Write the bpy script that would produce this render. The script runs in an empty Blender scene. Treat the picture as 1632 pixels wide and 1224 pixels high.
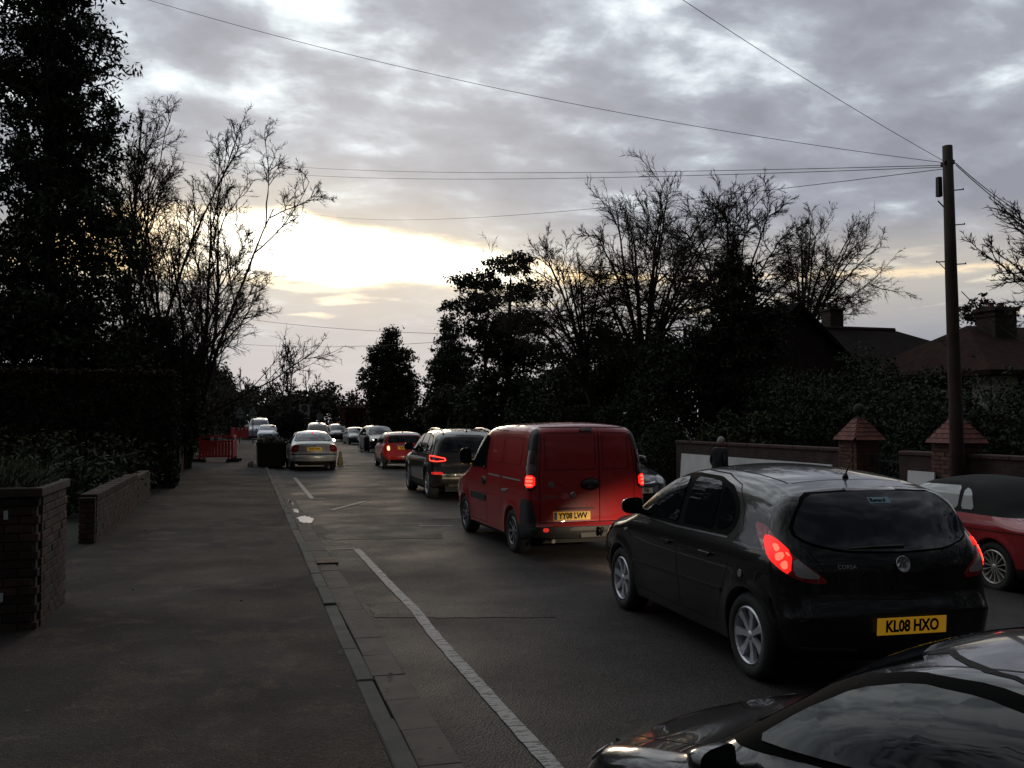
import bpy, bmesh, math, random
import numpy as np
from mathutils import Vector, Matrix
from mathutils.bvhtree import BVHTree

SC = bpy.context.scene
COL = SC.collection
R = math.radians

# ------------------------------------------------------------------ camera
EYE = 1.85
cam_d = bpy.data.cameras.new('camera')
cam_d.sensor_width = 36.0
cam_d.lens = 36.0 * 1480 / 1632
cam_d.clip_start = 0.05
cam_d.clip_end = 4000
cam = bpy.data.objects.new('camera', cam_d)
COL.objects.link(cam)
cam.location = (0, 0, EYE)
cam.rotation_euler = (R(90 + 2.244), 0, R(-16.058))
SC.camera = cam

# ------------------------------------------------------------------ world
SUN_AZ, SUN_EL = 7.0, 10.5          # degrees right of the road axis (+Y), above the horizon
W = bpy.data.worlds.new('World')
SC.world = W
W.use_nodes = True
nt = W.node_tree
nt.nodes.clear()


class NG:
    """small helper to write node maths"""
    def __init__(self, tree):
        self.t = tree

    def n(self, kind, **kw):
        x = self.t.nodes.new(kind)
        for k, v in kw.items():
            setattr(x, k, v)
        return x

    def put(self, sock, v):
        if hasattr(v, 'is_linked') or isinstance(v, bpy.types.NodeSocket):
            self.t.links.new(v, sock)
        elif v is not None:
            sock.default_value = v

    def m(self, op, a, b=None, c=None, clamp=False):
        x = self.n('ShaderNodeMath', operation=op, use_clamp=clamp)
        self.put(x.inputs[0], a)
        if b is not None:
            self.put(x.inputs[1], b)
        if c is not None:
            self.put(x.inputs[2], c)
        return x.outputs[0]

    def vm(self, op, a, b=None):
        x = self.n('ShaderNodeVectorMath', operation=op)
        self.put(x.inputs[0], a)
        if b is not None:
            self.put(x.inputs[1], b)
        return x.outputs[1] if op in ('DOT_PRODUCT', 'LENGTH') else x.outputs[0]

    def noise(self, vec, scale, detail=4, rough=0.55, dist=0.0):
        x = self.n('ShaderNodeTexNoise')
        self.put(x.inputs['Vector'], vec)
        x.inputs['Scale'].default_value = scale
        x.inputs['Detail'].default_value = detail
        x.inputs['Roughness'].default_value = rough
        x.inputs['Distortion'].default_value = dist
        return x.outputs[0]

    def step(self, v, a, b, lo=0.0, hi=1.0):
        x = self.n('ShaderNodeMapRange', interpolation_type='SMOOTHSTEP')
        self.put(x.inputs[0], v)
        for i, q in enumerate((a, b, lo, hi)):
            self.put(x.inputs[i + 1], q)
        return x.outputs[0]

    def lin(self, v, a, b, lo=0.0, hi=1.0):
        x = self.n('ShaderNodeMapRange')
        self.put(x.inputs[0], v)
        for i, q in enumerate((a, b, lo, hi)):
            self.put(x.inputs[i + 1], q)
        return x.outputs[0]

    def mix(self, f, a, b, blend='MIX'):
        x = self.n('ShaderNodeMix', data_type='RGBA', blend_type=blend)
        self.put(x.inputs[0], f)
        self.put(x.inputs[6], a)
        self.put(x.inputs[7], b)
        return x.outputs[2]

    def ramp(self, v, stops):
        x = self.n('ShaderNodeValToRGB')
        e = x.color_ramp.elements
        while len(e) < len(stops):
            e.new(0.5)
        for q, (p, c) in zip(e, stops):
            q.position = p
            q.color = (*c, 1)
        self.put(x.inputs[0], v)
        return x.outputs[0]

    def comb(self, x, y, z):
        q = self.n('ShaderNodeCombineXYZ')
        for s, v in zip(q.inputs, (x, y, z)):
            self.put(s, v)
        return q.outputs[0]


g = NG(nt)
tc = g.n('ShaderNodeTexCoord').outputs['Generated']
sp = g.n('ShaderNodeSeparateXYZ')
g.put(sp.inputs[0], tc)
dx, dy, dz = sp.outputs
az = g.m('MULTIPLY', g.m('ARCTAN2', dx, dy), 57.2958)
el = g.m('MULTIPLY', g.m('ARCSINE', dz), 57.2958)
den = g.m('ADD', g.m('MAXIMUM', dz, 0.0), 0.22)
pl = g.comb(g.m('DIVIDE', dx, den), g.m('DIVIDE', dy, den), 0.0)
# two cloud decks: soft large masses, finer broken cells
big = g.noise(pl, 1.5, 3, 0.5, 0.2)
cell = g.noise(g.vm('MULTIPLY', pl, (1.0, 1.2, 1.0)), 4.5, 8, 0.54, 0.15)
thr = g.lin(el, 7, 27, -0.14, 0.062)                 # the deck breaks up overhead
dens = g.m('ADD', g.m('ADD', g.m('MULTIPLY', cell, 0.80), g.m('MULTIPLY', big, 0.36)), thr)
dens = g.m('SUBTRACT', dens, g.lin(az, -12, 40, -0.055, 0.040))
cloud = g.ramp(dens, [(0.42, (0.268, 0.270, 0.308)), (0.54, (0.340, 0.345, 0.390)),
                      (0.61, (0.46, 0.48, 0.52)), (0.67, (0.70, 0.735, 0.76)), (0.75, (1.08, 1.10, 1.08))])
# nearness to the sun
sd = (math.sin(R(SUN_AZ)) * math.cos(R(SUN_EL)), math.cos(R(SUN_AZ)) * math.cos(R(SUN_EL)), math.sin(R(SUN_EL)))
ang = g.m('MULTIPLY', g.m('ARCCOSINE', g.vm('DOT_PRODUCT', tc, sd)), 57.2958)
near = g.step(ang, 24, 2)
cloud = g.mix(g.m('MULTIPLY', near, 0.30), cloud, (0.70, 0.64, 0.56, 1), 'SCREEN')
# low haze-grey near the horizon, warm towards the sun
low = g.mix(g.step(ang, 40, 6), (0.290, 0.294, 0.335, 1), (0.54, 0.52, 0.53, 1))
cloud = g.mix(g.step(el, 8.5, 3.0, 0, 0.75), cloud, low)
# the open band of bright sky low in the west
wn = g.noise(g.vm('MULTIPLY', tc, (1.0, 1.0, 3.0)), 5.0, 6, 0.55)
wf = g.noise(g.vm('MULTIPLY', tc, (1.0, 1.0, 4.0)), 15.0, 5, 0.6)
elw = g.m('ADD', g.m('ADD', el, g.m('MULTIPLY', g.m('SUBTRACT', wn, 0.5), 2.0)), g.m('MULTIPLY', g.m('SUBTRACT', wf, 0.5), 1.2))
top = g.m('MINIMUM', g.lin(az, 3.0, 26.0, 12.7, 8.5), g.lin(az, -15, -7, 7.0, 12.7))
gap = g.m('MINIMUM', g.m('SUBTRACT', top, elw), g.m('SUBTRACT', elw, 8.2))
gapm = g.step(gap, -0.25, 0.55)
halo = g.step(gap, -4.0, 0.4)
gapc = g.mix(g.step(ang, 15, 5), (1.30, 0.88, 0.42, 1), (2.5, 2.3, 1.95, 1))
gapc = g.mix(g.step(gap, -0.1, 0.7), (1.35, 1.02, 0.62, 1), gapc)
# thin streaks of light under and beside the band
st = g.noise(g.vm('MULTIPLY', tc, (1.0, 1.0, 7.5)), 7.0, 5, 0.55)
stb = g.m('MULTIPLY', g.step(el, 4.2, 6.2), g.step(el, 10.5, 8.2))
sm = g.m('MULTIPLY', g.m('MULTIPLY', g.step(st, 0.555, 0.66), stb), g.lin(ang, 46, 10, 0.35, 1.0))
cloud = g.mix(g.m('MULTIPLY', halo, 0.34), cloud, (0.95, 0.80, 0.58, 1))
cloud = g.mix(sm, cloud, (1.05, 0.90, 0.68, 1))
cloud = g.mix(gapm, cloud, gapc)
fade = g.step(ang, 40, 112, 1.0, 0.10)                # the sky dims away from the sunset
cloud = g.mix(1.0, cloud, g.comb(g.m('MULTIPLY', fade, 0.965), fade, g.m('MULTIPLY', fade, 1.025)), 'MULTIPLY')
cloud = g.mix(g.step(el, 0.0, -3.0), cloud, (0.03, 0.03, 0.03, 1))
sky = g.n('ShaderNodeTexSky', sky_type='NISHITA')
sky.sun_disc = False
sky.sun_elevation = R(SUN_EL)
sky.sun_rotation = R(SUN_AZ)
sky.air_density = 1.2
sky.dust_density = 2.5
b1 = g.n('ShaderNodeBackground')
g.put(b1.inputs[0], sky.outputs[0])
b1.inputs[1].default_value = 0.03
b2 = g.n('ShaderNodeBackground')
g.put(b2.inputs[0], cloud)
b2.inputs[1].default_value = 1.22
mx = g.n('ShaderNodeMixShader')
mx.inputs[0].default_value = 0.94
nt.links.new(b1.outputs[0], mx.inputs[1])
nt.links.new(b2.outputs[0], mx.inputs[2])
wo = g.n('ShaderNodeOutputWorld')
nt.links.new(mx.outputs[0], wo.inputs[0])

# ------------------------------------------------------------------ sun, veiled by cloud
sl = bpy.data.lights.new('sun', 'SUN')
sl.energy = 0.2
sl.angle = R(9)
sl.color = (1.0, 0.74, 0.48)
so = bpy.data.objects.new('sun', sl)
COL.objects.link(so)
so.rotation_euler = Vector(sd).to_track_quat('Z', 'Y').to_euler()

# ------------------------------------------------------------------ exposure
SC.view_settings.view_transform = 'Standard'
SC.view_settings.look = 'None'
SC.view_settings.exposure = 0.0
SC.view_settings.gamma = 1.0
SC.view_settings.use_curve_mapping = False
SC.cycles.max_bounces = 6
SC.cycles.sample_clamp_indirect = 4.0
SC.cycles.use_denoising = True

# ------------------------------------------------------------------ helpers: materials
MATS = {}


def mat(name, col=(0.5, 0.5, 0.5), rough=0.6, metal=0.0, coat=0.0, spec=None, ior=None, emit=None, strength=0.0,
        var=0.0, vscale=6.0, col2=None, bump=0.0, bscale=40.0, rand=0.0, vdetail=5, coords='Position', rvar=0.0, twosided=False):
    """Principled material; VAR mixes col with col2 (or a darker col) by noise in world space, RAND varies by object."""
    if name in MATS:
        return MATS[name]
    m = bpy.data.materials.new(name)
    m.use_nodes = True
    t = m.node_tree
    b = t.nodes['Principled BSDF']
    q = NG(t)
    b.inputs['Base Color'].default_value = (*col, 1)
    b.inputs['Roughness'].default_value = rough
    b.inputs['Metallic'].default_value = metal
    b.inputs['Coat Weight'].default_value = coat
    b.inputs['Coat Roughness'].default_value = 0.04
    if spec is not None:
        b.inputs['Specular IOR Level'].default_value = spec
    if ior is not None:
        b.inputs['IOR'].default_value = ior
    if emit is not None:
        b.inputs['Emission Color'].default_value = (*emit, 1)
        b.inputs['Emission Strength'].default_value = strength
    if coords == 'Position':
        vec = q.n('ShaderNodeNewGeometry').outputs['Position']
    else:
        vec = q.n('ShaderNodeTexCoord').outputs['Object']
    c = None
    if var > 0:
        d = col2 or tuple(x * 0.45 for x in col)
        f = q.noise(vec, vscale, vdetail, 0.6)
        c = q.mix(q.step(f, 0.5 - 0.22, 0.5 + 0.22, 0, var), (*col, 1), (*d, 1))
    if rand > 0:
        oi = q.n('ShaderNodeObjectInfo').outputs['Random']
        k = q.lin(oi, 0, 1, 1 - rand, 1 + rand)
        kk = q.comb(k, k, k)
        c = q.mix(1.0, c if c is not None else (*col, 1), kk, 'MULTIPLY')
    if c is not None:
        q.put(b.inputs['Base Color'], c)
    if rvar > 0:
        q.put(b.inputs['Roughness'], q.lin(q.noise(vec, vscale * 0.7, 4), 0.3, 0.7, max(0.02, rough - rvar), min(1, rough + rvar)))
    if bump > 0:
        bp = q.n('ShaderNodeBump')
        bp.inputs['Strength'].default_value = bump
        bp.inputs['Distance'].default_value = 0.01
        q.put(bp.inputs['Height'], q.noise(vec, bscale, 4, 0.6))
        q.put(b.inputs['Normal'], bp.outputs[0])
    MATS[name] = m
    return m


# ------------------------------------------------------------------ helpers: objects
def tag(o, label=None, cat=None, group=None, kind=None):
    if label:
        o['label'] = label
    if cat:
        o['category'] = cat
    if group:
        o['group'] = group
    if kind:
        o['kind'] = kind
    return o


def link(o, parent=None):
    COL.objects.link(o)
    if parent is not None:
        o.parent = parent
    return o


def empty(name, loc=(0, 0, 0), rz=0.0, parent=None):
    o = bpy.data.objects.new(name, None)
    o.empty_display_size = 0.2
    link(o, parent)
    o.location = loc
    o.rotation_euler = (0, 0, rz)
    return o


def newmesh(name, V, F, smooth=False):
    me = bpy.data.meshes.new(name)
    if isinstance(F, np.ndarray):
        V = np.ascontiguousarray(V, dtype=np.float32)
        k = F.shape[1]
        me.vertices.add(len(V))
        me.vertices.foreach_set('co', V.ravel())
        me.loops.add(F.size)
        me.loops.foreach_set('vertex_index', np.ascontiguousarray(F, dtype=np.int32).ravel())
        me.polygons.add(len(F))
        me.polygons.foreach_set('loop_start', np.arange(0, F.size, k, dtype=np.int32))
        me.update(calc_edges=True)
    else:
        me.from_pydata([tuple(v) for v in V], [], F)
        me.update()
    if smooth:
        me.polygons.foreach_set('use_smooth', [True] * len(me.polygons))
    return me


def mk(name, V, F, m, parent=None, smooth=False, loc=None):
    me = newmesh(name, V, F, smooth)
    o = bpy.data.objects.new(name, me)
    if m is not None:
        me.materials.append(m)
    link(o, parent)
    if loc is not None:
        o.location = loc
    return o


def inst(name, me, parent=None, loc=(0, 0, 0), rot=(0, 0, 0), scale=(1, 1, 1)):
    o = bpy.data.objects.new(name, me)
    link(o, parent)
    o.location = loc
    o.rotation_euler = rot
    o.scale = scale
    return o


class MB:
    """collects boxes, tubes and lathes into one mesh"""
    def __init__(self):
        self.v, self.f = [], []

    def add(self, V, F):
        k = len(self.v)
        self.v += [tuple(p) for p in V]
        self.f += [tuple(i + k for i in f) for f in F]
        return self

    def box(self, c, s, rz=0.0, M=None, taper=1.0):
        hx, hy, hz = s[0] / 2, s[1] / 2, s[2] / 2
        P = []
        for z, k in ((-hz, 1.0), (hz, taper)):
            for x, y in ((-hx, -hy), (hx, -hy), (hx, hy), (-hx, hy)):
                P.append(Vector((x * k, y * k, z)))
        if rz:
            rm = Matrix.Rotation(rz, 3, 'Z')
            P = [rm @ p for p in P]
        if M is not None:
            P = [M @ p for p in P]
        P = [p + Vector(c) for p in P]
        return self.add(P, [(3, 2, 1, 0), (4, 5, 6, 7), (0, 1, 5, 4), (1, 2, 6, 5), (2, 3, 7, 6), (3, 0, 4, 7)])

    def tube(self, pts, rad, n=8, cap=True):
        pts = [Vector(p) for p in pts]
        if not isinstance(rad, (list, tuple)):
            rad = [rad] * len(pts)
        V, F = [], []
        for i, p in enumerate(pts):
            t = (pts[min(i + 1, len(pts) - 1)] - pts[max(i - 1, 0)]).normalized()
            ref = Vector((0, 0, 1)) if abs(t.z) < 0.9 else Vector((1, 0, 0))
            u = t.cross(ref).normalized()
            w = t.cross(u)
            for k in range(n):
                a = 2 * math.pi * k / n
                V.append(p + (u * math.cos(a) + w * math.sin(a)) * rad[i])
        for i in range(len(pts) - 1):
            for k in range(n):
                F.append((i * n + k, i * n + (k + 1) % n, (i + 1) * n + (k + 1) % n, (i + 1) * n + k))
        if cap:
            F.append(tuple(range(n - 1, -1, -1)))
            F.append(tuple((len(pts) - 1) * n + k for k in range(n)))
        return self.add(V, F)

    def lathe(self, prof, n=24, axis='Z', c=(0, 0, 0), sx=1.0, sy=1.0, cap=True):
        V, F = [], []
        for r, h in prof:
            for k in range(n):
                a = 2 * math.pi * k / n
                p = (r * math.cos(a) * sx, r * math.sin(a) * sy, h)
                if axis == 'X':
                    p = (p[2], p[0], p[1])
                elif axis == 'Y':
                    p = (p[1], p[2], p[0])
                V.append((p[0] + c[0], p[1] + c[1], p[2] + c[2]))
        for i in range(len(prof) - 1):
            for k in range(n):
                F.append((i * n + k, i * n + (k + 1) % n, (i + 1) * n + (k + 1) % n, (i + 1) * n + k))
        if cap and prof[0][0] > 1e-6:
            F.append(tuple(range(n - 1, -1, -1)))
        if cap and prof[-1][0] > 1e-6:
            F.append(tuple((len(prof) - 1) * n + k for k in range(n)))
        return self.add(V, F)

    def build(self, name, m, parent=None, smooth=False, loc=None):
        return mk(name, self.v, self.f, m, parent, smooth, loc)

    def mesh(self, name, m, smooth=False):
        me = newmesh(name, self.v, self.f, smooth)
        me.materials.append(m)
        return me


def soft(o, bevel=0.01, seg=2, angle=30):
    """bevel the hard edges of a finished mesh in place"""
    bm = bmesh.new()
    bm.from_mesh(o.data)
    bmesh.ops.remove_doubles(bm, verts=bm.verts, dist=1e-5)
    ed = [e for e in bm.edges if len(e.link_faces) == 2 and e.calc_face_angle(0) > R(angle)]
    bmesh.ops.bevel(bm, geom=ed, offset=bevel, segments=seg, affect='EDGES', profile=0.6)
    bm.to_mesh(o.data)
    bm.free()
    return o


def text_mesh(name, s, size, m, parent, M, xs=1.0, ext=0.0015, bold=0.0):
    cu = bpy.data.curves.new('t', 'FONT')
    cu.body = s
    cu.size = size
    cu.align_x = 'CENTER'
    cu.align_y = 'CENTER'
    cu.extrude = ext
    cu.offset = bold
    cu.resolution_u = 3
    o = bpy.data.objects.new('t', cu)
    me = bpy.data.meshes.new_from_object(o)
    bpy.data.objects.remove(o)
    bpy.data.curves.remove(cu)
    me.name = name
    me.materials.clear()
    me.materials.append(m)
    o = bpy.data.objects.new(name, me)
    link(o, parent)
    o.matrix_local = M @ Matrix.Diagonal((xs, 1, 1, 1))
    return o

# ================================================================== vehicles: a shell grown from a side profile
def catmull(pts, step=0.03):
    P = np.array(pts, float)
    Q = np.vstack([2 * P[0] - P[1], P, 2 * P[-1] - P[-2]])
    out = []
    for i in range(1, len(Q) - 2):
        p0, p1, p2, p3 = Q[i - 1:i + 3]
        d = max(1e-6, np.linalg.norm((p2 - p1)[:2]))
        d0 = max(1e-6, np.linalg.norm((p1 - p0)[:2]))
        d2 = max(1e-6, np.linalg.norm((p3 - p2)[:2]))
        m1 = d * ((p1 - p0) / d0 * d + (p2 - p1) / d * d0) / (d0 + d) if i > 1 else (p2 - p1)
        m2 = d * ((p2 - p1) / d * d2 + (p3 - p2) / d2 * d) / (d + d2) if i < len(Q) - 3 else (p2 - p1)
        n = max(2, int(d / step))
        for k in range(n):
            t = k / n
            h = (2 * t**3 - 3 * t**2 + 1, t**3 - 2 * t**2 + t, -2 * t**3 + 3 * t**2, t**3 - t**2)
            out.append(h[0] * p1 + h[1] * m1 + h[2] * p2 + h[3] * m2)
    out.append(P[-1])
    return np.array(out)


class Car:
    def __init__(self, name, spec, loc, heading, label, cat, group=None, step=0.03):
        self.s = spec
        self.L, self.W = spec['L'], spec['W']
        self.root = tag(empty(name, loc, heading), label, cat, group)
        self.shell(step)

    # -- the shell -------------------------------------------------
    def halfw(self, s, z):
        S = self.s
        hw = self.W / 2
        ff = np.clip((S.get('sf', 1.1) - s) / S.get('sf', 1.1), 0, 1)
        fr = np.clip((s - (self.L - S.get('sr', 1.1))) / S.get('sr', 1.1), 0, 1)
        x = hw * (1 - S.get('af', 0.09) * ff**2.2 - S.get('ar', 0.07) * fr**2.2)
        zb = S['belt'][0] + (S['belt'][1] - S['belt'][0]) * s / self.L
        zm = zb - S.get('shz', 0.2)
        t = np.clip((zm - z) / (zm - 0.2), 0, 1)
        x = x - S.get('low', 0.06) * t**2
        t2 = np.clip((z - zm) / (zb - zm), 0, 1)
        x = x - S.get('sh', 0.035) * t2**2
        u = np.clip(z - zb, 0, None)
        x = x - S.get('tum', 0.30) * u - 0.10 * u**2
        for sw in S['axles']:
            dd = np.sqrt((s - sw)**2 + (z - S['R'])**2)
            x = x + S.get('flare', 0.012) * np.exp(-((dd - S['ra']) / 0.07)**2) * (z < zb)
        return x

    def shell(self, step):
        S, L = self.s, self.L
        C = catmull(S['prof'], step)
        T = np.gradient(C[:, :2], axis=0)
        T /= np.linalg.norm(T, axis=1)[:, None] + 1e-9
        nrm = np.stack([-T[:, 1], T[:, 0]], 1)
        r, cr = np.clip(C[:, 2], 0.01, None), C[:, 3]
        B = C[:, :2] - nrm * cr[:, None]
        sill = S['sill']
        low = []
        s0, s1 = B[-1, 0], B[0, 0]
        for sw in sorted(S['axles'], reverse=True):
            a = S['ra']
            low += [(sw + a + 0.012, sill), (sw + a + 0.006, (sill + S['R']) / 2)]
            for k in range(0, 21):
                th = math.pi * k / 20
                low.append((sw + a * math.cos(th), S['R'] + a * math.sin(th)))
            low += [(sw - a - 0.006, (sill + S['R']) / 2), (sw - a - 0.012, sill)]
            if sw == max(S['axles']):
                d0, d1 = sw - a - 0.012, min(S['axles']) + a + 0.012
                for k in range(1, 12):
                    low.append((d0 + (d1 - d0) * k / 12, sill))
        low = np.array(low)
        nb = len(B)
        P = np.vstack([B, low])
        n = len(P)
        zs = S.get('zs', S['R'] + S['ra'] + 0.07)
        sa, sb = S.get('spine', (0.42, L - 0.38))
        Q = np.stack([np.clip(P[:, 0], sa, sb), np.full(n, zs)], 1)
        M = 16
        v = (np.arange(M + 1) / M)**1.7
        G = P[:, None, :] + (Q - P)[:, None, :] * v[None, :, None]
        pts = G.reshape(-1, 2)
        a, b = B[:-1], B[1:]
        ab = b - a
        tt = np.clip(((pts[:, None] - a) * ab).sum(2) / ((ab**2).sum(1) + 1e-12), 0, 1)
        dist = np.linalg.norm(pts[:, None] - (a + ab * tt[..., None]), axis=2)
        # smooth the corner radius: a soft minimum over the boundary
        near = dist.argmin(1)
        d = dist.min(1)
        rr = r[near]
        x = self.halfw(pts[:, 0], pts[:, 1])
        q = np.clip(1 - d / rr, 0, 1)
        x = x - rr * (1 - np.sqrt(1 - q**2 + 1e-9))
        X = np.maximum(x.reshape(n, M + 1), 0.05)
        V, F = [], []
        for sgn in (1, -1):
            k0 = len(V)
            for i in range(n):
                for j in range(M + 1):
                    V.append((sgn * X[i, j], L / 2 - G[i, j, 0], G[i, j, 1]))
            kin = len(V)
            for i in range(n):                            # turned-in lip below and in the arches
                V.append((sgn * (X[i, 0] - 0.16), L / 2 - P[i, 0], P[i, 1]))
            for i in range(n):
                i2 = (i + 1) % n
                for j in range(M):
                    F.append((k0 + i * (M + 1) + j, k0 + i2 * (M + 1) + j, k0 + i2 * (M + 1) + j + 1, k0 + i * (M + 1) + j + 1))
                if i >= nb - 1:
                    F.append((k0 + i * (M + 1), k0 + i2 * (M + 1), kin + i2, kin + i))
        K = 14
        kc = len(V)
        for i in range(nb):
            xe = X[i, 0]
            for k in range(K + 1):
                u = -1 + 2 * k / K
                o = cr[i] * (1 - u * u)
                V.append((u * xe, L / 2 - (B[i, 0] + nrm[i, 0] * o), B[i, 1] + nrm[i, 1] * o))
        for i in range(nb - 1):
            for k in range(K):
                F.append((kc + i * (K + 1) + k, kc + i * (K + 1) + k + 1, kc + (i + 1) * (K + 1) + k + 1, kc + (i + 1) * (K + 1) + k))
        bm = bmesh.new()
        vs = [bm.verts.new(p) for p in V]
        for f in F:
            try:
                bm.faces.new([vs[i] for i in f])
            except ValueError:
                pass
        bmesh.ops.remove_doubles(bm, verts=bm.verts, dist=0.0008)
        bmesh.ops.dissolve_degenerate(bm, edges=bm.edges, dist=1e-5)
        bmesh.ops.recalc_face_normals(bm, faces=bm.faces)
        self.bm = bm
        self.bvh = BVHTree.FromBMesh(bm)
        hit = self.bvh.ray_cast(Vector((0, 0, 5)), Vector((0, 0, -1)))
        if hit[1] is not None and hit[1].z < 0:
            bmesh.ops.reverse_faces(bm, faces=bm.faces)
            self.bvh = BVHTree.FromBMesh(bm)

    def paint(self, parts):
        """parts: [(name, material, test(centre))]; cuts: planes to slice first. Splits the shell into part meshes."""
        for co, no in self.s.get('cuts', []):
            geom = bm_geom(self.bm)
            bmesh.ops.bisect_plane(self.bm, geom=geom, plane_co=co, plane_no=no, dist=1e-5)
        self.bm.faces.ensure_lookup_table()
        left = set(f.index for f in self.bm.faces)
        self.bm.faces.index_update()
        self.parts = {}
        for name, m, test in parts:
            keep = [f for f in self.bm.faces if f.index in left and test(f.calc_center_median())]
            left -= set(f.index for f in keep)
            if not keep:
                continue
            idx, V, F = {}, [], []
            for f in keep:
                q = []
                for w in f.verts:
                    if w.index not in idx:
                        idx[w.index] = len(V)
                        V.append(tuple(w.co))
                    q.append(idx[w.index])
                F.append(q)
            self.parts[name] = mk(name, V, F, m, self.root, True)
        return self.parts

    # -- panels laid on the shell ------------------------------------
    def view(self, v):
        L, Wd = self.L, self.W
        if v == 'L':
            return lambda a, b: (Vector((-3, L / 2 - a, b)), Vector((1, 0, 0)))
        if v == 'R':
            return lambda a, b: (Vector((3, L / 2 - a, b)), Vector((-1, 0, 0)))
        if v == 'B':
            return lambda a, b: (Vector((a, -L / 2 - 2, b)), Vector((0, 1, 0)))
        if v == 'F':
            return lambda a, b: (Vector((a, L / 2 + 2, b)), Vector((0, -1, 0)))
        if v == 'T':
            return lambda a, b: (Vector((a, L / 2 - b, 4)), Vector((0, 0, -1)))
        # corners: u runs along the view's right (rear) or its mirror; zero at the body corner
        sg = -1 if v[1] == 'L' else 1
        end = -1 if v[0] == 'B' else 1
        d = Vector((-sg, -end, 0)).normalized()
        h = Vector((-sg, end, 0)).normalized()            # u > 0: towards the middle of the end face
        c = Vector((sg * Wd / 2, end * L / 2, 0))
        return lambda a, b: (c + h * a + Vector((0, 0, b)) - d * 3, d)

    def panel(self, name, view, pts, m, parent=None, off=0.004, cell=0.06, rounds=1, flat=False, skirt=0.006):
        if rounds:
            for _ in range(rounds):
                q = []
                for i in range(len(pts)):
                    a, b = pts[i], pts[(i + 1) % len(pts)]
                    la = math.dist(a, b)
                    k = min(0.25, 0.035 / max(la, 1e-6)) if rounds == 1 else min(0.25, 0.06 / max(la, 1e-6))
                    q += [(a[0] + (b[0] - a[0]) * k, a[1] + (b[1] - a[1]) * k), (b[0] - (b[0] - a[0]) * k, b[1] - (b[1] - a[1]) * k)]
                pts = q
        bm = bmesh.new()
        try:
            bm.faces.new([bm.verts.new((p[0], p[1], 0)) for p in pts])
        except ValueError:
            bm.free()
            return None
        bmesh.ops.triangulate(bm, faces=bm.faces)
        xs = [p[0] for p in pts]
        ys = [p[1] for p in pts]
        for ax, lo, hi in ((0, min(xs), max(xs)), (1, min(ys), max(ys))):
            n = int((hi - lo) / cell)
            for k in range(1, n + 1):
                co = [0, 0, 0]
                no = [0, 0, 0]
                co[ax] = lo + (hi - lo) * k / (n + 1)
                no[ax] = 1
                bmesh.ops.bisect_plane(bm, geom=bm_geom(bm), plane_co=co, plane_no=no, dist=1e-6)
        bmesh.ops.remove_doubles(bm, verts=bm.verts, dist=1e-5)
        f = self.view(view)
        dead, N = [], {}
        fit = None
        if name in ('side_window', 'rear_window', 'quarter_window', 'windscreen'):
            A_, t_ = [], []
            for w in bm.verts:
                o, d = f(w.co.x, w.co.y)
                h = self.bvh.ray_cast(o, d)
                if h[0] is not None:
                    a, b = w.co.x, w.co.y
                    A_.append((1, a, b, a * a, a * b, b * b, a**3, a * a * b, a * b * b, b**3))
                    t_.append(h[3])
            if len(t_) > 24:
                A_, t_ = np.array(A_), np.array(t_)
                cf = np.linalg.lstsq(A_, t_, rcond=None)[0]
                res = float(np.max(A_ @ cf - t_))
                if res < 0.02:
                    fit = (cf, res)
        for w in bm.verts:
            o, d = f(w.co.x, w.co.y)
            h = self.bvh.ray_cast(o, d)
            if h[0] is None:
                dead.append(w)
                continue
            nn = h[1] if h[1].dot(d) < 0 else -h[1]
            if fit is not None:
                a, b = w.co.x, w.co.y
                w.co = o + d * (float(np.dot(fit[0], (1, a, b, a * a, a * b, b * b, a**3, a * a * b, a * b * b, b**3))) - fit[1] * 0.8) + nn * off
            else:
                w.co = h[0] + nn * off
            N[w] = nn
        bmesh.ops.delete(bm, geom=dead, context='VERTS')
        be = [e for e in bm.edges if len(e.link_faces) == 1]
        dup = {}
        for e in be:
            for w in e.verts:
                if w not in dup and w in N:
                    dup[w] = bm.verts.new(w.co - N[w] * (off + skirt + (fit[1] if fit else 0)))
        for e in be:
            a, b = e.verts
            if a in dup and b in dup:
                try:
                    bm.faces.new((a, b, dup[b], dup[a]))
                except ValueError:
                    pass
        if not bm.faces:
            bm.free()
            return None
        bmesh.ops.recalc_face_normals(bm, faces=bm.faces)
        me = bpy.data.meshes.new(name)
        bm.to_mesh(me)
        bm.free()
        # make sure the panel faces outwards
        if len(me.polygons):
            up = sum(p.normal.dot(-f(0, 0)[1]) * p.area for p in me.polygons)
            if up < 0:
                me.flip_normals()
        me.polygons.foreach_set('use_smooth', [not flat] * len(me.polygons))
        try:
            me.set_sharp_from_angle(angle=R(40))
        except Exception:
            pass
        me.materials.append(m)
        o = bpy.data.objects.new(name, me)
        link(o, parent or self.root)
        return o

    def seam(self, name, view, line, m, w=0.007, parent=None, off=0.002):
        """a shut line or trim strip that follows a polyline on the shell"""
        P = [Vector((a, b)) for a, b in line]
        q = []
        for i in range(len(P) - 1):
            n = max(1, int((P[i + 1] - P[i]).length / 0.05))
            q += [P[i].lerp(P[i + 1], k / n) for k in range(n)]
        q.append(P[-1])
        f = self.view(view)
        V, F = [], []
        for i, p in enumerate(q):
            t = (q[min(i + 1, len(q) - 1)] - q[max(0, i - 1)]).normalized()
            nn = Vector((-t.y, t.x)) * w / 2
            for sg in (-1, 1):
                o, d = f(p.x + nn.x * sg, p.y + nn.y * sg)
                h = self.bvh.ray_cast(o, d)
                if h[0] is None:
                    V.append(None)
                else:
                    k = h[1] if h[1].dot(d) < 0 else -h[1]
                    V.append(h[0] + k * off)
        ok = [v is not None for v in V]
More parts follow.
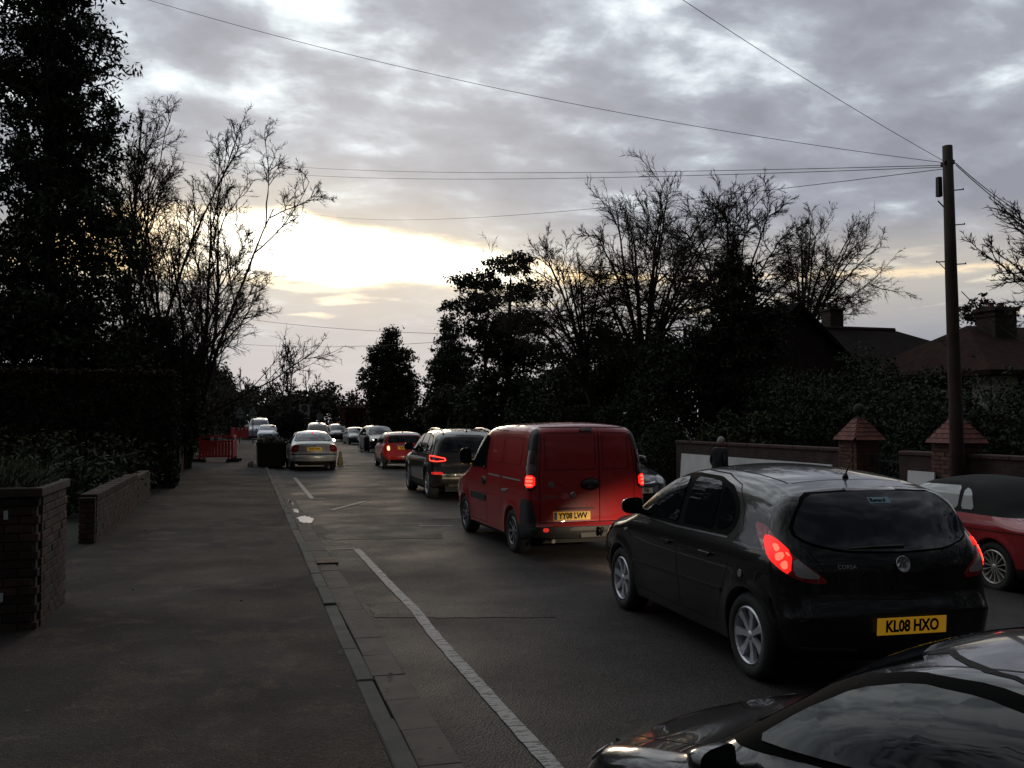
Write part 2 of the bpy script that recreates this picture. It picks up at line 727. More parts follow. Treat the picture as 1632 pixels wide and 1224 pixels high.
        F = [(2 * i, 2 * i + 1, 2 * i + 3, 2 * i + 2) for i in range(len(q) - 1) if all(ok[2 * i:2 * i + 4])]
        V = [v or Vector((0, 0, 0.5)) for v in V]
        if F:
            return mk(name, V, F, m, parent or self.root)

    def hit(self, view, a, b):
        o, d = self.view(view)(a, b)
        h = self.bvh.ray_cast(o, d)
        n = h[1] if h[1].dot(d) < 0 else -h[1]
        return h[0], n

    def at(self, view, a, b, off=0.0):
        """matrix on the shell: local z outwards, local y up, local x to the right as seen from outside"""
        p, n = self.hit(view, a, b)
        y = (Vector((0, 0, 1)) - n * n.z)
        y = y.normalized() if y.length > 1e-3 else Vector((0, 1, 0))
        x = y.cross(n).normalized()
        M = Matrix((x, y, n)).transposed().to_4x4()
        M.translation = p + n * off
        return M

    def fix(self, name, mb, m, view, a, b, parent=None, off=0.0, smooth=False, bevel=0.0, flatten=False):
        o = mb.build(name, m, parent or self.root, smooth)
        if bevel:
            soft(o, bevel, 2)
        o.matrix_local = self.at(view, a, b, off)
        return o

    def plate(self, text, view, z, x=0.0, front=False, blue=True, w=0.52, off=0.012, lit=True):
        pm = mat('plate_white', (0.60, 0.60, 0.55), 0.4) if front else \
            (mat('plate_yellow_glow', (0.80, 0.46, 0.03), 0.4, emit=(0.9, 0.45, 0.03), strength=0.16) if lit else mat('plate_yellow_unlit', (0.78, 0.48, 0.05), 0.4))  # emission on the plate stands in for plate lamps and retro-reflection
        h = 0.112
        M = self.at(view, x, z, off)
        p = mk('number_plate', *flat_box(w, h, 0.008), pm, self.root)
        p.matrix_local = M
        if text:
            t = text_mesh('plate_lettering', text, 0.108, mat('plate_black', (0.006, 0.006, 0.006), 0.9, spec=0.1), p, Matrix.Translation((0.012 if blue else 0, -0.002, 0.0055)), 0.80 * w / 0.52, bold=0.0035)
        if blue:
            bl = mk('plate_band', *flat_box(0.04, h - 0.012, 0.003), mat('plate_blue', (0.02, 0.05, 0.25), 0.4), p)
            bl.location = (-w / 2 + 0.026, 0, 0.0055)
        return p

    def wheels(self, style, rim_m, tread=None, wd=0.20):
        S = self.s
        rim = rim_mesh(S['R'], wd, style, rim_m)
        tyre = tyre_mesh(S['R'], wd, style)
        x = tread or (self.W / 2 - wd / 2 - 0.025)
        for sw in S['axles']:
            for sg in (-1, 1):
                e = empty('wheel', (sg * x, self.L / 2 - sw, S['R']), 0 if sg < 0 else math.pi, self.root)
                inst('tyre', tyre, e)
                inst('rim', rim, e, rot=(random.uniform(0, 6), 0, 0))
        hw = self.W / 2 - wd - 0.10
        zt = S['R'] + S['ra'] - 0.02
        u = MB().box((0, 0, (0.19 + zt) / 2), (2 * hw, self.L - 0.55, zt - 0.19))
        a0, a1 = min(S['axles']) + S['ra'], max(S['axles']) - S['ra']
        u.box((0, self.L / 2 - (a0 + a1) / 2, 0.30), (self.W - 0.2, a1 - a0, 0.22))
        u.build('underbody', mat('underbody_black', (0.008, 0.008, 0.008), 0.8), self.root)

    def mirror(self, sg, s, z, m, size=(0.19, 0.10, 0.14), glass=True):
        v = 'L' if sg < 0 else 'R'
        p, n = self.hit(v, s, z)
        w, d, h = size
        V, F = [], []
        N, K = 14, 7
        for k in range(K + 1):                              # a rounded wedge, flat face to the rear
            t = k / K
            y = d * (t - 0.35)
            r = (1.0 - max(0, t - 0.15)**2 * 1.05) if k < K else 0.30
            for i in range(N):
                a = 2 * math.pi * i / N
                ca, sa = math.cos(a), math.sin(a)
                x = math.copysign(abs(ca)**0.6, ca) * w / 2 * r
                z = math.copysign(abs(sa)**0.6, sa) * h / 2 * r * (1.0 - 0.14 * ca * sg)
                V.append((x, y, z))
        for k in range(K):
            for i in range(N):
                F.append((k * N + i, k * N + (i + 1) % N, (k + 1) * N + (i + 1) % N, (k + 1) * N + i))
        F += [tuple(range(N - 1, -1, -1)), tuple(K * N + i for i in range(N))]
        o = mk('door_mirror', V, F, m, self.root, True)
        o.data.set_sharp_from_angle(angle=R(50))
        o.location = p + Vector((sg * (w * 0.5 + 0.025), 0.0, h * 0.42))
        gl = mk('mirror_glass', [(q[0] * 0.86, -d * 0.35 - 0.003, q[2] * 0.86) for q in V[:N]], [tuple(range(N))], GLASS, o)
        k = MB().tube([p + Vector((-sg * 0.03, 0.01, -0.01)), p + Vector((sg * 0.05, 0, h * 0.2))], [0.032, 0.028], 8)
        k.build('mirror_arm', m, self.root, True)


def bm_geom(bm):
    return bm.verts[:] + bm.edges[:] + bm.faces[:]


def flat_box(w, h, t):
    x, y, z = w / 2, h / 2, t / 2
    V = [(-x, -y, -z), (x, -y, -z), (x, y, -z), (-x, y, -z), (-x, -y, z), (x, -y, z), (x, y, z), (-x, y, z)]
    return V, [(3, 2, 1, 0), (4, 5, 6, 7), (0, 1, 5, 4), (1, 2, 6, 5), (2, 3, 7, 6), (3, 0, 4, 7)]


_cache = {}


def tyre_mesh(Rw, wd, style):
    k = ('tyre', Rw, wd, style)
    if k not in _cache:
        rr = Rw * (0.66 if style != 'steel' else 0.62)
        h = wd / 2
        pr = [(rr, h), (rr, -h + 0.015), (rr + 0.01, -h - 0.004), (rr + (Rw - rr) * 0.5, -h - 0.014), (Rw - 0.03, -h - 0.004), (Rw - 0.006, -h + 0.025),
              (Rw, -h + 0.05), (Rw, h - 0.05), (Rw - 0.03, h), (rr, h)]
        _cache[k] = MB().lathe(pr, 40, 'X', cap=False).mesh('tyre', mat('tyre_rubber', (0.014, 0.014, 0.014), 0.8), True)
    return _cache[k]


def rim_mesh(Rw, wd, style, m):
    k = ('rim', Rw, wd, style, m.name)
    if k in _cache:
        return _cache[k]
    rr = Rw * (0.67 if style != 'steel' else 0.63)
    h = wd / 2
    b = MB()
    b.lathe([(rr, -h + 0.004), (rr - 0.012, -h - 0.006), (rr - 0.022, -h + 0.006), (rr - 0.03, -h + 0.06), (rr - 0.03, h - 0.02), (rr, h - 0.01)], 36, 'X', cap=False)
    nb = len(b.f)
    # dark dish behind the spokes
    b.lathe([(0.0, -h + 0.085), (rr - 0.028, -h + 0.085)], 24, 'X', cap=False)
    nd = len(b.f)
    n = {'double': 7, 'multi': 14, 'five': 5, 'steel': 8}.get(style, 5)
    hub = rr * (0.17 if style != 'steel' else 0.3)
    b.lathe([(hub * 1.1, -h + 0.05), (hub, -h + 0.012), (hub * 0.6, -h + 0.004), (0.0, -h + 0.002)], 18, 'X')
    for i in range(n):
        a = 2 * math.pi * i / n
        wid = {'double': 0.58, 'multi': 0.17, 'five': 0.42, 'steel': 0.40}[style] * rr
        prof = [(hub * 0.6, 0.28 * wid, 0.012), (rr * 0.55, 0.34 * wid, 0.012), (rr - 0.018, 0.55 * wid, 0.0)]
        V = []
        for rad, w2, dp in prof:
            for sg in (-1, 1):
                for dx in (-h + dp, -h + dp + 0.03):
                    y, z = rad, sg * w2 * 0.5
                    V.append((dx, y * math.cos(a) - z * math.sin(a), y * math.sin(a) + z * math.cos(a)))
        F = []
        for q in range(2):
            o = q * 4
            F += [(o, o + 4, o + 6, o + 2), (o + 1, o + 3, o + 7, o + 5), (o, o + 1, o + 5, o + 4), (o + 2, o + 6, o + 7, o + 3)]
        b.add(V, F)
    me = newmesh('rim', b.v, b.f, False)
    me.materials.append(m)
    me.materials.append(mat('brake_dark', (0.01, 0.01, 0.011), 0.6))
    for i in range(nb, nd):
        me.polygons[i].material_index = 1
    _cache[k] = me
    return me


def headlamp_spot(car, x, z, watts, size=46, col=(1.0, 0.86, 0.62), down=2.0, yaw=0.0):
    """the car's own lit headlamp, just ahead of the lens"""
    l = bpy.data.lights.new('headlamp_beam', 'SPOT')
    l.energy = watts
    l.spot_size = R(size)
    l.spot_blend = 0.7
    l.color = col
    l.shadow_soft_size = 0.05
    o = bpy.data.objects.new('headlamp_beam', l)
    link(o, car.root)
    p, n = car.hit('F', x, z)
    o.location = p + Vector((0, 0.06, 0))
    o.rotation_euler = (R(90 - down), 0, R(yaw))
    return o


# ------------------------------------------------------------------ vehicle materials
def paint(name, col, metal=0.0, rough=0.28, dirt=0.25):
    """clear-coated paint with a thin uneven film of road dirt low down on the panels"""
    if name in MATS:
        return MATS[name]
    m = mat(name, col, rough, metal, coat=1.0)
    t = m.node_tree
    q = NG(t)
    b = t.nodes['Principled BSDF']
    vec = q.n('ShaderNodeTexCoord').outputs['Object']
    f = q.noise(vec, 3.0, 6, 0.65)
    b.inputs['Coat Roughness'].default_value = 0.03
    q.put(b.inputs['Coat Roughness'], q.lin(f, 0.35, 0.75, 0.02, 0.02 + 0.16 * dirt))
    q.put(b.inputs['Base Color'], q.mix(q.lin(f, 0.45, 0.8, 0, 0.22 * dirt), (*col, 1), (0.06, 0.055, 0.05, 1)))
    return m


PLATE_BLACK = mat('plate_black', (0.006, 0.006, 0.006), 0.9, spec=0.1)
GLASS = mat('car_glass', (0.006, 0.008, 0.009), 0.03, ior=1.62, spec=0.6)
GLASSD = mat('privacy_glass', (0.003, 0.004, 0.008), 0.05, ior=1.5)
TRIM = mat('black_trim', (0.006, 0.006, 0.006), 0.42)
SEAL = mat('window_rubber', (0.003, 0.003, 0.003), 0.85, spec=0.08)
GAP = mat('shut_line', (0.002, 0.002, 0.002), 0.9)
CHROME = mat('chrome', (0.62, 0.62, 0.64), 0.12, 1.0)
ALLOY = mat('alloy', (0.58, 0.59, 0.64), 0.36, 0.6)
LENS_R = mat('red_lens', (0.30, 0.008, 0.010), 0.08, coat=1.0)
LENS_W = mat('clear_lens', (0.34, 0.30, 0.31), 0.08, coat=1.0)
LENS_D = mat('dark_lens', (0.05, 0.010, 0.012), 0.08, coat=1.0)
LIT_R = mat('lit_red_lamp', (0.5, 0.02, 0.01), 0.2, emit=(1.0, 0.014, 0.011), strength=1.25)
LIT_RH = mat('lit_red_bulb', (0.5, 0.02, 0.01), 0.2, emit=(1.0, 0.085, 0.05), strength=2.6)
LIT_O = mat('lit_orange_lamp', (0.6, 0.15, 0.03), 0.2, emit=(1.0, 0.42, 0.12), strength=2.0)
HEAD = mat('headlamp_lens', (0.30, 0.31, 0.33), 0.08, 0.3, coat=1.0)
HEAD_ON = mat('lit_headlamp', (0.6, 0.6, 0.5), 0.1, emit=(1.0, 0.80, 0.50), strength=2.5)

# ================================================================== the vehicles
def both(car, fn):
    for v in ('L', 'R'):
        fn(v)


def side_glass(car, panes, border=True, m=None):
    for pts in panes:
        for v in ('L', 'R'):
            if border:
                c = (sum(p[0] for p in pts) / len(pts), sum(p[1] for p in pts) / len(pts))
                big = [(c[0] + (p[0] - c[0]) * 1.05 + (0.012 if p[0] > c[0] else -0.012), c[1] + (p[1] - c[1]) * 1.06 + (0.01 if p[1] > c[1] else -0.01)) for p in pts]
                car.panel('window_seal', v, big, SEAL, off=0.003)
            car.panel('side_window', v, pts, m or GLASS, off=0.007)


def handles(car, ss, z, m):
    for s in ss:
        for v in ('L', 'R'):
            b = MB().box((0, 0, 0.018), (0.19, 0.028, 0.022))
            car.fix('door_handle', b, m, v, s, z, bevel=0.008)
            car.panel('handle_recess', v, [(s - 0.07, z - 0.03), (s + 0.07, z - 0.03), (s + 0.07, z + 0.03), (s - 0.07, z + 0.03)], GAP, off=0.0015)


def wiper(car, z, x0, x1, m):
    p0, n0 = car.hit('B', x0, z)
    p1, n1 = car.hit('B', x1, z - 0.01)
    q0, k0 = car.hit('B', x0, z - 0.02)
    b = MB().tube([p0 + n0 * 0.02, p0.lerp(p1, 0.5) + n0 * 0.03, p1 + n1 * 0.02], [0.014, 0.011, 0.006], 6)
    b.build('rear_wiper', m, car.root, True)


def aerial(car, s, h=0.22, lean=0.10, m=None):
    p, n = car.hit('T', 0, s)
    b = MB().tube([p - n * 0.01, p + Vector((0, 0, 0.03))], [0.028, 0.015], 8).tube([p + Vector((0, 0, 0.02)), p + Vector((0, -lean, h))], [0.007, 0.003], 6)
    b.build('roof_aerial', m or TRIM, car.root, True)


# ------------------------------------------------------------------ black hatchback, nearest in the queue
HATCH = dict(L=4.0, W=1.72, R=0.312, ra=0.345, sill=0.21, axles=(0.83, 3.34), belt=(0.93, 1.02), shz=0.16, sh=0.045, tum=0.33, low=0.07,
             af=0.10, ar=0.07, sf=1.0, sr=0.9, flare=0.016,
             prof=[(0.16, 0.20, 0.16, 0.10), (0.05, 0.27, 0.24, 0.11), (0.0, 0.44, 0.26, 0.12), (0.035, 0.63, 0.24, 0.10), (0.16, 0.76, 0.20, 0.08), (0.48, 0.91, 0.16, 0.05),
                   (0.92, 1.00, 0.13, 0.04), (1.06, 1.06, 0.12, 0.05), (1.38, 1.25, 0.12, 0.05), (1.76, 1.415, 0.13, 0.045), (2.12, 1.478, 0.14, 0.04), (2.55, 1.488, 0.14, 0.04),
                   (3.0, 1.46, 0.14, 0.04), (3.42, 1.40, 0.14, 0.045), (3.60, 1.352, 0.13, 0.05), (3.655, 1.315, 0.14, 0.055), (3.80, 1.12, 0.20, 0.075), (3.885, 1.00, 0.22, 0.085),
                   (3.93, 0.90, 0.22, 0.09), (3.955, 0.74, 0.22, 0.09), (3.965, 0.66, 0.20, 0.09), (4.0, 0.58, 0.18, 0.09), (4.0, 0.42, 0.18, 0.09), (3.96, 0.29, 0.16, 0.09), (3.88, 0.22, 0.14, 0.08)])


def black_hatch():
    c = Car('hatchback', HATCH, (4.36, 7.30, 0), R(-1.8), 'black five-door hatchback with lit rear lamps and plate KL08 HXO', 'car', step=0.022)
    P = paint('black_paint', (0.0018, 0.0018, 0.002), 0.0, 0.3, 0.2)
    P.node_tree.nodes['Principled BSDF'].inputs['Specular IOR Level'].default_value = 0.2
    c.paint([('body', P, lambda p: True)])
    panes = [[(1.19, 1.0), (1.50, 1.20), (1.80, 1.338), (2.06, 1.372), (2.10, 1.0)],
             [(2.21, 1.0), (2.19, 1.377), (2.55, 1.37), (2.69, 1.352), (2.76, 1.01)],
             [(2.80, 1.01), (2.735, 1.34), (2.86, 1.30), (2.98, 1.22), (3.05, 1.12), (2.99, 1.04)]]
    for v in ('L', 'R'):
        c.panel('window_surround', v, [(1.08, 0.975), (1.42, 1.205), (1.78, 1.368), (2.10, 1.408), (2.58, 1.400), (2.88, 1.342), (3.06, 1.22), (3.11, 1.10), (3.03, 0.985), (2.1, 0.968)], SEAL, off=0.003, rounds=1, cell=0.04)
        for pts in panes:
            c.panel('side_window', v, pts, GLASS, off=0.007, cell=0.045)
        c.seam('sill_chrome', v, [(1.10, 0.965), (2.1, 0.955), (3.03, 0.972)], mat('dark_chrome', (0.25, 0.25, 0.26), 0.2, 0.9), 0.014, off=0.004)
        c.seam('door_shut_line', v, [(1.13, 0.95), (1.10, 0.72), (1.20, 0.36), (1.26, 0.30), (2.14, 0.29), (2.15, 0.6), (2.15, 0.95)], GAP)
        c.seam('door_shut_line', v, [(2.155, 0.95), (2.155, 0.3), (2.80, 0.30), (2.93, 0.52), (3.08, 0.78), (3.12, 0.96)], GAP)
        c.seam('roof_seam', v, [(1.75, 1.395), (2.15, 1.435), (2.62, 1.425), (2.95, 1.36), (3.15, 1.2), (3.20, 1.05), (3.12, 0.96)], GAP, 0.006)
        c.panel('side_moulding', v, [(1.16, 0.52), (2.95, 0.555), (2.95, 0.585), (1.16, 0.55)], TRIM, off=0.008, rounds=0)
        c.panel('tail_lamp', 'B' + v, [(-0.40, 1.125), (-0.28, 1.115), (-0.10, 0.96), (0.06, 0.845), (0.16, 0.755), (0.05, 0.755), (-0.08, 0.80), (-0.22, 0.885), (-0.33, 1.0)], LENS_R, off=0.012, cell=0.03)
        c.panel('reverse_lens', 'B' + v, [(-0.06, 0.93), (0.035, 0.855), (0.115, 0.785), (0.0, 0.79), (-0.055, 0.815)], LENS_W, off=0.016, cell=0.03)
        c.panel('lit_lamp', 'B' + v, [(-0.30, 1.05), (-0.21, 1.045), (-0.07, 0.95), (-0.072, 0.805), (-0.16, 0.85), (-0.25, 0.92)], LIT_R, off=0.015, cell=0.03)
        for pts in ([(-0.215, 0.995), (-0.18, 1.0), (-0.15, 0.965), (-0.185, 0.945)], [(-0.19, 0.93), (-0.135, 0.955), (-0.115, 0.92), (-0.165, 0.885)], [(-0.145, 0.88), (-0.10, 0.905), (-0.09, 0.85), (-0.125, 0.84)], [(-0.115, 0.955), (-0.09, 0.94), (-0.085, 0.925), (-0.11, 0.935)]):
            c.panel('lamp_bulb', 'B' + v, pts, LIT_RH, off=0.019, rounds=1)
        c.panel('head_lamp', 'F' + v, [(-0.42, 0.84), (-0.2, 0.82), (0.10, 0.72), (0.20, 0.60), (0.05, 0.60), (-0.2, 0.66), (-0.38, 0.76)], HEAD, off=0.01, cell=0.04)
        c.panel('side_indicator', v, [(0.98, 0.80), (1.04, 0.80), (1.04, 0.825), (0.98, 0.825)], LENS_W, off=0.008)
        c.panel('fuel_flap' if v == 'R' else 'rear_bumper_joint', v, [(3.10, 0.70), (3.20, 0.70), (3.20, 0.80), (3.10, 0.80)] if v == 'R' else [(3.69, 0.64), (3.70, 0.64), (3.80, 0.72), (3.79, 0.72)], GAP, off=0.002)
        c.seam('bumper_seam', 'B' + v, [(-0.30, 0.72), (-0.12, 0.70), (0.1, 0.665)], GAP, 0.008)
        c.mirror(-1 if v == 'L' else 1, 1.32, 1.0, P, (0.20, 0.12, 0.15))
    for s, z in ((3.30, 0.745),):
        c.fix('round_cap', MB().lathe([(0.0, 0.006), (0.026, 0.006), (0.03, 0.0)], 16), mat('grey_cap', (0.16, 0.16, 0.16), 0.5), 'L', s - 0.02, z, off=0.004)
    handles(c, (1.96, 2.72), 0.815, P)
    # tailgate
    c.panel('rear_window_edge', 'B', [(-0.53, 1.335), (0, 1.365), (0.53, 1.335), (0.64, 1.22), (0.715, 1.075), (0.62, 1.0), (0.40, 0.955), (0, 0.945), (-0.40, 0.955), (-0.62, 1.0), (-0.715, 1.075), (-0.64, 1.22)], SEAL, off=0.004, cell=0.05)
    c.panel('rear_window', 'B', [(-0.51, 1.322), (0, 1.35), (0.51, 1.322), (0.625, 1.21), (0.698, 1.077), (0.605, 1.010), (0.39, 0.967), (0, 0.957), (-0.39, 0.967), (-0.605, 1.010), (-0.698, 1.077), (-0.625, 1.21)], mat('rear_glass_blue', (0.010, 0.014, 0.024), 0.06, ior=1.55), off=0.009, cell=0.05)
    c.panel('high_brake_lamp', 'B', [(-0.20, 1.345), (0.20, 1.345), (0.20, 1.362), (-0.20, 1.362)], LENS_D, off=0.010, rounds=0)
    st = c.panel('window_sticker', 'B', [(-0.085, 1.262), (0.085, 1.262), (0.085, 1.30), (-0.085, 1.30)], mat('sticker_blue', (0.22, 0.36, 0.42), 0.5), off=0.012, rounds=0)
    text_mesh('sticker_lettering', 'Renard', 0.042, mat('plate_black'), st, c.at('B', -0.015, 1.281, 0.014))
    wiper(c, 0.985, 0.03, -0.36, TRIM)
    c.seam('tailgate_line', 'B', [(-0.66, 1.0), (-0.56, 0.86), (-0.52, 0.73), (-0.40, 0.66), (0.0, 0.645), (0.40, 0.66), (0.52, 0.73), (0.56, 0.86), (0.66, 1.0)], GAP, 0.008)
    c.panel('boot_handle', 'B', [(-0.10, 0.70), (0.10, 0.70), (0.09, 0.74), (-0.09, 0.74)], TRIM, off=0.012)
    em = MB().lathe([(0.045, 0.0), (0.052, 0.004), (0.058, 0.01), (0.052, 0.013), (0.046, 0.008)], 28)
    e = c.fix('badge_ring', em, CHROME, 'B', 0.0, 0.875, off=0.003, smooth=True)
    gm = MB().lathe([(0.0, 0.004), (0.045, 0.002)], 20)
    gm.build('badge_disc', TRIM, e)
    gr = MB().box((-0.012, 0.016, 0.008), (0.02, 0.026, 0.006)).box((0.012, -0.002, 0.008), (0.016, 0.045, 0.006), rz=0.5).box((-0.010, -0.014, 0.008), (0.045, 0.011, 0.006), rz=-0.3).box((0.02, 0.020, 0.008), (0.026, 0.010, 0.006), rz=0.9).box((-0.024, -0.002, 0.008), (0.012, 0.03, 0.006), rz=-0.5)
    gr.build('badge_emblem', CHROME, e)
    text_mesh('model_lettering', 'CORSA', 0.038, CHROME, c.root, c.at('B', -0.40, 0.865, 0.003), 1.05)
    text_mesh('trim_lettering', 'V', 0.03, CHROME, c.root, c.at('B', 0.46, 0.865, 0.003), 1.2)
    c.panel('plate_recess', 'B', [(-0.33, 0.41), (0.33, 0.41), (0.35, 0.56), (-0.35, 0.56)], TRIM, off=0.003, rounds=0)
    c.plate('KL08 HXO', 'B', 0.485, blue=False, off=0.02)
    c.panel('bumper_strip', 'B', [(-0.72, 0.325), (-0.36, 0.315), (-0.36, 0.33), (-0.72, 0.342)], mat('grey_strip', (0.05, 0.05, 0.05), 0.4), off=0.006, rounds=0)
    c.panel('bumper_strip', 'B', [(0.36, 0.315), (0.72, 0.325), (0.72, 0.342), (0.36, 0.33)], mat('grey_strip'), off=0.006, rounds=0)
    c.panel('windscreen', 'F', [(-0.60, 1.08), (0.60, 1.08), (0.47, 1.38), (-0.47, 1.38)], GLASS, off=0.005)
    c.panel('grille', 'F', [(-0.42, 0.34), (0.42, 0.34), (0.46, 0.48), (-0.46, 0.48)], TRIM, off=0.006)
    aerial(c, 3.30, 0.17, 0.09)
    c.seam('roof_rail_line', 'T', [(-0.46, 1.9), (-0.50, 2.6), (-0.48, 3.3)], GAP, 0.010)
    c.seam('roof_rail_line', 'T', [(0.46, 1.9), (0.50, 2.6), (0.48, 3.3)], GAP, 0.010)
    c.seam('spoiler_line', 'T', [(-0.46, 3.32), (0, 3.36), (0.46, 3.32)], GAP, 0.008)
    c.wheels('double', ALLOY, wd=0.195)
    headlamp_spot(c, 0.50, 0.66, 330, 84, (1, 0.78, 0.56), 31.0, yaw=-8)
    headlamp_spot(c, -0.50, 0.66, 10, 50, (1, 0.84, 0.62), 27.0)
    return c


# ------------------------------------------------------------------ red panel van
VAN = dict(L=4.25, W=1.72, R=0.315, ra=0.355, sill=0.25, axles=(0.87, 3.45), belt=(1.05, 1.08), shz=0.2, sh=0.012, tum=0.115, low=0.035, af=0.10, ar=0.015, sf=1.0, sr=0.6, flare=0.014,
           cuts=[((0, 0, 0.44), (0, 0, 1)), ((0, -1.42, 0), (0, 1, 0)), ((0, 1.55, 0), (0, 1, 0))],
           prof=[(0.12, 0.24, 0.16, 0.08), (0.02, 0.32, 0.24, 0.1), (0.0, 0.5, 0.25, 0.1), (0.03, 0.72, 0.24, 0.09), (0.16, 0.88, 0.18, 0.07), (0.55, 1.02, 0.15, 0.05), (0.92, 1.10, 0.12, 0.04),
                 (1.05, 1.17, 0.12, 0.05), (1.36, 1.43, 0.12, 0.05), (1.66, 1.66, 0.12, 0.045), (1.90, 1.76, 0.13, 0.04), (2.4, 1.81, 0.13, 0.035), (3.2, 1.825, 0.13, 0.035), (3.85, 1.81, 0.13, 0.035),
                 (4.03, 1.785, 0.13, 0.04), (4.11, 1.72, 0.12, 0.04), (4.15, 1.55, 0.10, 0.035), (4.18, 1.2, 0.09, 0.03), (4.195, 0.9, 0.09, 0.03), (4.20, 0.56, 0.10, 0.03), (4.205, 0.47, 0.12, 0.03), (4.25, 0.455, 0.14, 0.04), (4.25, 0.34, 0.14, 0.04), (4.2, 0.27, 0.12, 0.04)])


def red_van():
    c = Car('panel_van', VAN, (4.41, 13.86, 0), R(1.5), 'red panel van with plate YY08 LWV, brake lamps lit, rear doors closed', 'van', step=0.026)
    P = paint('van_red', (0.38, 0.008, 0.011), 0.0, 0.34, 0.12)
    BP = mat('bumper_plastic', (0.020, 0.020, 0.021), 0.62, var=0.5, vscale=8, col2=(0.035, 0.033, 0.03))
    c.paint([('rear_bumper', BP, lambda p: p.z < 0.44 and p.y < -1.42), ('front_bumper', BP, lambda p: p.z < 0.44 and p.y > 1.55), ('body', P, lambda p: True)])
    for v in ('L', 'R'):
        c.panel('bumper_corner', v, [(3.84, 0.44), (4.10, 0.44), (4.10, 0.80), (3.95, 0.80), (3.86, 0.70)], BP, off=0.009, rounds=0)
        c.panel('bumper_corner', 'B' + v, [(-0.13, 0.44), (0.035, 0.44), (0.035, 0.52), (-0.02, 0.78), (-0.13, 0.80)], BP, off=0.010, rounds=0, cell=0.04)
        c.panel('pillar_black', 'B' + v, [(-0.145, 0.92), (0.03, 0.92), (0.03, 1.70), (-0.06, 1.74), (-0.14, 1.68)], TRIM, off=0.004, cell=0.04)
        c.panel('tail_lamp', 'B' + v, [(-0.135, 0.93), (0.025, 0.93), (0.025, 1.42), (-0.03, 1.46), (-0.12, 1.44)], LENS_D, off=0.012, cell=0.04)
        c.panel('reverse_lens', 'B' + v, [(-0.11, 1.14), (0.012, 1.14), (0.012, 1.27), (-0.11, 1.27)], mat('pink_lens', (0.16, 0.10, 0.11), 0.15, coat=1.0), off=0.016)
        c.panel('lit_lamp', 'B' + v, [(-0.115, 0.955), (0.014, 0.955), (0.014, 1.12), (-0.115, 1.12)], LIT_R, off=0.017, cell=0.03)
        for b in (0.99, 1.04, 1.085):
            c.panel('lamp_bulb', 'B' + v, [(-0.095, b - 0.016), (-0.01, b - 0.016), (-0.01, b + 0.016), (-0.095, b + 0.016)], LIT_RH, off=0.021)
        c.panel('side_window', v, [(1.14, 1.14), (1.44, 1.42), (1.70, 1.60), (2.10, 1.63), (2.14, 1.12)], GLASS, off=0.006)
        c.seam('door_shut_line', v, [(1.10, 1.08), (1.10, 0.75), (1.22, 0.42), (1.28, 0.30), (2.2, 0.30), (2.22, 1.1), (2.17, 1.68), (1.72, 1.66), (1.40, 1.44), (1.10, 1.15)], GAP, 0.009)
        c.seam('slide_rail', v, [(2.30, 1.045), (2.88, 1.04)], mat('rail_grey', (0.30, 0.28, 0.28), 0.4), 0.022, off=0.005)
        c.seam('slide_rail', v, [(3.02, 1.04), (3.86, 1.035)], mat('rail_grey'), 0.022, off=0.005)
        c.seam('door_shut_line', v, [(2.95, 0.30), (2.97, 0.7), (2.97, 1.3), (2.95, 1.70), (2.25, 1.71)], GAP, 0.009)
        c.panel('blank_window', v, [(2.33, 1.24), (2.88, 1.24), (2.88, 1.60), (2.40, 1.615)], P, off=0.004)
        c.seam('blank_edge', v, [(2.33, 1.24), (2.88, 1.24), (2.88, 1.60), (2.40, 1.615), (2.33, 1.24)], GAP, 0.012, off=0.003)
        c.panel('blank_window', v, [(3.04, 1.24), (3.78, 1.24), (3.74, 1.60), (3.04, 1.61)], P, off=0.004)
        c.seam('blank_edge', v, [(3.04, 1.24), (3.78, 1.24), (3.74, 1.60), (3.04, 1.61), (3.04, 1.24)], GAP, 0.012, off=0.003)
        c.panel('side_moulding', v, [(1.30, 0.62), (2.16, 0.62), (2.16, 0.73), (1.30, 0.73)], BP, off=0.012)
        c.panel('rear_handle', v, [(3.02, 0.84), (3.28, 0.855), (3.28, 0.89), (3.02, 0.875)], mat('rail_grey'), off=0.014)
        c.fix('door_handle', MB().lathe([(0.0, 0.02), (0.05, 0.018), (0.07, 0.0)], 12, sx=1.5), TRIM, v, 2.06, 0.93)
        c.panel('head_lamp', 'F' + v, [(-0.42, 0.90), (-0.1, 0.86), (0.12, 0.78), (0.14, 0.62), (-0.1, 0.62), (-0.34, 0.70)], HEAD, off=0.008, cell=0.05)
        c.mirror(-1 if v == 'L' else 1, 1.30, 1.17, TRIM, (0.20, 0.13, 0.26))
        c.panel('rear_reflector', 'B', [(x * (1 if v == 'R' else -1), z) for x, z in ((0.58, 0.375), (0.655, 0.375), (0.655, 0.425), (0.58, 0.425))], mat('reflector_red_glow', (0.55, 0.02, 0.02), 0.15, emit=(1, 0.05, 0.03), strength=0.5), off=0.010)  # emission paints the light a plain reflector would return
    xd = 0.165
    c.seam('rear_door_line', 'B', [(xd, 0.50), (xd, 1.74)], GAP, 0.012)
    c.seam('rear_door_line', 'B', [(-0.70, 0.49), (0.70, 0.49)], GAP, 0.012)
    c.seam('rear_door_line', 'B', [(-0.68, 0.50), (-0.69, 1.2), (-0.63, 1.755), (0.63, 1.755), (0.69, 1.2), (0.68, 0.50)], GAP, 0.010)
    for x0, x1 in ((-0.60, 0.11), (0.22, 0.60)):                # panel fields, their crease shade painted as darker red strips
        for z0, z1 in ((1.19, 1.68),):
            c.seam('crease_shade', 'B', [(x0, z0), (x0, z1), (x1, z1), (x1, z0), (x0, z0)], mat('van_red_crease', (0.12, 0.005, 0.007), 0.45), 0.012)
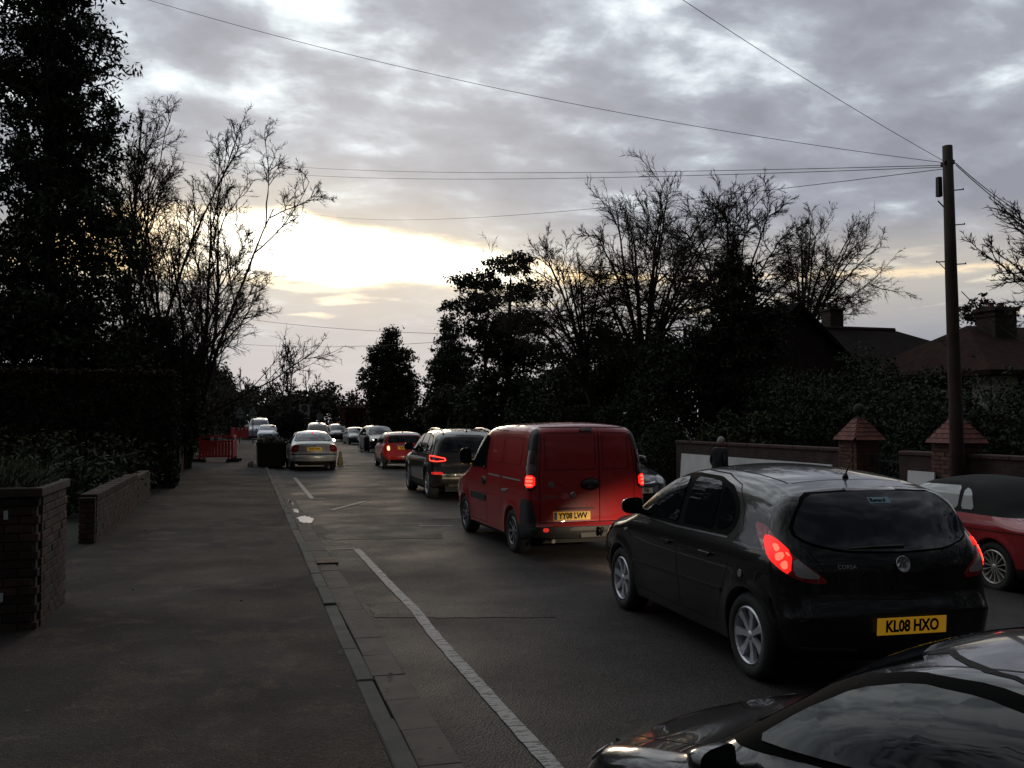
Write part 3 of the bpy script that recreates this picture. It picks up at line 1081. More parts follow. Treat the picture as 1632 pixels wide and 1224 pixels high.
    c.panel('high_brake_lamp', 'B', [(-0.10, 1.70), (0.09, 1.70), (0.08, 1.745), (-0.09, 1.745)], LENS_D, off=0.02)
    c.fix('rear_door_handle', MB().lathe([(0.0, 0.045), (0.08, 0.04), (0.115, 0.0)], 16, sx=1.25, sy=0.72), TRIM, 'B', 0.03, 0.99, smooth=True)
    c.fix('rear_badge', MB().lathe([(0.0, 0.012), (0.035, 0.012), (0.042, 0.0)], 20), mat('badge_grey', (0.25, 0.20, 0.20), 0.35, 0.5), 'B', -0.52, 0.99)
    c.fix('door_lock', MB().lathe([(0.0, 0.02), (0.03, 0.02), (0.045, 0.0)], 14), mat('badge_grey'), 'B', -0.22, 0.85)
    text_mesh('model_lettering', 'DOBLO', 0.055, mat('badge_grey'), c.root, c.at('B', -0.53, 0.83, 0.003), 1.1)
    c.panel('plate_lamp_bar', 'B', [(-0.46, 0.655), (0.08, 0.655), (0.08, 0.685), (-0.46, 0.685)], mat('van_red_crease'), off=0.02, rounds=0)
    c.plate('YY08 LWV', 'B', 0.575, x=-0.24, blue=True, off=0.012)
    c.panel('windscreen', 'F', [(-0.64, 1.20), (0.64, 1.20), (0.56, 1.66), (-0.56, 1.66)], GLASS, off=0.005)
    c.panel('bumper_step', 'B', [(-0.30, 0.385), (0.46, 0.385), (0.42, 0.43), (-0.26, 0.43)], mat('bumper_edge', (0.04, 0.038, 0.034), 0.5), off=0.010, rounds=0)
    t = MB().tube([(0.12, -2.05, 0.36), (0.12, -2.22, 0.33), (0.12, -2.25, 0.38)], 0.022, 8).lathe([(0.0, -0.03), (0.025, -0.02), (0.028, 0.0), (0.02, 0.022), (0.0, 0.028)], 12, c=(0.12, -2.25, 0.41))
    t.box((0.12, -2.10, 0.32), (0.5, 0.06, 0.06))
    t.build('tow_bar', TRIM, c.root)
    MB().tube([(-0.52, -1.8, 0.27), (-0.52, -2.13, 0.25)], 0.028, 10).build('exhaust_pipe', mat('exhaust_steel', (0.2, 0.18, 0.16), 0.5, 0.8), c.root)
    c.wheels('steel', mat('hubcap_grey', (0.22, 0.22, 0.23), 0.45, 0.5), wd=0.19)
    headlamp_spot(c, 0.5, 0.74, 220, 40, (1, 0.84, 0.62), 14.0)
    headlamp_spot(c, -0.5, 0.74, 220, 40, (1, 0.84, 0.62), 14.0)
    return c


# ------------------------------------------------------------------ dark estate car with roof rails
SUV = dict(L=4.63, W=1.89, R=0.37, ra=0.42, sill=0.27, axles=(0.92, 3.73), belt=(1.02, 1.10), shz=0.2, sh=0.045, tum=0.34, low=0.07, af=0.10, ar=0.08, sf=1.1, sr=1.0, flare=0.02,
           cuts=[((0, 0, 0.40), (0, 0, 1))],
           prof=[(0.15, 0.24, 0.2, 0.1), (0.03, 0.34, 0.26, 0.12), (0.0, 0.6, 0.28, 0.12), (0.04, 0.82, 0.24, 0.1), (0.2, 0.95, 0.18, 0.07), (0.7, 1.06, 0.15, 0.05), (1.25, 1.12, 0.13, 0.05),
                 (1.6, 1.36, 0.13, 0.05), (1.98, 1.56, 0.14, 0.045), (2.4, 1.635, 0.15, 0.04), (3.0, 1.65, 0.15, 0.04), (3.6, 1.62, 0.15, 0.04), (4.05, 1.55, 0.15, 0.05), (4.16, 1.50, 0.16, 0.06), (4.38, 1.22, 0.2, 0.08),
                 (4.49, 1.05, 0.22, 0.1), (4.545, 0.9, 0.22, 0.1), (4.57, 0.76, 0.22, 0.1), (4.62, 0.68, 0.2, 0.1), (4.63, 0.5, 0.2, 0.1), (4.58, 0.34, 0.18, 0.1), (4.45, 0.27, 0.16, 0.1)])


def dark_suv():
    c = Car('estate_car', SUV, (5.12, 23.25, 0), R(-0.5), 'dark tall estate car with silver roof rails and glowing outline tail lamps', 'car', step=0.03)
    P = paint('dark_brown_paint', (0.020, 0.016, 0.014), 0.4, 0.28, 0.4)
    c.paint([('lower_trim', mat('suv_lower', (0.030, 0.027, 0.024), 0.45), lambda p: p.z < 0.40), ('body', P, lambda p: True)])
    panes = [[(1.42, 1.10), (1.72, 1.33), (2.02, 1.475), (2.42, 1.53), (2.46, 1.10)], [(2.56, 1.10), (2.54, 1.53), (3.22, 1.515), (3.36, 1.12)], [(3.43, 1.13), (3.32, 1.50), (3.70, 1.45), (3.98, 1.22), (3.90, 1.15)]]
    side_glass(c, panes)
    for v in ('L', 'R'):
        sg = -1 if v == 'L' else 1
        c.seam('window_chrome', v, [(1.36, 1.06), (2.5, 1.062), (3.98, 1.115)], CHROME, 0.016, off=0.006)
        c.seam('door_shut_line', v, [(1.36, 1.03), (1.35, 0.6), (1.48, 0.38), (2.46, 0.38), (2.5, 1.05)], GAP, 0.009)
        c.seam('door_shut_line', v, [(2.5, 0.38), (3.1, 0.4), (3.32, 0.7), (3.42, 1.05)], GAP, 0.009)
        c.panel('tail_lamp', 'B' + v, [(-0.42, 1.05), (-0.2, 1.04), (0.10, 0.985), (0.13, 0.90), (-0.06, 0.875), (-0.34, 0.90)], LENS_D, off=0.010, cell=0.04)
        out = [(-0.37, 1.025), (-0.16, 1.015), (0.08, 0.965), (0.105, 0.915), (-0.06, 0.895), (-0.31, 0.92), (-0.37, 1.025)]
        for i in range(len(out) - 1):
            c.seam('lamp_tube', 'B' + v, [out[i], out[i + 1]], LIT_R, 0.030, off=0.020)
            c.seam('lamp_core', 'B' + v, [out[i], out[i + 1]], LIT_RH, 0.011, off=0.024)
        c.panel('bumper_lamp', 'B' + v, [(-0.24, 0.60), (0.10, 0.60), (0.10, 0.655), (-0.24, 0.655)], mat('red_lens_glow', (0.4, 0.01, 0.01), 0.15, emit=(1, 0.03, 0.02), strength=0.45), off=0.012)
        c.panel('head_lamp', 'F' + v, [(-0.40, 0.92), (0, 0.88), (0.2, 0.80), (0.2, 0.70), (-0.2, 0.72)], HEAD, off=0.008, cell=0.05)
        c.panel('arch_trim', v, [(c.s['axles'][1] + 0.45 * math.cos(a), 0.37 + 0.45 * math.sin(a)) for a in np.linspace(0.1, 3.04, 16)] + [(c.s['axles'][1] + 0.425 * math.cos(a), 0.37 + 0.425 * math.sin(a)) for a in np.linspace(3.04, 0.1, 16)], mat('suv_lower'), off=0.006, rounds=0)
        pts = []
        for s in (1.95, 2.1, 2.5, 3.0, 3.5, 3.9, 4.02):
            p, n = c.hit('T', sg * 0.58, s)
            pts.append(p + Vector((0, 0, 0.0 if s in (1.95, 4.02) else 0.05)))
        MB().tube(pts, 0.018, 8).build('roof_rail', CHROME, c.root, True)
        c.mirror(sg, 1.62, 1.10, P, (0.24, 0.13, 0.19))
    c.panel('rear_window', 'B', [(-0.58, 1.45), (0.58, 1.45), (0.73, 1.20), (0.74, 1.12), (-0.74, 1.12), (-0.73, 1.20)], GLASSD, off=0.006)
    c.panel('spoiler_lamp', 'B', [(-0.3, 1.495), (0.3, 1.495), (0.3, 1.51), (-0.3, 1.51)], LENS_D, off=0.008, rounds=0)
    c.seam('tailgate_line', 'B', [(-0.78, 1.10), (-0.72, 0.74), (0.72, 0.74), (0.78, 1.10)], GAP, 0.01)
    c.plate('MX08 KZV', 'B', 0.90, blue=True, off=0.012)
    for i in range(4):
        c.fix('badge_ring', MB().lathe([(0.030, 0.0), (0.034, 0.006), (0.038, 0.0)], 18), CHROME, 'B', -0.075 + 0.05 * i, 1.035, off=0.006)
    text_mesh('model_lettering', 'Q5', 0.05, CHROME, c.root, c.at('B', -0.56, 0.80, 0.004), 1.3)
    c.panel('bumper_bright', 'B', [(-0.72, 0.50), (0.72, 0.50), (0.70, 0.545), (-0.70, 0.545)], mat('skid_silver', (0.30, 0.27, 0.22), 0.3, 0.6), off=0.012, rounds=0)
    c.panel('bumper_bright', 'B', [(-0.55, 0.33), (0.55, 0.33), (0.55, 0.365), (-0.55, 0.365)], mat('skid_silver'), off=0.012, rounds=0)
    c.panel('windscreen', 'F', [(-0.66, 1.17), (0.66, 1.17), (0.54, 1.54), (-0.54, 1.54)], GLASS, off=0.005)
    wiper(c, 1.14, 0.05, -0.45, TRIM)
    aerial(c, 3.9, 0.12, 0.05)
    c.wheels('five', ALLOY, wd=0.235)
    headlamp_spot(c, 0.55, 0.82, 450, 34, (1, 0.86, 0.64), 12)
    headlamp_spot(c, -0.55, 0.82, 450, 34, (1, 0.86, 0.64), 12, yaw=4)
    return c


# ------------------------------------------------------------------ small red car with a white roof
MINI = dict(L=3.63, W=1.69, R=0.30, ra=0.33, sill=0.20, axles=(0.70, 3.17), belt=(0.93, 0.95), shz=0.18, sh=0.05, tum=0.24, low=0.06, af=0.10, ar=0.10, sf=0.8, sr=0.7, flare=0.02,
            cuts=[((0, 0, 1.265), (0, 0.02, 1)), ((0, 0, 0.36), (0, 0, 1))],
            prof=[(0.12, 0.2, 0.2, 0.1), (0.02, 0.3, 0.26, 0.12), (0.0, 0.48, 0.28, 0.14), (0.05, 0.70, 0.26, 0.12), (0.2, 0.85, 0.2, 0.08), (0.8, 0.97, 0.15, 0.05), (1.0, 1.01, 0.12, 0.05), (1.3, 1.22, 0.12, 0.05), (1.52, 1.35, 0.13, 0.05),
                  (1.9, 1.405, 0.14, 0.04), (2.6, 1.405, 0.14, 0.04), (3.1, 1.37, 0.14, 0.05), (3.2, 1.33, 0.15, 0.06), (3.42, 1.05, 0.22, 0.1), (3.5, 0.93, 0.24, 0.12), (3.55, 0.78, 0.26, 0.12), (3.60, 0.6, 0.26, 0.12), (3.63, 0.45, 0.24, 0.12), (3.58, 0.3, 0.2, 0.12), (3.5, 0.22, 0.16, 0.1)])


def small_red():
    c = Car('small_hatchback', MINI, (5.95, 37.0, 0), R(-2), 'small bright red hatchback with white roof and lit round-cornered lamps', 'car', step=0.035)
    P = paint('mini_red', (0.52, 0.018, 0.016), 0.0, 0.3, 0.2)
    c.paint([('lower_trim', TRIM, lambda p: p.z < 0.36), ('roof', paint('roof_white', (0.70, 0.72, 0.74), 0.0, 0.3, 0.1), lambda p: p.z + 0.02 * p.y > 1.265), ('body', P, lambda p: True)])
    for v in ('L', 'R'):
        c.panel('window_surround', v, [(1.10, 0.97), (1.40, 1.20), (1.62, 1.30), (3.10, 1.29), (3.30, 0.98)], TRIM, off=0.004)
        c.panel('side_window', v, [(1.2, 0.99), (1.45, 1.19), (1.66, 1.28), (2.15, 1.285), (2.15, 0.99)], GLASS, off=0.008)
        c.panel('side_window', v, [(2.23, 0.99), (2.23, 1.285), (2.95, 1.27), (3.10, 1.0)], GLASS, off=0.008)
        sg = -1 if v == 'L' else 1
        c.panel('tail_lamp', 'B', [(sg * x, z) for x, z in ((0.53, 0.66), (0.66, 0.67), (0.685, 0.88), (0.60, 0.91), (0.53, 0.88))], LENS_R, off=0.014, cell=0.04)
        c.panel('lit_lamp', 'B', [(sg * x, z) for x, z in ((0.55, 0.69), (0.645, 0.70), (0.66, 0.85), (0.60, 0.88), (0.55, 0.86))], LIT_O, off=0.02)
        c.panel('lamp_bulb', 'B', [(sg * x, z) for x, z in ((0.575, 0.75), (0.625, 0.75), (0.625, 0.82), (0.575, 0.82))], HEAD_ON, off=0.024)
        c.panel('head_lamp', 'F', [(sg * (0.55 + 0.11 * math.cos(a)), 0.70 + 0.13 * math.sin(a)) for a in np.linspace(0, 5.7, 12)], HEAD, off=0.012)
        c.mirror(sg, 1.25, 0.99, TRIM, (0.18, 0.12, 0.14))
        c.seam('door_shut_line', v, [(1.12, 0.95), (1.10, 0.4), (2.16, 0.36), (2.2, 0.95)], GAP)
    c.panel('rear_window', 'B', [(-0.55, 1.265), (0.55, 1.265), (0.64, 1.0), (-0.64, 1.0)], GLASSD, off=0.007)
    c.seam('chrome_strip', 'B', [(-0.30, 0.885), (0.30, 0.885)], CHROME, 0.035, off=0.02)
    c.plate('HD02 FXA', 'B', 0.80, blue=False, off=0.014)
    c.panel('plate_recess', 'B', [(-0.30, 0.72), (0.30, 0.72), (0.31, 0.90), (-0.31, 0.90)], mat('mini_red'), off=0.004)
    c.panel('bumper_lamp', 'B', [(0.28, 0.60), (0.32, 0.60), (0.32, 0.66), (0.28, 0.66)], LENS_W, off=0.012)
    c.panel('bumper_lamp', 'B', [(-0.10, 0.38), (0.20, 0.38), (0.20, 0.42), (-0.10, 0.42)], mat('exhaust_steel', (0.2, 0.18, 0.16), 0.5, 0.8), off=0.012)
    c.panel('windscreen', 'F', [(-0.6, 1.03), (0.6, 1.03), (0.5, 1.31), (-0.5, 1.31)], GLASS, off=0.006)
    aerial(c, 2.9, 0.16, 0.05)
    c.wheels('five', ALLOY, wd=0.18)
    return c


# ------------------------------------------------------------------ silver saloon parked at the kerb
SALOON = dict(L=4.68, W=1.745, R=0.31, ra=0.345, sill=0.21, axles=(0.88, 3.58), belt=(0.90, 0.95), shz=0.2, sh=0.05, tum=0.42, low=0.06, af=0.10, ar=0.09, sf=1.1, sr=1.0, flare=0.012,
              cuts=[((0, 0, 0.36), (0, 0, 1))],
              prof=[(0.15, 0.2, 0.2, 0.1), (0.03, 0.28, 0.26, 0.12), (0.0, 0.46, 0.28, 0.13), (0.05, 0.64, 0.24, 0.1), (0.25, 0.78, 0.18, 0.07), (0.8, 0.89, 0.14, 0.05), (1.25, 0.95, 0.12, 0.05), (1.6, 1.16, 0.12, 0.05), (1.98, 1.36, 0.13, 0.05),
                    (2.3, 1.44, 0.14, 0.04), (2.7, 1.46, 0.15, 0.04), (3.2, 1.42, 0.15, 0.045), (3.6, 1.30, 0.15, 0.05), (4.0, 1.09, 0.14, 0.05), (4.12, 1.045, 0.13, 0.05), (4.4, 1.02, 0.14, 0.05), (4.56, 1.01, 0.14, 0.06), (4.6, 0.97, 0.18, 0.09), (4.62, 0.8, 0.2, 0.1), (4.63, 0.63, 0.2, 0.1),
                    (4.68, 0.57, 0.2, 0.1), (4.68, 0.42, 0.2, 0.1), (4.63, 0.28, 0.18, 0.1), (4.5, 0.22, 0.16, 0.1)])


def silver_saloon():
    c = Car('saloon_car', SALOON, (2.48, 37.1, 0), R(0), 'silver saloon car parked at the kerb with its yellow plate facing', 'car', step=0.035)
    P = paint('silver_paint', (0.55, 0.55, 0.53), 0.35, 0.35, 0.2)
    c.paint([('lower_trim', mat('dark_skirt', (0.03, 0.03, 0.03), 0.6), lambda p: p.z < 0.36), ('body', P, lambda p: True)])
    side_glass(c, [[(1.42, 0.98), (1.72, 1.16), (2.02, 1.30), (2.42, 1.375), (2.46, 0.98)], [(2.56, 0.98), (2.54, 1.38), (3.0, 1.365), (3.40, 1.24), (3.62, 1.06), (3.5, 1.0)]])
    for v in ('L', 'R'):
        sg = -1 if v == 'L' else 1
        c.panel('tail_lamp', 'B' + v, [(-0.24, 0.955), (0.0, 0.95), (0.115, 0.94), (0.115, 0.70), (-0.02, 0.69), (-0.24, 0.72)], LENS_R, off=0.010, cell=0.04)
        c.panel('reverse_lens', 'B' + v, [(-0.05, 0.79), (0.09, 0.785), (0.09, 0.86), (-0.05, 0.865)], mat('pale_red_lens', (0.34, 0.09, 0.08), 0.1, coat=1.0), off=0.014, cell=0.04)
        c.mirror(sg, 1.6, 0.99, P, (0.2, 0.13, 0.15))
        c.seam('door_shut_line', v, [(1.4, 0.93), (1.4, 0.4), (2.48, 0.36), (2.5, 0.95)], GAP)
        c.panel('head_lamp', 'F' + v, [(-0.34, 0.74), (0, 0.72), (0.2, 0.68), (0.2, 0.58), (-0.3, 0.62)], HEAD, off=0.008, cell=0.05)
    c.panel('window_seal', 'B', [(-0.575, 1.35), (0.575, 1.35), (0.70, 1.075), (-0.70, 1.075)], TRIM, off=0.004)
    c.panel('rear_window', 'B', [(-0.54, 1.335), (0.54, 1.335), (0.665, 1.09), (-0.665, 1.09)], mat('saloon_glass', (0.03, 0.035, 0.035), 0.05, ior=1.7), off=0.008)
    c.panel('high_brake_lamp', 'B', [(-0.025, 1.365), (0.025, 1.365), (0.025, 1.39), (-0.025, 1.39)], LIT_R, off=0.02)
    c.panel('plate_recess', 'B', [(-0.46, 0.70), (0.46, 0.70), (0.50, 0.90), (-0.50, 0.90)], mat('silver_recess', (0.40, 0.40, 0.38), 0.4, 0.2), off=0.003)
    c.plate('KX03 FWN', 'B', 0.80, blue=False, off=0.012)
    c.fix('boot_badge', MB().lathe([(0.033, 0.0), (0.04, 0.006), (0.045, 0.0)], 20), CHROME, 'B', 0.0, 0.935, off=0.006)
    c.seam('boot_line', 'B', [(-0.58, 1.0), (-0.50, 0.64), (0.50, 0.64), (0.58, 1.0)], GAP, 0.01)
    c.panel('bumper_strip', 'B', [(-0.82, 0.585), (0.82, 0.585), (0.82, 0.615), (-0.82, 0.615)], TRIM, off=0.012, rounds=0)
    c.panel('windscreen', 'F', [(-0.64, 1.0), (0.64, 1.0), (0.52, 1.38), (-0.52, 1.38)], GLASS, off=0.006)
    aerial(c, 3.3, 0.10, 0.05)
    c.wheels('five', ALLOY, wd=0.2)
    return c


# ------------------------------------------------------------------ cars that face the camera
FRONTS = dict(
    hatch=dict(L=4.2, W=1.75, R=0.315, ra=0.35, sill=0.22, axles=(0.9, 3.5), belt=(0.92, 1.0), tum=0.34, flare=0.014,
               prof=[(0.18, 0.2, 0.2, 0.12), (0.04, 0.28, 0.3, 0.15), (0.0, 0.46, 0.3, 0.17), (0.06, 0.66, 0.28, 0.15), (0.22, 0.78, 0.22, 0.1), (0.62, 0.91, 0.16, 0.06), (1.05, 1.0, 0.13, 0.05), (1.45, 1.22, 0.13, 0.06), (1.85, 1.40, 0.14, 0.05), (2.3, 1.47, 0.15, 0.04), (3.2, 1.43, 0.15, 0.04), (3.75, 1.33, 0.16, 0.05), (4.0, 1.0, 0.2, 0.08), (4.15, 0.8, 0.22, 0.1), (4.2, 0.5, 0.2, 0.1), (4.1, 0.25, 0.18, 0.1)]),
    mpv=dict(L=4.45, W=1.80, R=0.325, ra=0.365, sill=0.23, axles=(0.9, 3.6), belt=(0.98, 1.04), tum=0.28, flare=0.014,
             prof=[(0.18, 0.2, 0.2, 0.12), (0.03, 0.3, 0.3, 0.14), (0.0, 0.5, 0.3, 0.15), (0.06, 0.74, 0.28, 0.12), (0.24, 0.87, 0.2, 0.08), (0.7, 1.0, 0.15, 0.06), (1.0, 1.08, 0.13, 0.06), (1.45, 1.38, 0.13, 0.06), (1.85, 1.58, 0.14, 0.05), (2.4, 1.66, 0.15, 0.04), (3.5, 1.62, 0.15, 0.04), (4.1, 1.50, 0.16, 0.05), (4.35, 1.05, 0.2, 0.08), (4.45, 0.7, 0.2, 0.1), (4.42, 0.4, 0.2, 0.1), (4.3, 0.25, 0.18, 0.1)]),
    van=dict(L=4.9, W=1.92, R=0.34, ra=0.38, sill=0.28, axles=(0.95, 4.0), belt=(1.2, 1.2), tum=0.10, flare=0.01, ar=0.02,
             prof=[(0.12, 0.26, 0.2, 0.1), (0.02, 0.36, 0.26, 0.12), (0.0, 0.6, 0.28, 0.12), (0.05, 0.9, 0.24, 0.1), (0.2, 1.05, 0.18, 0.08), (0.75, 1.24, 0.14, 0.06), (1.0, 1.36, 0.14, 0.07), (1.4, 1.74, 0.14, 0.06), (1.7, 1.93, 0.15, 0.05), (2.2, 1.98, 0.15, 0.04), (4.6, 1.97, 0.15, 0.04), (4.78, 1.9, 0.14, 0.04), (4.85, 1.2, 0.1, 0.04), (4.9, 0.5, 0.12, 0.04), (4.85, 0.3, 0.12, 0.04)]))


def front_car(name, kind, loc, heading, label, col, metal=0.3, plate=None, group=None, glass=None, grille_m=None, step=0.05, cat='car', lit=False):
    S = FRONTS[kind]
    c = Car(name, S, loc, heading, label, cat, group, step)
    c.paint([('body', paint('paint_' + '_'.join('%d' % (x * 1000) for x in col), col, metal, 0.28, 0.3), lambda p: True)])
    gl = glass or GLASS
    pr = S['prof']
    i0 = {'hatch': 6, 'mpv': 6, 'van': 6}[kind]
    zc, zt = pr[i0][1], pr[i0 + 2][1]
    wt = S['W'] / 2
    k = wt - 0.17
    tt = S['tum'] * (zt - zc)
    c.panel('windscreen', 'F', [(-k - 0.03, zc + 0.05), (k + 0.03, zc + 0.05), (k - tt, zt - 0.035), (-k + tt, zt - 0.035)], gl, off=0.006)
    s0, s1, L = pr[i0][0] + 0.12, pr[i0 + 2][0] + 0.12, S['L']
    zb = S['belt'][1] + 0.02
    panes = [[(s0 + 0.1, zb), (s1, zt - 0.07), (L * 0.53, zt - 0.05), (L * 0.53, zb)]]
    if kind != 'van':
        panes.append([(L * 0.55, zb), (L * 0.55, zt - 0.05), (L * 0.72, zt - 0.07), (L * 0.83, zb + 0.14), (L * 0.80, zb)])
    for v in ('L', 'R'):
        for p in panes:
            c.panel('side_window', v, p, gl, off=0.006)
        hz = {'hatch': 0.70, 'mpv': 0.78, 'van': 0.92}[kind]
        c.panel('head_lamp', 'F' + v, [(-0.36, hz + 0.10), (-0.12, hz + 0.085), (0.10, hz + 0.02), (0.13, hz - 0.08), (-0.05, hz - 0.11), (-0.26, hz - 0.06)], HEAD_ON if lit else HEAD, off=0.010, cell=0.05)
        c.mirror(-1 if v == 'L' else 1, s0 + 0.25, zb + 0.01, mat('paint_' + '_'.join('%d' % (x * 1000) for x in col)), (0.2, 0.13, 0.16))
        c.seam('door_shut_line', v, [(s0 - 0.02, zb), (s0, 0.5), (s0 + 0.1, 0.36), (L * 0.54, 0.34), (L * 0.54, zb)], GAP, 0.01)
    gz = {'hatch': 0.62, 'mpv': 0.66, 'van': 0.78}[kind]
    c.panel('grille', 'F', [(-0.36, gz - 0.05), (0.36, gz - 0.05), (0.42, gz + 0.05), (-0.42, gz + 0.05)], TRIM, off=0.008)
    c.seam('grille_bar', 'F', [(-0.40, gz + 0.03), (-0.08, gz + 0.005), (0.08, gz + 0.005), (0.40, gz + 0.03)], grille_m or CHROME, 0.024, off=0.016)
    c.panel('lower_grille', 'F', [(-0.5, 0.27), (0.5, 0.27), (0.55, 0.38), (-0.55, 0.38)], TRIM, off=0.008)
    if plate:
        c.plate(plate, 'F', gz - 0.13, front=True, blue=False, off=0.016)
    c.wheels('five', ALLOY, wd=0.19)
    return c


# ------------------------------------------------------------------ red convertible on the far side
CABRIO = dict(L=4.43, W=1.71, R=0.31, ra=0.345, sill=0.21, axles=(0.76, 3.46), belt=(0.86, 0.92), shz=0.16, sh=0.05, tum=0.40, low=0.05, af=0.09, ar=0.08, sf=1.1, sr=1.0, flare=0.014,
              cuts=[((0, 0, 0.925), (0, -0.012, 1)), ((0, 0, 0.34), (0, 0, 1)), ((0, 1.1, 0), (0, 1, 0)), ((0, -1.56, 0), (0, 1, 0))],
              prof=[(0.15, 0.2, 0.16, 0.08), (0.02, 0.3, 0.2, 0.1), (0.0, 0.46, 0.2, 0.1), (0.03, 0.62, 0.18, 0.08), (0.2, 0.74, 0.14, 0.05), (0.9, 0.87, 0.13, 0.04), (1.38, 0.92, 0.12, 0.04), (1.68, 1.12, 0.12, 0.05), (2.0, 1.28, 0.13, 0.05),
                    (2.3, 1.34, 0.14, 0.05), (2.75, 1.345, 0.15, 0.05), (3.15, 1.29, 0.15, 0.05), (3.45, 1.13, 0.15, 0.05), (3.66, 0.96, 0.13, 0.04), (3.75, 0.935, 0.13, 0.04), (4.2, 0.91, 0.13, 0.04), (4.33, 0.89, 0.14, 0.05), (4.37, 0.8, 0.16, 0.07), (4.38, 0.6, 0.16, 0.08), (4.43, 0.54, 0.16, 0.08), (4.42, 0.36, 0.16, 0.08), (4.3, 0.24, 0.14, 0.08)])


def convertible():
    c = Car('convertible_car', CABRIO, (9.50, 10.45, -0.22), R(0), 'red convertible with raised black fabric roof, beyond the black hatchback', 'car', step=0.028)
    P = paint('cabrio_red', (0.30, 0.012, 0.018), 0.1, 0.3, 0.3)
    c.paint([('soft_top', mat('roof_fabric', (0.006, 0.006, 0.006), 0.9, bump=0.3, bscale=300), lambda p: p.z - 0.012 * p.y > 0.925 and -1.56 < p.y < 1.1),
             ('lower_trim', mat('cabrio_skirt', (0.02, 0.004, 0.005), 0.5), lambda p: p.z < 0.34), ('body', P, lambda p: True)])
    for v in ('L', 'R'):
        sg = -1 if v == 'L' else 1
        c.panel('side_window', v, [(1.50, 0.955), (1.62, 1.02), (1.92, 1.19), (2.08, 1.225), (2.78, 1.235), (2.84, 0.955)], mat('view_painted_glass', (0.40, 0.42, 0.41), 0.05, ior=1.7), off=0.006)  # opaque pale colour paints the bright view through the glass
        c.panel('quarter_window', v, [(2.90, 0.955), (2.86, 1.22), (2.98, 1.19), (3.12, 0.96)], mat('view_painted_glass'), off=0.006)
        c.seam('waist_line', v, [(0.5, 0.70), (2.2, 0.735), (4.2, 0.745)], GAP, 0.012)
        c.seam('door_shut_line', v, [(1.42, 0.91), (1.42, 0.4), (1.5, 0.3), (2.72, 0.3), (2.80, 0.6), (2.76, 0.91)], GAP, 0.009)
        c.panel('side_moulding', v, [(1.2, 0.50), (2.98, 0.50), (2.98, 0.55), (1.2, 0.55)], TRIM, off=0.010, rounds=0)
        c.panel('tail_lamp', 'B' + v, [(-0.26, 0.82), (0.12, 0.83), (0.12, 0.66), (-0.26, 0.67)], LENS_R, off=0.01, cell=0.05)
        c.panel('head_lamp', 'F' + v, [(-0.2, 0.68), (0.15, 0.69), (0.15, 0.56), (-0.2, 0.56)], HEAD, off=0.008)
        c.mirror(sg, 1.6, 0.93, P, (0.2, 0.13, 0.14))
        c.fix('door_handle', MB().box((0, 0, 0.015), (0.18, 0.03, 0.02)), P, v, 2.56, 0.79, bevel=0.008)
    c.panel('windscreen', 'F', [(-0.62, 0.96), (0.62, 0.96), (0.48, 1.26), (-0.48, 1.26)], mat('view_painted_glass'), off=0.006)
    c.panel('boot_lid_line', 'B', [(-0.3, 0.60), (0.3, 0.60), (0.3, 0.72), (-0.3, 0.72)], TRIM, off=0.004)
    c.wheels('multi', mat('pale_alloy', (0.5, 0.48, 0.44), 0.4, 0.6), wd=0.21)
    return c


# ------------------------------------------------------------------ dark coupe in the near corner
COUPE = dict(L=3.75, W=1.66, R=0.25, ra=0.265, sill=0.15, axles=(0.72, 3.1), belt=(0.70, 0.80), shz=0.10, sh=0.045, tum=0.36, low=0.06, af=0.13, ar=0.08, sf=1.2, sr=0.9, flare=0.012,
             zs=0.545, spine=(0.75, 3.3),
             prof=[(0.18, 0.16, 0.16, 0.12), (0.04, 0.22, 0.24, 0.15), (0.0, 0.33, 0.26, 0.16), (0.07, 0.43, 0.22, 0.12), (0.24, 0.51, 0.16, 0.06), (0.55, 0.595, 0.12, 0.035), (0.92, 0.68, 0.12, 0.04), (1.2, 0.88, 0.13, 0.06), (1.5, 1.08, 0.14, 0.06),
                   (1.78, 1.175, 0.16, 0.055), (2.1, 1.215, 0.17, 0.05), (2.6, 1.20, 0.17, 0.05), (3.05, 1.11, 0.18, 0.06), (3.42, 0.93, 0.2, 0.08), (3.65, 0.78, 0.22, 0.1), (3.72, 0.62, 0.22, 0.12), (3.75, 0.42, 0.22, 0.12), (3.68, 0.24, 0.2, 0.12), (3.55, 0.18, 0.16, 0.1)])


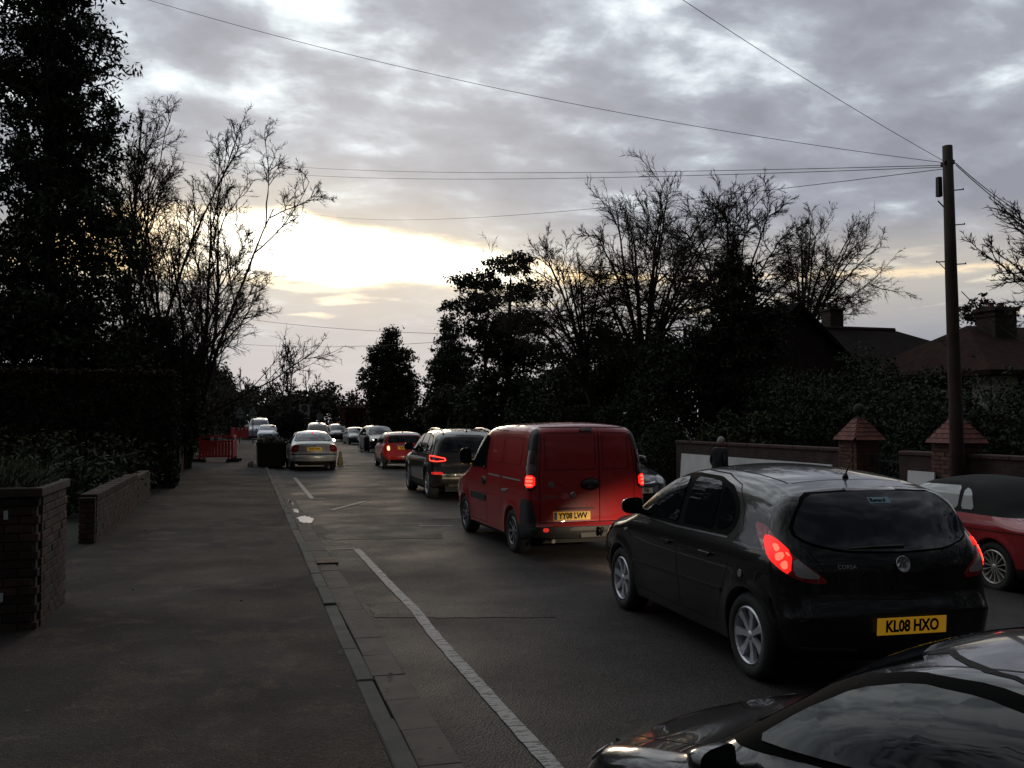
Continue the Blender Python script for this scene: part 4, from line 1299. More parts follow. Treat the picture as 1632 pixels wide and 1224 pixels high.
def near_coupe():
    c = Car('coupe_car', COUPE, NEAR[:3], R(NEAR[3]), 'dark glossy coupe at the near road edge, roof and side window in view', 'car', step=0.02)
    P = paint('deep_grey_paint', (0.010, 0.010, 0.011), 0.25, 0.24, 0.35)
    c.root.scale = (1, 1, 0.91)
    c.root.rotation_euler = (R(-2.2), 0, R(NEAR[3]))
    c.paint([('body', P, lambda p: True)])
    for v in ('L', 'R'):
        sg = -1 if v == 'L' else 1
        c.panel('window_surround', v, [(1.02, 0.735), (1.29, 0.915), (1.54, 1.045), (1.79, 1.112), (2.06, 1.125), (2.40, 1.085), (2.36, 0.80), (1.7, 0.77)], SEAL, off=0.007, cell=0.02)
        c.panel('side_window', v, [(1.27, 0.785), (1.44, 0.92), (1.62, 1.03), (1.82, 1.085), (2.05, 1.088), (2.335, 1.05), (2.30, 0.82), (1.7, 0.795)], mat('coupe_glass', (0.012, 0.016, 0.017), 0.05, ior=1.6), off=0.013, cell=0.035)
        c.panel('quarter_window', v, [(2.50, 0.84), (2.53, 1.05), (2.82, 0.98), (2.95, 0.86)], GLASS, off=0.006)
        c.seam('door_shut_line', v, [(0.98, 0.71), (1.0, 0.5), (1.1, 0.26), (2.4, 0.24), (2.42, 0.6), (2.43, 0.8), (2.455, 1.09), (2.1, 1.15), (1.78, 1.15), (1.5, 1.08)], GAP, 0.007)
        c.seam('roof_gutter', 'T', [(sg * 0.47, 1.62), (sg * 0.48, 2.0), (sg * 0.47, 2.8)], GAP, 0.008)
        c.panel('head_lamp', 'F' + v, [(-0.16, 0.50), (-0.05, 0.49), (0.12, 0.45), (0.14, 0.38), (0.0, 0.38), (-0.12, 0.43)], HEAD, off=0.008, cell=0.04)
        c.mirror(sg, 1.20, 0.68, P, (0.19, 0.13, 0.12))
        c.panel('tail_lamp', 'B' + v, [(-0.2, 0.74), (0.1, 0.72), (0.1, 0.60), (-0.2, 0.62)], LENS_R, off=0.008)
    c.panel('windscreen', 'F', [(-0.54, 0.76), (0.54, 0.76), (0.41, 1.13), (-0.41, 1.13)], GLASS, off=0.006, cell=0.05)
    c.seam('bonnet_line', 'T', [(-0.62, 0.98), (-0.60, 0.6), (-0.48, 0.25)], GAP, 0.007)
    c.seam('bonnet_line', 'T', [(0.62, 0.98), (0.60, 0.6), (0.48, 0.25)], GAP, 0.007)
    p, n = c.hit('T', 0.12, 2.2)
    k = MB().tube([p + Vector((0.07 * math.cos(a) * 1.5, 0.07 * math.sin(a), 0.012)) for a in np.linspace(0, 6.283, 25)], 0.006, 6, False)
    k.build('roof_ring', TRIM, c.root, True)
    aerial(c, 2.55, 0.2, 0.12)
    c.wheels('five', ALLOY, wd=0.18)
    return c


NEAR = (2.73, 2.71, 0.0, 20)
black_hatch()
red_van()
dark_suv()
small_red()
silver_saloon()
convertible()
near_coupe()
front_car('oncoming_hatchback', 'hatch', (7.75, 20.2, -0.12), R(189), 'dark navy hatchback facing the camera beside the red van', (0.007, 0.007, 0.013), 0.3, 'N56 7EB', step=0.035)

# ================================================================== the setting
def bend(y):
    """the road swings gently right in the distance"""
    return 0.0 if y < 70 else (y - 70)**2 / 1200.0


def ribbon(name, xs, zs, y0, y1, m, kind='structure', dy=2.0, wob=0.0, seed=0):
    rng = random.Random(seed)
    n = max(2, int((y1 - y0) / dy))
    V, F = [], []
    k = len(xs)
    for i in range(n + 1):
        y = y0 + (y1 - y0) * i / n
        for j, (x, z) in enumerate(zip(xs, zs)):
            V.append((x + bend(y) + (rng.uniform(-wob, wob) if wob and j in (0, k - 1) else 0), y, z))
    for i in range(n):
        for j in range(k - 1):
            a = i * k + j
            F.append((a, a + 1, a + k + 1, a + k))
    o = mk(name, V, F, m)
    o['kind'] = kind
    return o


def ground_mat(name, base, c2, c3, rough=0.8, big=0.5, agg=0.35, wet=0.0):
    """tarmac: aggregate speckle, worn pale tracks, damp dark patches"""
    if name in MATS:
        return MATS[name]
    m = bpy.data.materials.new(name)
    m.use_nodes = True
    t = m.node_tree
    q = NG(t)
    b = t.nodes['Principled BSDF']
    pos = q.n('ShaderNodeNewGeometry').outputs['Position']
    n1 = q.noise(pos, big, 6, 0.62, 0.3)
    n2 = q.noise(pos, big * 4.3, 5, 0.6, 0.2)
    n3 = q.noise(pos, 75, 3, 0.7)
    v = q.n('ShaderNodeTexVoronoi')
    q.put(v.inputs['Vector'], pos)
    v.inputs['Scale'].default_value = 70
    c = q.mix(q.step(n1, 0.42, 0.60), (*base, 1), (*c2, 1))
    c = q.mix(q.step(n2, 0.50, 0.66, 0, 0.8), c, (*c3, 1))
    sp = q.lin(n3, 0.3, 0.7, 1 - agg, 1 + agg)
    c = q.mix(1.0, c, q.comb(sp, sp, sp), 'MULTIPLY')
    vs = q.lin(v.outputs['Distance'], 0.0, 0.55, 1.75, 0.55)
    c = q.mix(1.0, c, q.comb(vs, vs, vs), 'MULTIPLY')
    ms = q.lin(q.noise(pos, 19, 4, 0.7), 0.3, 0.7, 0.66, 1.34)
    c = q.mix(1.0, c, q.comb(ms, ms, ms), 'MULTIPLY')
    q.put(b.inputs['Base Color'], c)
    q.put(b.inputs['Roughness'], q.lin(q.noise(pos, big * 1.7, 5, 0.6), 0.35, 0.65, rough - wet, min(0.95, rough + 0.08)))
    bp = q.n('ShaderNodeBump')
    bp.inputs['Strength'].default_value = 0.8
    bp.inputs['Distance'].default_value = 0.008
    q.put(bp.inputs['Height'], v.outputs['Distance'])
    q.put(b.inputs['Normal'], bp.outputs[0])
    b.inputs['Specular IOR Level'].default_value = 0.22
    MATS[name] = m
    return m


ROAD = ground_mat('road_tarmac', (0.045, 0.039, 0.037), (0.034, 0.030, 0.029), (0.060, 0.051, 0.047), 0.72, 0.30, 0.40, 0.14)
FOOT = ground_mat('footway_tarmac', (0.042, 0.031, 0.025), (0.018, 0.0155, 0.015), (0.072, 0.050, 0.038), 0.82, 0.45, 0.38, 0.06)
FOOT_R = ground_mat('footway_far_tarmac', (0.05, 0.046, 0.043), (0.038, 0.035, 0.033), (0.06, 0.054, 0.05), 0.82, 0.6, 0.3)
EARTH = mat('garden_earth', (0.026, 0.022, 0.014), 0.95, var=0.9, vscale=1.6, col2=(0.018, 0.024, 0.010), bump=0.6, bscale=22)
KERB_M = mat('kerb_concrete', (0.075, 0.070, 0.062), 0.85, var=0.9, vscale=4, col2=(0.034, 0.038, 0.030), bump=0.3, bscale=60, rand=0.22)
CHAN_M = mat('channel_concrete', (0.098, 0.074, 0.063), 0.85, var=0.9, vscale=3.5, col2=(0.048, 0.040, 0.035), bump=0.3, bscale=60, rand=0.09)
BRICK_M = mat('old_brick', (0.082, 0.040, 0.028), 0.88, var=1.0, vscale=5, col2=(0.030, 0.022, 0.018), bump=0.4, bscale=80, rand=0.4)
MORTAR = mat('mortar', (0.15, 0.125, 0.10), 0.95, var=0.6, vscale=20)

NS = 900.0
mk('ground', [(-NS, -NS, -0.42), (NS, -NS, -0.42), (NS, NS, -0.42), (-NS, NS, -0.42)], [(0, 1, 2, 3)], EARTH)['kind'] = 'structure'
ribbon('road', [1.145, 3.5, 6.0, 8.2, 10.4], [0.0, 0.012, 0.0, -0.14, -0.30], -12, 190, ROAD)
ribbon('footway', [-2.3, -1.4, -0.3, 0.755], [0.085, 0.075, 0.062, 0.058], -8, 190, FOOT, dy=1.0)
ribbon('far_footway', [10.52, 12.0], [-0.19, -0.17], -10, 190, FOOT_R)
o = mk('garden', [(-40, -10, 0.03), (-2.3, -10, 0.05), (-2.3, 130, 0.05), (-40, 130, 0.03)], [(0, 1, 2, 3)], EARTH)
o['kind'] = 'structure'
o = mk('far_garden', [(12.0, -10, -0.2), (60, -10, -0.1), (60, 190, -0.1), (12.0, 190, -0.2)], [(0, 1, 2, 3)], EARTH)
o['kind'] = 'structure'
# entrance drive between the pier and the low wall
o = mk('driveway', [(-9, 10.2, 0.06), (-2.29, 10.2, 0.088), (-2.29, 14.5, 0.088), (-9, 14.5, 0.06)], [(0, 1, 2, 3)], ground_mat('drive_tarmac', (0.035, 0.033, 0.033), (0.026, 0.025, 0.025), (0.045, 0.042, 0.04), 0.8, 0.6))
o['kind'] = 'structure'


def chamfer_box(name, s, m, b=0.008):
    o = MB().box((0, 0, 0), s).build(name, m)
    soft(o, b, 1)
    me = o.data
    bpy.data.objects.remove(o)
    return me


kerb = empty('kerb', (0.82, 0, 0))
kerb['kind'] = 'structure'
km = chamfer_box('kerb_stone', (0.125, 0.911, 0.20), KERB_M, 0.010)
rng = random.Random(3)
for i in range(62):
    y = 0.6 + i * 0.915
    drop = 0.018 if 5.2 < y < 9.6 else 0.0
    inst('kerb_stone', km, kerb, (rng.uniform(-0.006, 0.006), y, -0.032 - drop + rng.uniform(-0.005, 0.005)), (0, rng.uniform(-0.02, 0.02), rng.uniform(-0.006, 0.006)))
channel = empty('drainage_channel', (1.025, 0, 0))
channel['kind'] = 'structure'
cm = chamfer_box('channel_block', (0.235, 0.604, 0.10), CHAN_M, 0.004)
for i in range(95):
    y = 0.4 + i * 0.607
    inst('channel_block', cm, channel, (rng.uniform(-0.005, 0.005), y, -0.040 + rng.uniform(-0.003, 0.002)), (rng.uniform(-0.006, 0.006), rng.uniform(-0.012, 0.012), rng.uniform(-0.008, 0.008)))
far_kerb = ribbon('far_kerb', [10.40, 10.402, 10.52, 10.522], [-0.31, -0.185, -0.18, -0.21], -10, 190, KERB_M)
ribbon('distant_kerb', [0.755, 0.757, 0.885, 1.17], [0.05, 0.06, 0.06, -0.005], 57.2, 190, KERB_M)
# gutter bed under the blocks
ribbon('gutter_bed', [0.755, 1.17], [-0.03, -0.03], -8, 57.2, ROAD)


def paint_mat():
    m = bpy.data.materials.new('worn_road_paint')
    m.use_nodes = True
    q = NG(m.node_tree)
    b = m.node_tree.nodes['Principled BSDF']
    pos = q.n('ShaderNodeNewGeometry').outputs['Position']
    f = q.noise(q.vm('MULTIPLY', pos, (9, 34, 1)), 1.0, 5, 0.65)
    f2 = q.noise(pos, 60, 3, 0.6)
    w = q.step(q.m('ADD', f, q.m('MULTIPLY', f2, 0.35)), 0.54, 0.72)
    q.put(b.inputs['Base Color'], q.mix(w, (0.040, 0.038, 0.038, 1), (0.30, 0.29, 0.28, 1)))
    b.inputs['Roughness'].default_value = 0.7
    return m


PAINT = paint_mat()


def road_z(x):
    return float(np.interp(x, [1.17, 3.5, 6.0, 8.2, 10.4], [0.0, 0.012, 0.0, -0.14, -0.30]))


def marking(pts, w, seed=0, name='road_line'):
    r_ = random.Random(seed)
    q = []
    for a, b in zip(pts, pts[1:]):
        n = max(1, int(math.dist(a, b) / 0.12))
        q += [(a[0] + (b[0] - a[0]) * k / n, a[1] + (b[1] - a[1]) * k / n) for k in range(n)]
    q.append(pts[-1])
    V, F = [], []
    for i, p in enumerate(q):
        t = Vector((q[min(i + 1, len(q) - 1)][0] - q[max(0, i - 1)][0], q[min(i + 1, len(q) - 1)][1] - q[max(0, i - 1)][1])).normalized()
        for sg in (-1, 1):
            d = w / 2 + r_.uniform(-0.004, 0.004)
            x, y = p[0] - t.y * d * sg, p[1] + t.x * d * sg
            V.append((x, y, road_z(x) + 0.008))
        if i:
            k = 2 * i
            F.append((k - 2, k, k + 1, k - 1))
    o = mk(name, V, F, PAINT)
    o['kind'] = 'structure'
    return o


marking([(1.60, -6), (1.60, 4.5), (1.585, 7.8), (1.615, 9.0), (1.59, 10.5), (1.565, 13.5)], 0.10, 1)
marking([(1.20, 13.56), (1.54, 13.56)], 0.045, 2)
marking([(1.55, 22.4), (1.56, 26.0), (1.57, 30.8)], 0.11, 3)
marking([(1.60, 22.3), (1.85, 22.3)], 0.10, 4)
marking([(1.72, 19.4), (2.66, 21.3)], 0.10, 5)
marking([(2.95, 16.1), (3.5, 15.9)], 0.06, 6)
PATCH = ground_mat('patch_tarmac', (0.054, 0.048, 0.045), (0.042, 0.037, 0.035), (0.066, 0.058, 0.054), 0.72, 0.5, 0.45, 0.1)
DARKP = ground_mat('dark_patch_tarmac', (0.026, 0.025, 0.026), (0.022, 0.021, 0.022), (0.032, 0.030, 0.030), 0.75, 0.8, 0.4)


def sheet(name, pts, m, z, jag=0.03, seed=0):
    r_ = random.Random(seed)
    V = []
    n = len(pts)
    for i in range(n):
        a, b = pts[i], pts[(i + 1) % n]
        k = max(1, int(math.dist(a, b) / 0.15))
        for j in range(k):
            x, y = a[0] + (b[0] - a[0]) * j / k + r_.uniform(-jag, jag), a[1] + (b[1] - a[1]) * j / k + r_.uniform(-jag, jag)
            V.append((x, y, z + (road_z(x) if x > 1.17 else 0)))
    o = mk(name, V, [tuple(range(len(V)))], m)
    o['kind'] = 'structure'
    return o


sheet('road_patch', [(1.2, 8.8), (2.8, 8.3), (3.0, 9.05), (1.22, 9.5)], PATCH, 0.004, 0.02, 1)
sheet('road_patch', [(1.25, 14.7), (3.0, 14.3), (3.35, 16.2), (1.3, 16.9)], PATCH, 0.004, 0.06, 2)
WATER = mat('puddle_water', (0.020, 0.018, 0.016), 0.04, ior=1.33, spec=0.5)


def puddle(cx, cy, rx, ry, seed, z=0.0135):
    r_ = random.Random(seed)
    V = [(cx + rx * math.cos(a) * r_.uniform(0.75, 1.15), cy + ry * math.sin(a) * r_.uniform(0.75, 1.15), z) for a in np.linspace(0, 6.1, 26)]
    o = mk('puddle', V, [tuple(range(len(V)))], WATER)
    o['kind'] = 'structure'


for i, (x, y, rx, ry) in enumerate([(1.10, 17.7, 0.15, 0.70), (1.02, 19.5, 0.06, 0.5), (1.0, 21.4, 0.06, 0.8)]):
    puddle(x, y, rx, ry, 20 + i)

# iron gully grate in the channel and a square cover in the footway
gr = tag(empty('drain_grate', (1.035, 12.35, 0.012)), 'dark iron drain grate set in the gutter', 'drain')
CASTI = mat('cast_iron', (0.020, 0.018, 0.017), 0.6, 0.3, var=0.5, vscale=20)
MB().box((0, 0, 0.004), (0.29, 0.42, 0.012)).build('grate_frame', mat('grate_hole', (0.004, 0.004, 0.004), 0.9), gr)
gb = MB().box((0, 0, 0.014), (0.27, 0.022, 0.012)).mesh('grate_bar', CASTI)
for i in range(8):
    inst('grate_bar', gb, gr, (0, -0.18 + i * 0.052, 0))
# ------------------------------------------------------------------ brickwork
BW, BH, BJ = 0.215, 0.065, 0.010
brick_me = chamfer_box('brick', (BW, 0.1025, BH), BRICK_M, 0.004)


def brick_face(parent, org, dirx, length, courses, rng, start=0, off=0.05, m=brick_me, name='brick', depth=1.0):
    """bricks laid in half bond along dirx from org; every brick an object"""
    d = Vector(dirx)
    ang = math.atan2(d.y, d.x)
    for c in range(courses):
        x = -(BW + BJ) / 2 if c % 2 else 0.0
        while x < length - 0.02:
            a, b = max(0, x), min(length, x + BW)
            if b - a > 0.05:
                p = Vector(org) + d * ((a + b) / 2) + Vector((0, 0, (c + start) * (BH + BJ) + BH / 2))
                n = Vector((d.y, -d.x, 0))
                inst(name, m, parent, p + n * (rng.uniform(-0.004, 0.004) - 0.051 + 0.010), (rng.uniform(-0.01, 0.01), rng.uniform(-0.01, 0.01), ang), ((b - a) / BW, depth, 1))
            x += BW + BJ


rng = random.Random(11)
# near gate pier
pier = tag(empty('brick_pier', (0, 0, 0.07)), 'near brick gate pier with coping slab and grass growing on top', 'pier')
x0, x1, y0, y1 = -2.95, -1.68, 8.78, 10.05
MB().box(((x0 + x1) / 2 - 0.005, (y0 + y1) / 2 + 0.005, 0.555), (x1 - x0 - 0.03, y1 - y0 - 0.03, 1.11)).build('mortar_core', MORTAR, pier)
brick_face(pier, (x0, y0, 0.0), (1, 0, 0), x1 - x0 - 0.0, 15, rng)
brick_face(pier, (x1, y0 + 0.105, 0.0), (0, 1, 0), y1 - y0 - 0.105, 15, rng, m=brick_me)
cp = MB().box(((x0 + x1) / 2, (y0 + y1) / 2, 1.165), (x1 - x0 + 0.06, y1 - y0 + 0.06, 0.08)).build('coping_slab', mat('coping_stone', (0.07, 0.052, 0.042), 0.9, var=0.8, vscale=8, bump=0.5, bscale=40), pier)
soft(cp, 0.012, 2)
for z, x in ((0.98, -1.93), (0.29, -1.955)):
    t = MB().box((x, y0 - 0.018, z), (0.033, 0.006, 0.075)).build('reflector_tag', mat('white_tag', (0.55, 0.56, 0.58), 0.4), pier)
# low garden wall beyond the drive
lw = tag(empty('garden_wall', (0, 0, 0.07)), 'low brick garden wall edging the footway beyond the drive', 'wall')
MB().box((-2.165, 18.55, 0.32), (0.19, 7.86, 0.60)).build('mortar_core', MORTAR, lw)
brick_face(lw, (-2.27, 14.58, 0), (1, 0, 0), 0.215, 9, rng)
brick_face(lw, (-2.055, 14.69, 0), (0, 1, 0), 5.4, 8, rng)
b = MB()
for c in range(8):
    for i in range(11):
        b.box((-2.055 - 0.041, 20.21 + i * 0.225 + (0.11 if c % 2 else 0), c * 0.075 + 0.0325), (0.10, 0.213, 0.064))
b.build('far_bricks', BRICK_M, lw)['kind'] = 'stuff'
lw_c = chamfer_box('coping_brick', (0.235, 0.066, 0.105), BRICK_M, 0.006)
for i in range(70):
    y = 14.72 + i * 0.076
    inst('coping_brick', lw_c, lw, (-2.16 + rng.uniform(-0.004, 0.004), y, 0.655 + rng.uniform(-0.004, 0.004)), (0, 0, rng.uniform(-0.02, 0.02)))
MB().box((-2.16, 21.25, 0.625), (0.22, 2.45, 0.05)).build('coping_run', BRICK_M, lw)
# farther wall with reddish posts on the left
fw = tag(empty('brick_wall', (-2.2, 34, 0.07)), 'brown brick wall on the left before the red barriers', 'wall')
MB().box((0, 0, 0.45), (0.22, 9.0, 0.9)).box((0.02, 4.4, 0.6), (0.36, 0.36, 1.2)).box((0.02, -4.4, 0.55), (0.36, 0.36, 1.1)).build('wall_run', mat('red_brown_brick', (0.12, 0.045, 0.03), 0.9, var=0.7, vscale=14, bump=0.4), fw)


def brick_tex(name, c1, c2, mo, axis='X'):
    if name in MATS:
        return MATS[name]
    m = bpy.data.materials.new(name)
    m.use_nodes = True
    q = NG(m.node_tree)
    b = m.node_tree.nodes['Principled BSDF']
    g_ = q.n('ShaderNodeNewGeometry')
    s = q.n('ShaderNodeSeparateXYZ')
    q.put(s.inputs[0], g_.outputs['Position'])
    h = q.m('ADD', s.outputs[0], s.outputs[1])
    v = q.comb(h, s.outputs[2], 0.0)
    t = q.n('ShaderNodeTexBrick')
    q.put(t.inputs['Vector'], v)
    t.inputs['Scale'].default_value = 1.0
    t.inputs['Brick Width'].default_value = 0.225
    t.inputs['Row Height'].default_value = 0.075
    t.inputs['Mortar Size'].default_value = 0.006
    t.inputs['Color1'].default_value = (*c1, 1)
    t.inputs['Color2'].default_value = (*c2, 1)
    t.inputs['Mortar'].default_value = (*mo, 1)
    f = q.noise(g_.outputs['Position'], 3.0, 5, 0.6)
    k = q.lin(f, 0.3, 0.7, 0.55, 1.25)
    q.put(b.inputs['Base Color'], q.mix(1.0, t.outputs[0], q.comb(k, k, k), 'MULTIPLY'))
    b.inputs['Roughness'].default_value = 0.9
    bp = q.n('ShaderNodeBump')
    bp.inputs['Strength'].default_value = 0.6
    bp.inputs['Distance'].default_value = 0.01
    bp.invert = True
    q.put(bp.inputs['Height'], t.outputs['Fac'])
    q.put(b.inputs['Normal'], bp.outputs[0])
    MATS[name] = m
    return m


WALLB = brick_tex('wall_brick', (0.074, 0.038, 0.030), (0.050, 0.028, 0.024), (0.055, 0.048, 0.042))
COPE = mat('tile_coping', (0.09, 0.05, 0.04), 0.9, var=0.7, vscale=10)


def wall_run(ya, yb, label, x=12.12, top=1.27):
    w = tag(empty('boundary_wall', (x, (ya + yb) / 2, -0.2)), label, 'wall')
    L_ = abs(yb - ya)
    MB().box((0, 0, (top + 0.2) / 2 - 0.04), (0.23, L_, top + 0.2 - 0.08)).build('brickwork', WALLB, w)
    n = max(1, int(L_ / 0.9))
    cmz = chamfer_box('coping_stone', (0.29, L_ / n - 0.008, 0.08), COPE, 0.015)
    for i in range(n):
        inst('coping_stone', cmz, w, (rng.uniform(-0.005, 0.005), -L_ / 2 + (i + 0.5) * L_ / n, top + 0.162), (0, 0, rng.uniform(-0.004, 0.004)))


wall_run(16.56, 24.55, 'long brick boundary wall behind the white boards and the walking man')
wall_run(13.88, 15.02, 'short brick wall between the iron gate and the telegraph pole')
wall_run(-6.0, 13.26, 'brick boundary wall right of the telegraph pole, behind the red convertible')
TILE_M = mat('clay_tile', (0.22, 0.062, 0.042), 0.75, var=0.8, vscale=9, col2=(0.09, 0.038, 0.032), rand=0.25, bump=0.3, bscale=60)
PBRICK = mat('pier_brick', (0.15, 0.066, 0.045), 0.85, var=0.8, vscale=9, col2=(0.075, 0.042, 0.034), bump=0.4, bscale=80, rand=0.35)
pbrick_me = chamfer_box('brick', (BW, 0.1025, BH), PBRICK, 0.004)
tile_me = chamfer_box('roof_tile', (0.135, 0.15, 0.016), TILE_M, 0.003)


def tiled_pier(y, label, ball):
    p = tag(empty('gate_pier', (12.05, y, -0.2)), label, 'pier', 'tiled gate piers')
    hw = 0.285
    H = 1.66
    MB().box((0, 0, H / 2), (2 * hw - 0.03, 2 * hw - 0.03, H)).build('mortar_core', MORTAR, p)
    nc = int(H / 0.075)
    brick_face(p, (-hw, -hw, 0), (1, 0, 0), 2 * hw, nc, rng, m=pbrick_me)
    brick_face(p, (-hw, hw, 0), (0, -1, 0), 2 * hw - 0.105, nc, rng, m=pbrick_me)
    # pyramid of clay tiles
    e, ap, zh = 0.36, 0.07, 0.42
    core = MB().add([(-e + 0.03, -e + 0.03, H), (e - 0.03, -e + 0.03, H), (e - 0.03, e - 0.03, H), (-e + 0.03, e - 0.03, H), (-ap, -ap, H + zh), (ap, -ap, H + zh), (ap, ap, H + zh), (-ap, ap, H + zh)],
                    [(3, 2, 1, 0), (4, 5, 6, 7), (0, 1, 5, 4), (1, 2, 6, 5), (2, 3, 7, 6), (3, 0, 4, 7)])
    cap = core.build('cap_core', mat('cap_mortar', (0.10, 0.06, 0.045), 0.9), p)
    rows = 5
    sl = math.atan2(zh, e - ap)
    for sd_ in range(4):
        rm = Matrix.Rotation(sd_ * math.pi / 2, 3, 'Z')
        for r_ in range(rows):
            t = (r_ + 0.45) / rows
            half = e + (ap - e) * t
            n = max(1, round(2 * half / 0.135))
            for k in range(n):
                pos = Vector((-half + (k + 0.5) * 2 * half / n, -half - 0.004, H + zh * t + 0.012))
                q = inst('roof_tile', tile_me, cap, rm @ pos, (0, 0, 0), (2 * half / n / 0.137, 1, 1))
                q.rotation_euler = (Matrix.Rotation(sd_ * math.pi / 2, 3, 'Z') @ Matrix.Rotation(sl - 0.10, 3, 'X')).to_euler()
    if ball:
        MB().lathe([(0.09, 0), (0.06, 0.04), (0.035, 0.07), (0.07, 0.10), (0.105, 0.15), (0.115, 0.20), (0.10, 0.26), (0.06, 0.30), (0.0, 0.315)], 16, c=(0, 0, H + zh)).build('ball_finial', mat('finial_stone', (0.05, 0.045, 0.04), 0.9, var=0.6, vscale=10), p, True)
    else:
        MB().lathe([(0.09, 0), (0.085, 0.03), (0.0, 0.06)], 12, c=(0, 0, H + zh)).build('cap_top', TILE_M, p)


tiled_pier(16.27, 'brick gate pier with red tiled cap and ball finial', True)
tiled_pier(13.57, 'brick gate pier with red tiled cap half hidden by the telegraph pole', False)
# iron gate
gt = tag(empty('iron_gate', (12.1, 15.5, -0.2)), 'dark iron bar gate between the wall and the tiled pier', 'gate')
IRON = mat('black_iron', (0.012, 0.012, 0.012), 0.6)
for z in (0.15, 0.85, 1.25):
    MB().box((0, 0, z), (0.03, 0.9, 0.04)).build('gate_rail', IRON, gt)
bar = MB().tube([(0, 0, 0.05), (0, 0, 1.36)], 0.011, 6).lathe([(0.02, 1.36), (0.0, 1.43)], 6).mesh('gate_bar', IRON)
for i in range(8):
    inst('gate_bar', bar, gt, (0, -0.42 + i * 0.12, 0))
# white boards against the wall
WB = mat('white_board', (0.82, 0.82, 0.82), 0.55, var=0.35, vscale=2.5, col2=(0.45, 0.45, 0.44))


def board_run(ya, yb, label, n):
    w = tag(empty('white_hoarding', (11.68, (ya + yb) / 2, -0.18)), label, 'hoarding')
    L_ = yb - ya
    for i in range(n):
        q = MB().box((0, 0, 0), (0.025, L_ / n - 0.012, 1.10)).build('board', WB, w)
        q.location = (rng.uniform(-0.006, 0.006), -L_ / 2 + (i + 0.5) * L_ / n, 0.565)
        q.rotation_euler = (0, R(4), 0)
    for i in range(n + 1):
        MB().box((0.07, -L_ / 2 + 0.05 + i * (L_ - 0.1) / n, 0.5), (0.05, 0.05, 1.0)).build('support_post', mat('timber', (0.12, 0.085, 0.05), 0.85), w)


board_run(16.7, 23.6, 'long low white boards standing along the wall behind the man', 3)
board_run(13.72, 14.42, 'small white board low on the wall beside the telegraph pole', 1)

# ------------------------------------------------------------------ telegraph poles, wires
POLE = mat('pole_timber', (0.060, 0.036, 0.026), 0.85, var=0.8, vscale=5, col2=(0.028, 0.020, 0.017), bump=0.5, bscale=30)
tp = tag(empty('telegraph_pole', (11.66, 13.1, -0.2)), 'tall brown timber telegraph pole beside the tiled pier', 'pole')
PT = Vector((-0.06, 0.05, 6.78))
MB().tube([(0, 0, -0.1), (-0.02, 0.015, 2.2), (-0.045, 0.035, 4.6), PT], [0.118, 0.112, 0.098, 0.082], 14).build('pole_shaft', POLE, tp, True)
steps = [(1, 6.0), (1, 4.72), (1, 3.98), (1, 2.85), (-1, 4.78), (-1, 3.42), (1, 5.4), (-1, 2.5)]
vx = Vector((math.cos(R(-41)), math.sin(R(-41)), 0))
for sg, z in steps:
    t = z / 6.8
    c0 = PT * t
    c0.z = z
    a = c0 + vx * sg * 0.07
    q = MB().tube([a, a + vx * sg * 0.16], 0.010, 6).tube([a + vx * sg * 0.155 - Vector((0, 0, 0.012)), a + vx * sg * 0.155 + Vector((0, 0, 0.022))], 0.010, 6)
    if sg < 0:
        q.tube([a - Vector((0, 0, 0.16)), a + vx * sg * 0.13], 0.007, 6)
    q.build('step_iron', mat('step_steel', (0.05, 0.045, 0.045), 0.6, 0.6), tp)
bx_ = MB().box(PT * 0.9 - vx * 0.15 + Vector((0, 0, -0.02)), (0.08, 0.08, 0.34), taper=0.9)
bx_.build('terminal_box', mat('box_grey', (0.022, 0.02, 0.022), 0.6), tp)
MB().tube([PT * 0.9 - vx * 0.17 - Vector((0, 0, 0.26)), PT * 0.9 - vx * 0.05 - Vector((0, 0, 0.42))], 0.012, 6).build('box_bracket', MATS['step_steel'], tp)
for k in range(4):
    a = k * 1.57 + 0.4
    MB().lathe([(0.018, 0), (0.03, 0.02), (0.022, 0.045), (0.03, 0.06), (0.0, 0.085)], 8, c=(PT.x + 0.10 * math.cos(a), PT.y + 0.10 * math.sin(a), 6.44)).build('insulator', mat('insulator_dark', (0.03, 0.02, 0.02), 0.3), tp)
TOP = Vector((11.60, 13.15, 6.28))


def wire(a, b, sag, label, r_=0.006, n=28, side=(0, 0)):
    pts = []
    for i in range(n + 1):
        t = i / n
        p = Vector(a).lerp(Vector(b), t)
        p.z -= sag * 4 * t * (1 - t)
        pts.append(p)
    o = MB().tube(pts, r_, 5).build('overhead_wire', mat('wire_black', (0.018, 0.018, 0.02), 0.6))
    tag(o, label, 'wire', 'overhead wires')


wire(TOP, (-3.4, 20.4, 10.9), 0.40, 'overhead wire rising from the pole to the upper left sky', 0.0051)
wire(TOP, (2.8, 10.4, 8.35), 0.12, 'short overhead wire rising steeply from the pole over the road', 0.0045)
wire(TOP - Vector((0.05, 0, 0.04)), (-6.5, 76, 22.9), 0.75, 'upper of the paired wires running from the pole to the left', 0.0066)
wire(TOP - Vector((0.05, 0, 0.07)), (-6.3, 76, 22.3), 0.8, 'lower of the paired wires running from the pole to the left', 0.0066)
wire(TOP - Vector((0.05, 0, 0.10)), (4.4, 73, 17.9), 0.7, 'thin wire slanting from the pole past the bare treetops', 0.0066)
wire(TOP + Vector((0.12, -0.05, 0.0)), (26.5, 23.0, 8.3), 0.7, 'upper wire leaving the pole towards the right', 0.008)
wire(TOP + Vector((0.12, -0.05, -0.03)), (19.0, 15.8, 5.1), 0.35, 'lower wire leaving the pole towards the right', 0.008)
wire((11.75, 13.05, 4.05), (24.0, 22.0, 4.2), 0.55, 'slack cable from low on the pole into the right trees', 0.008)
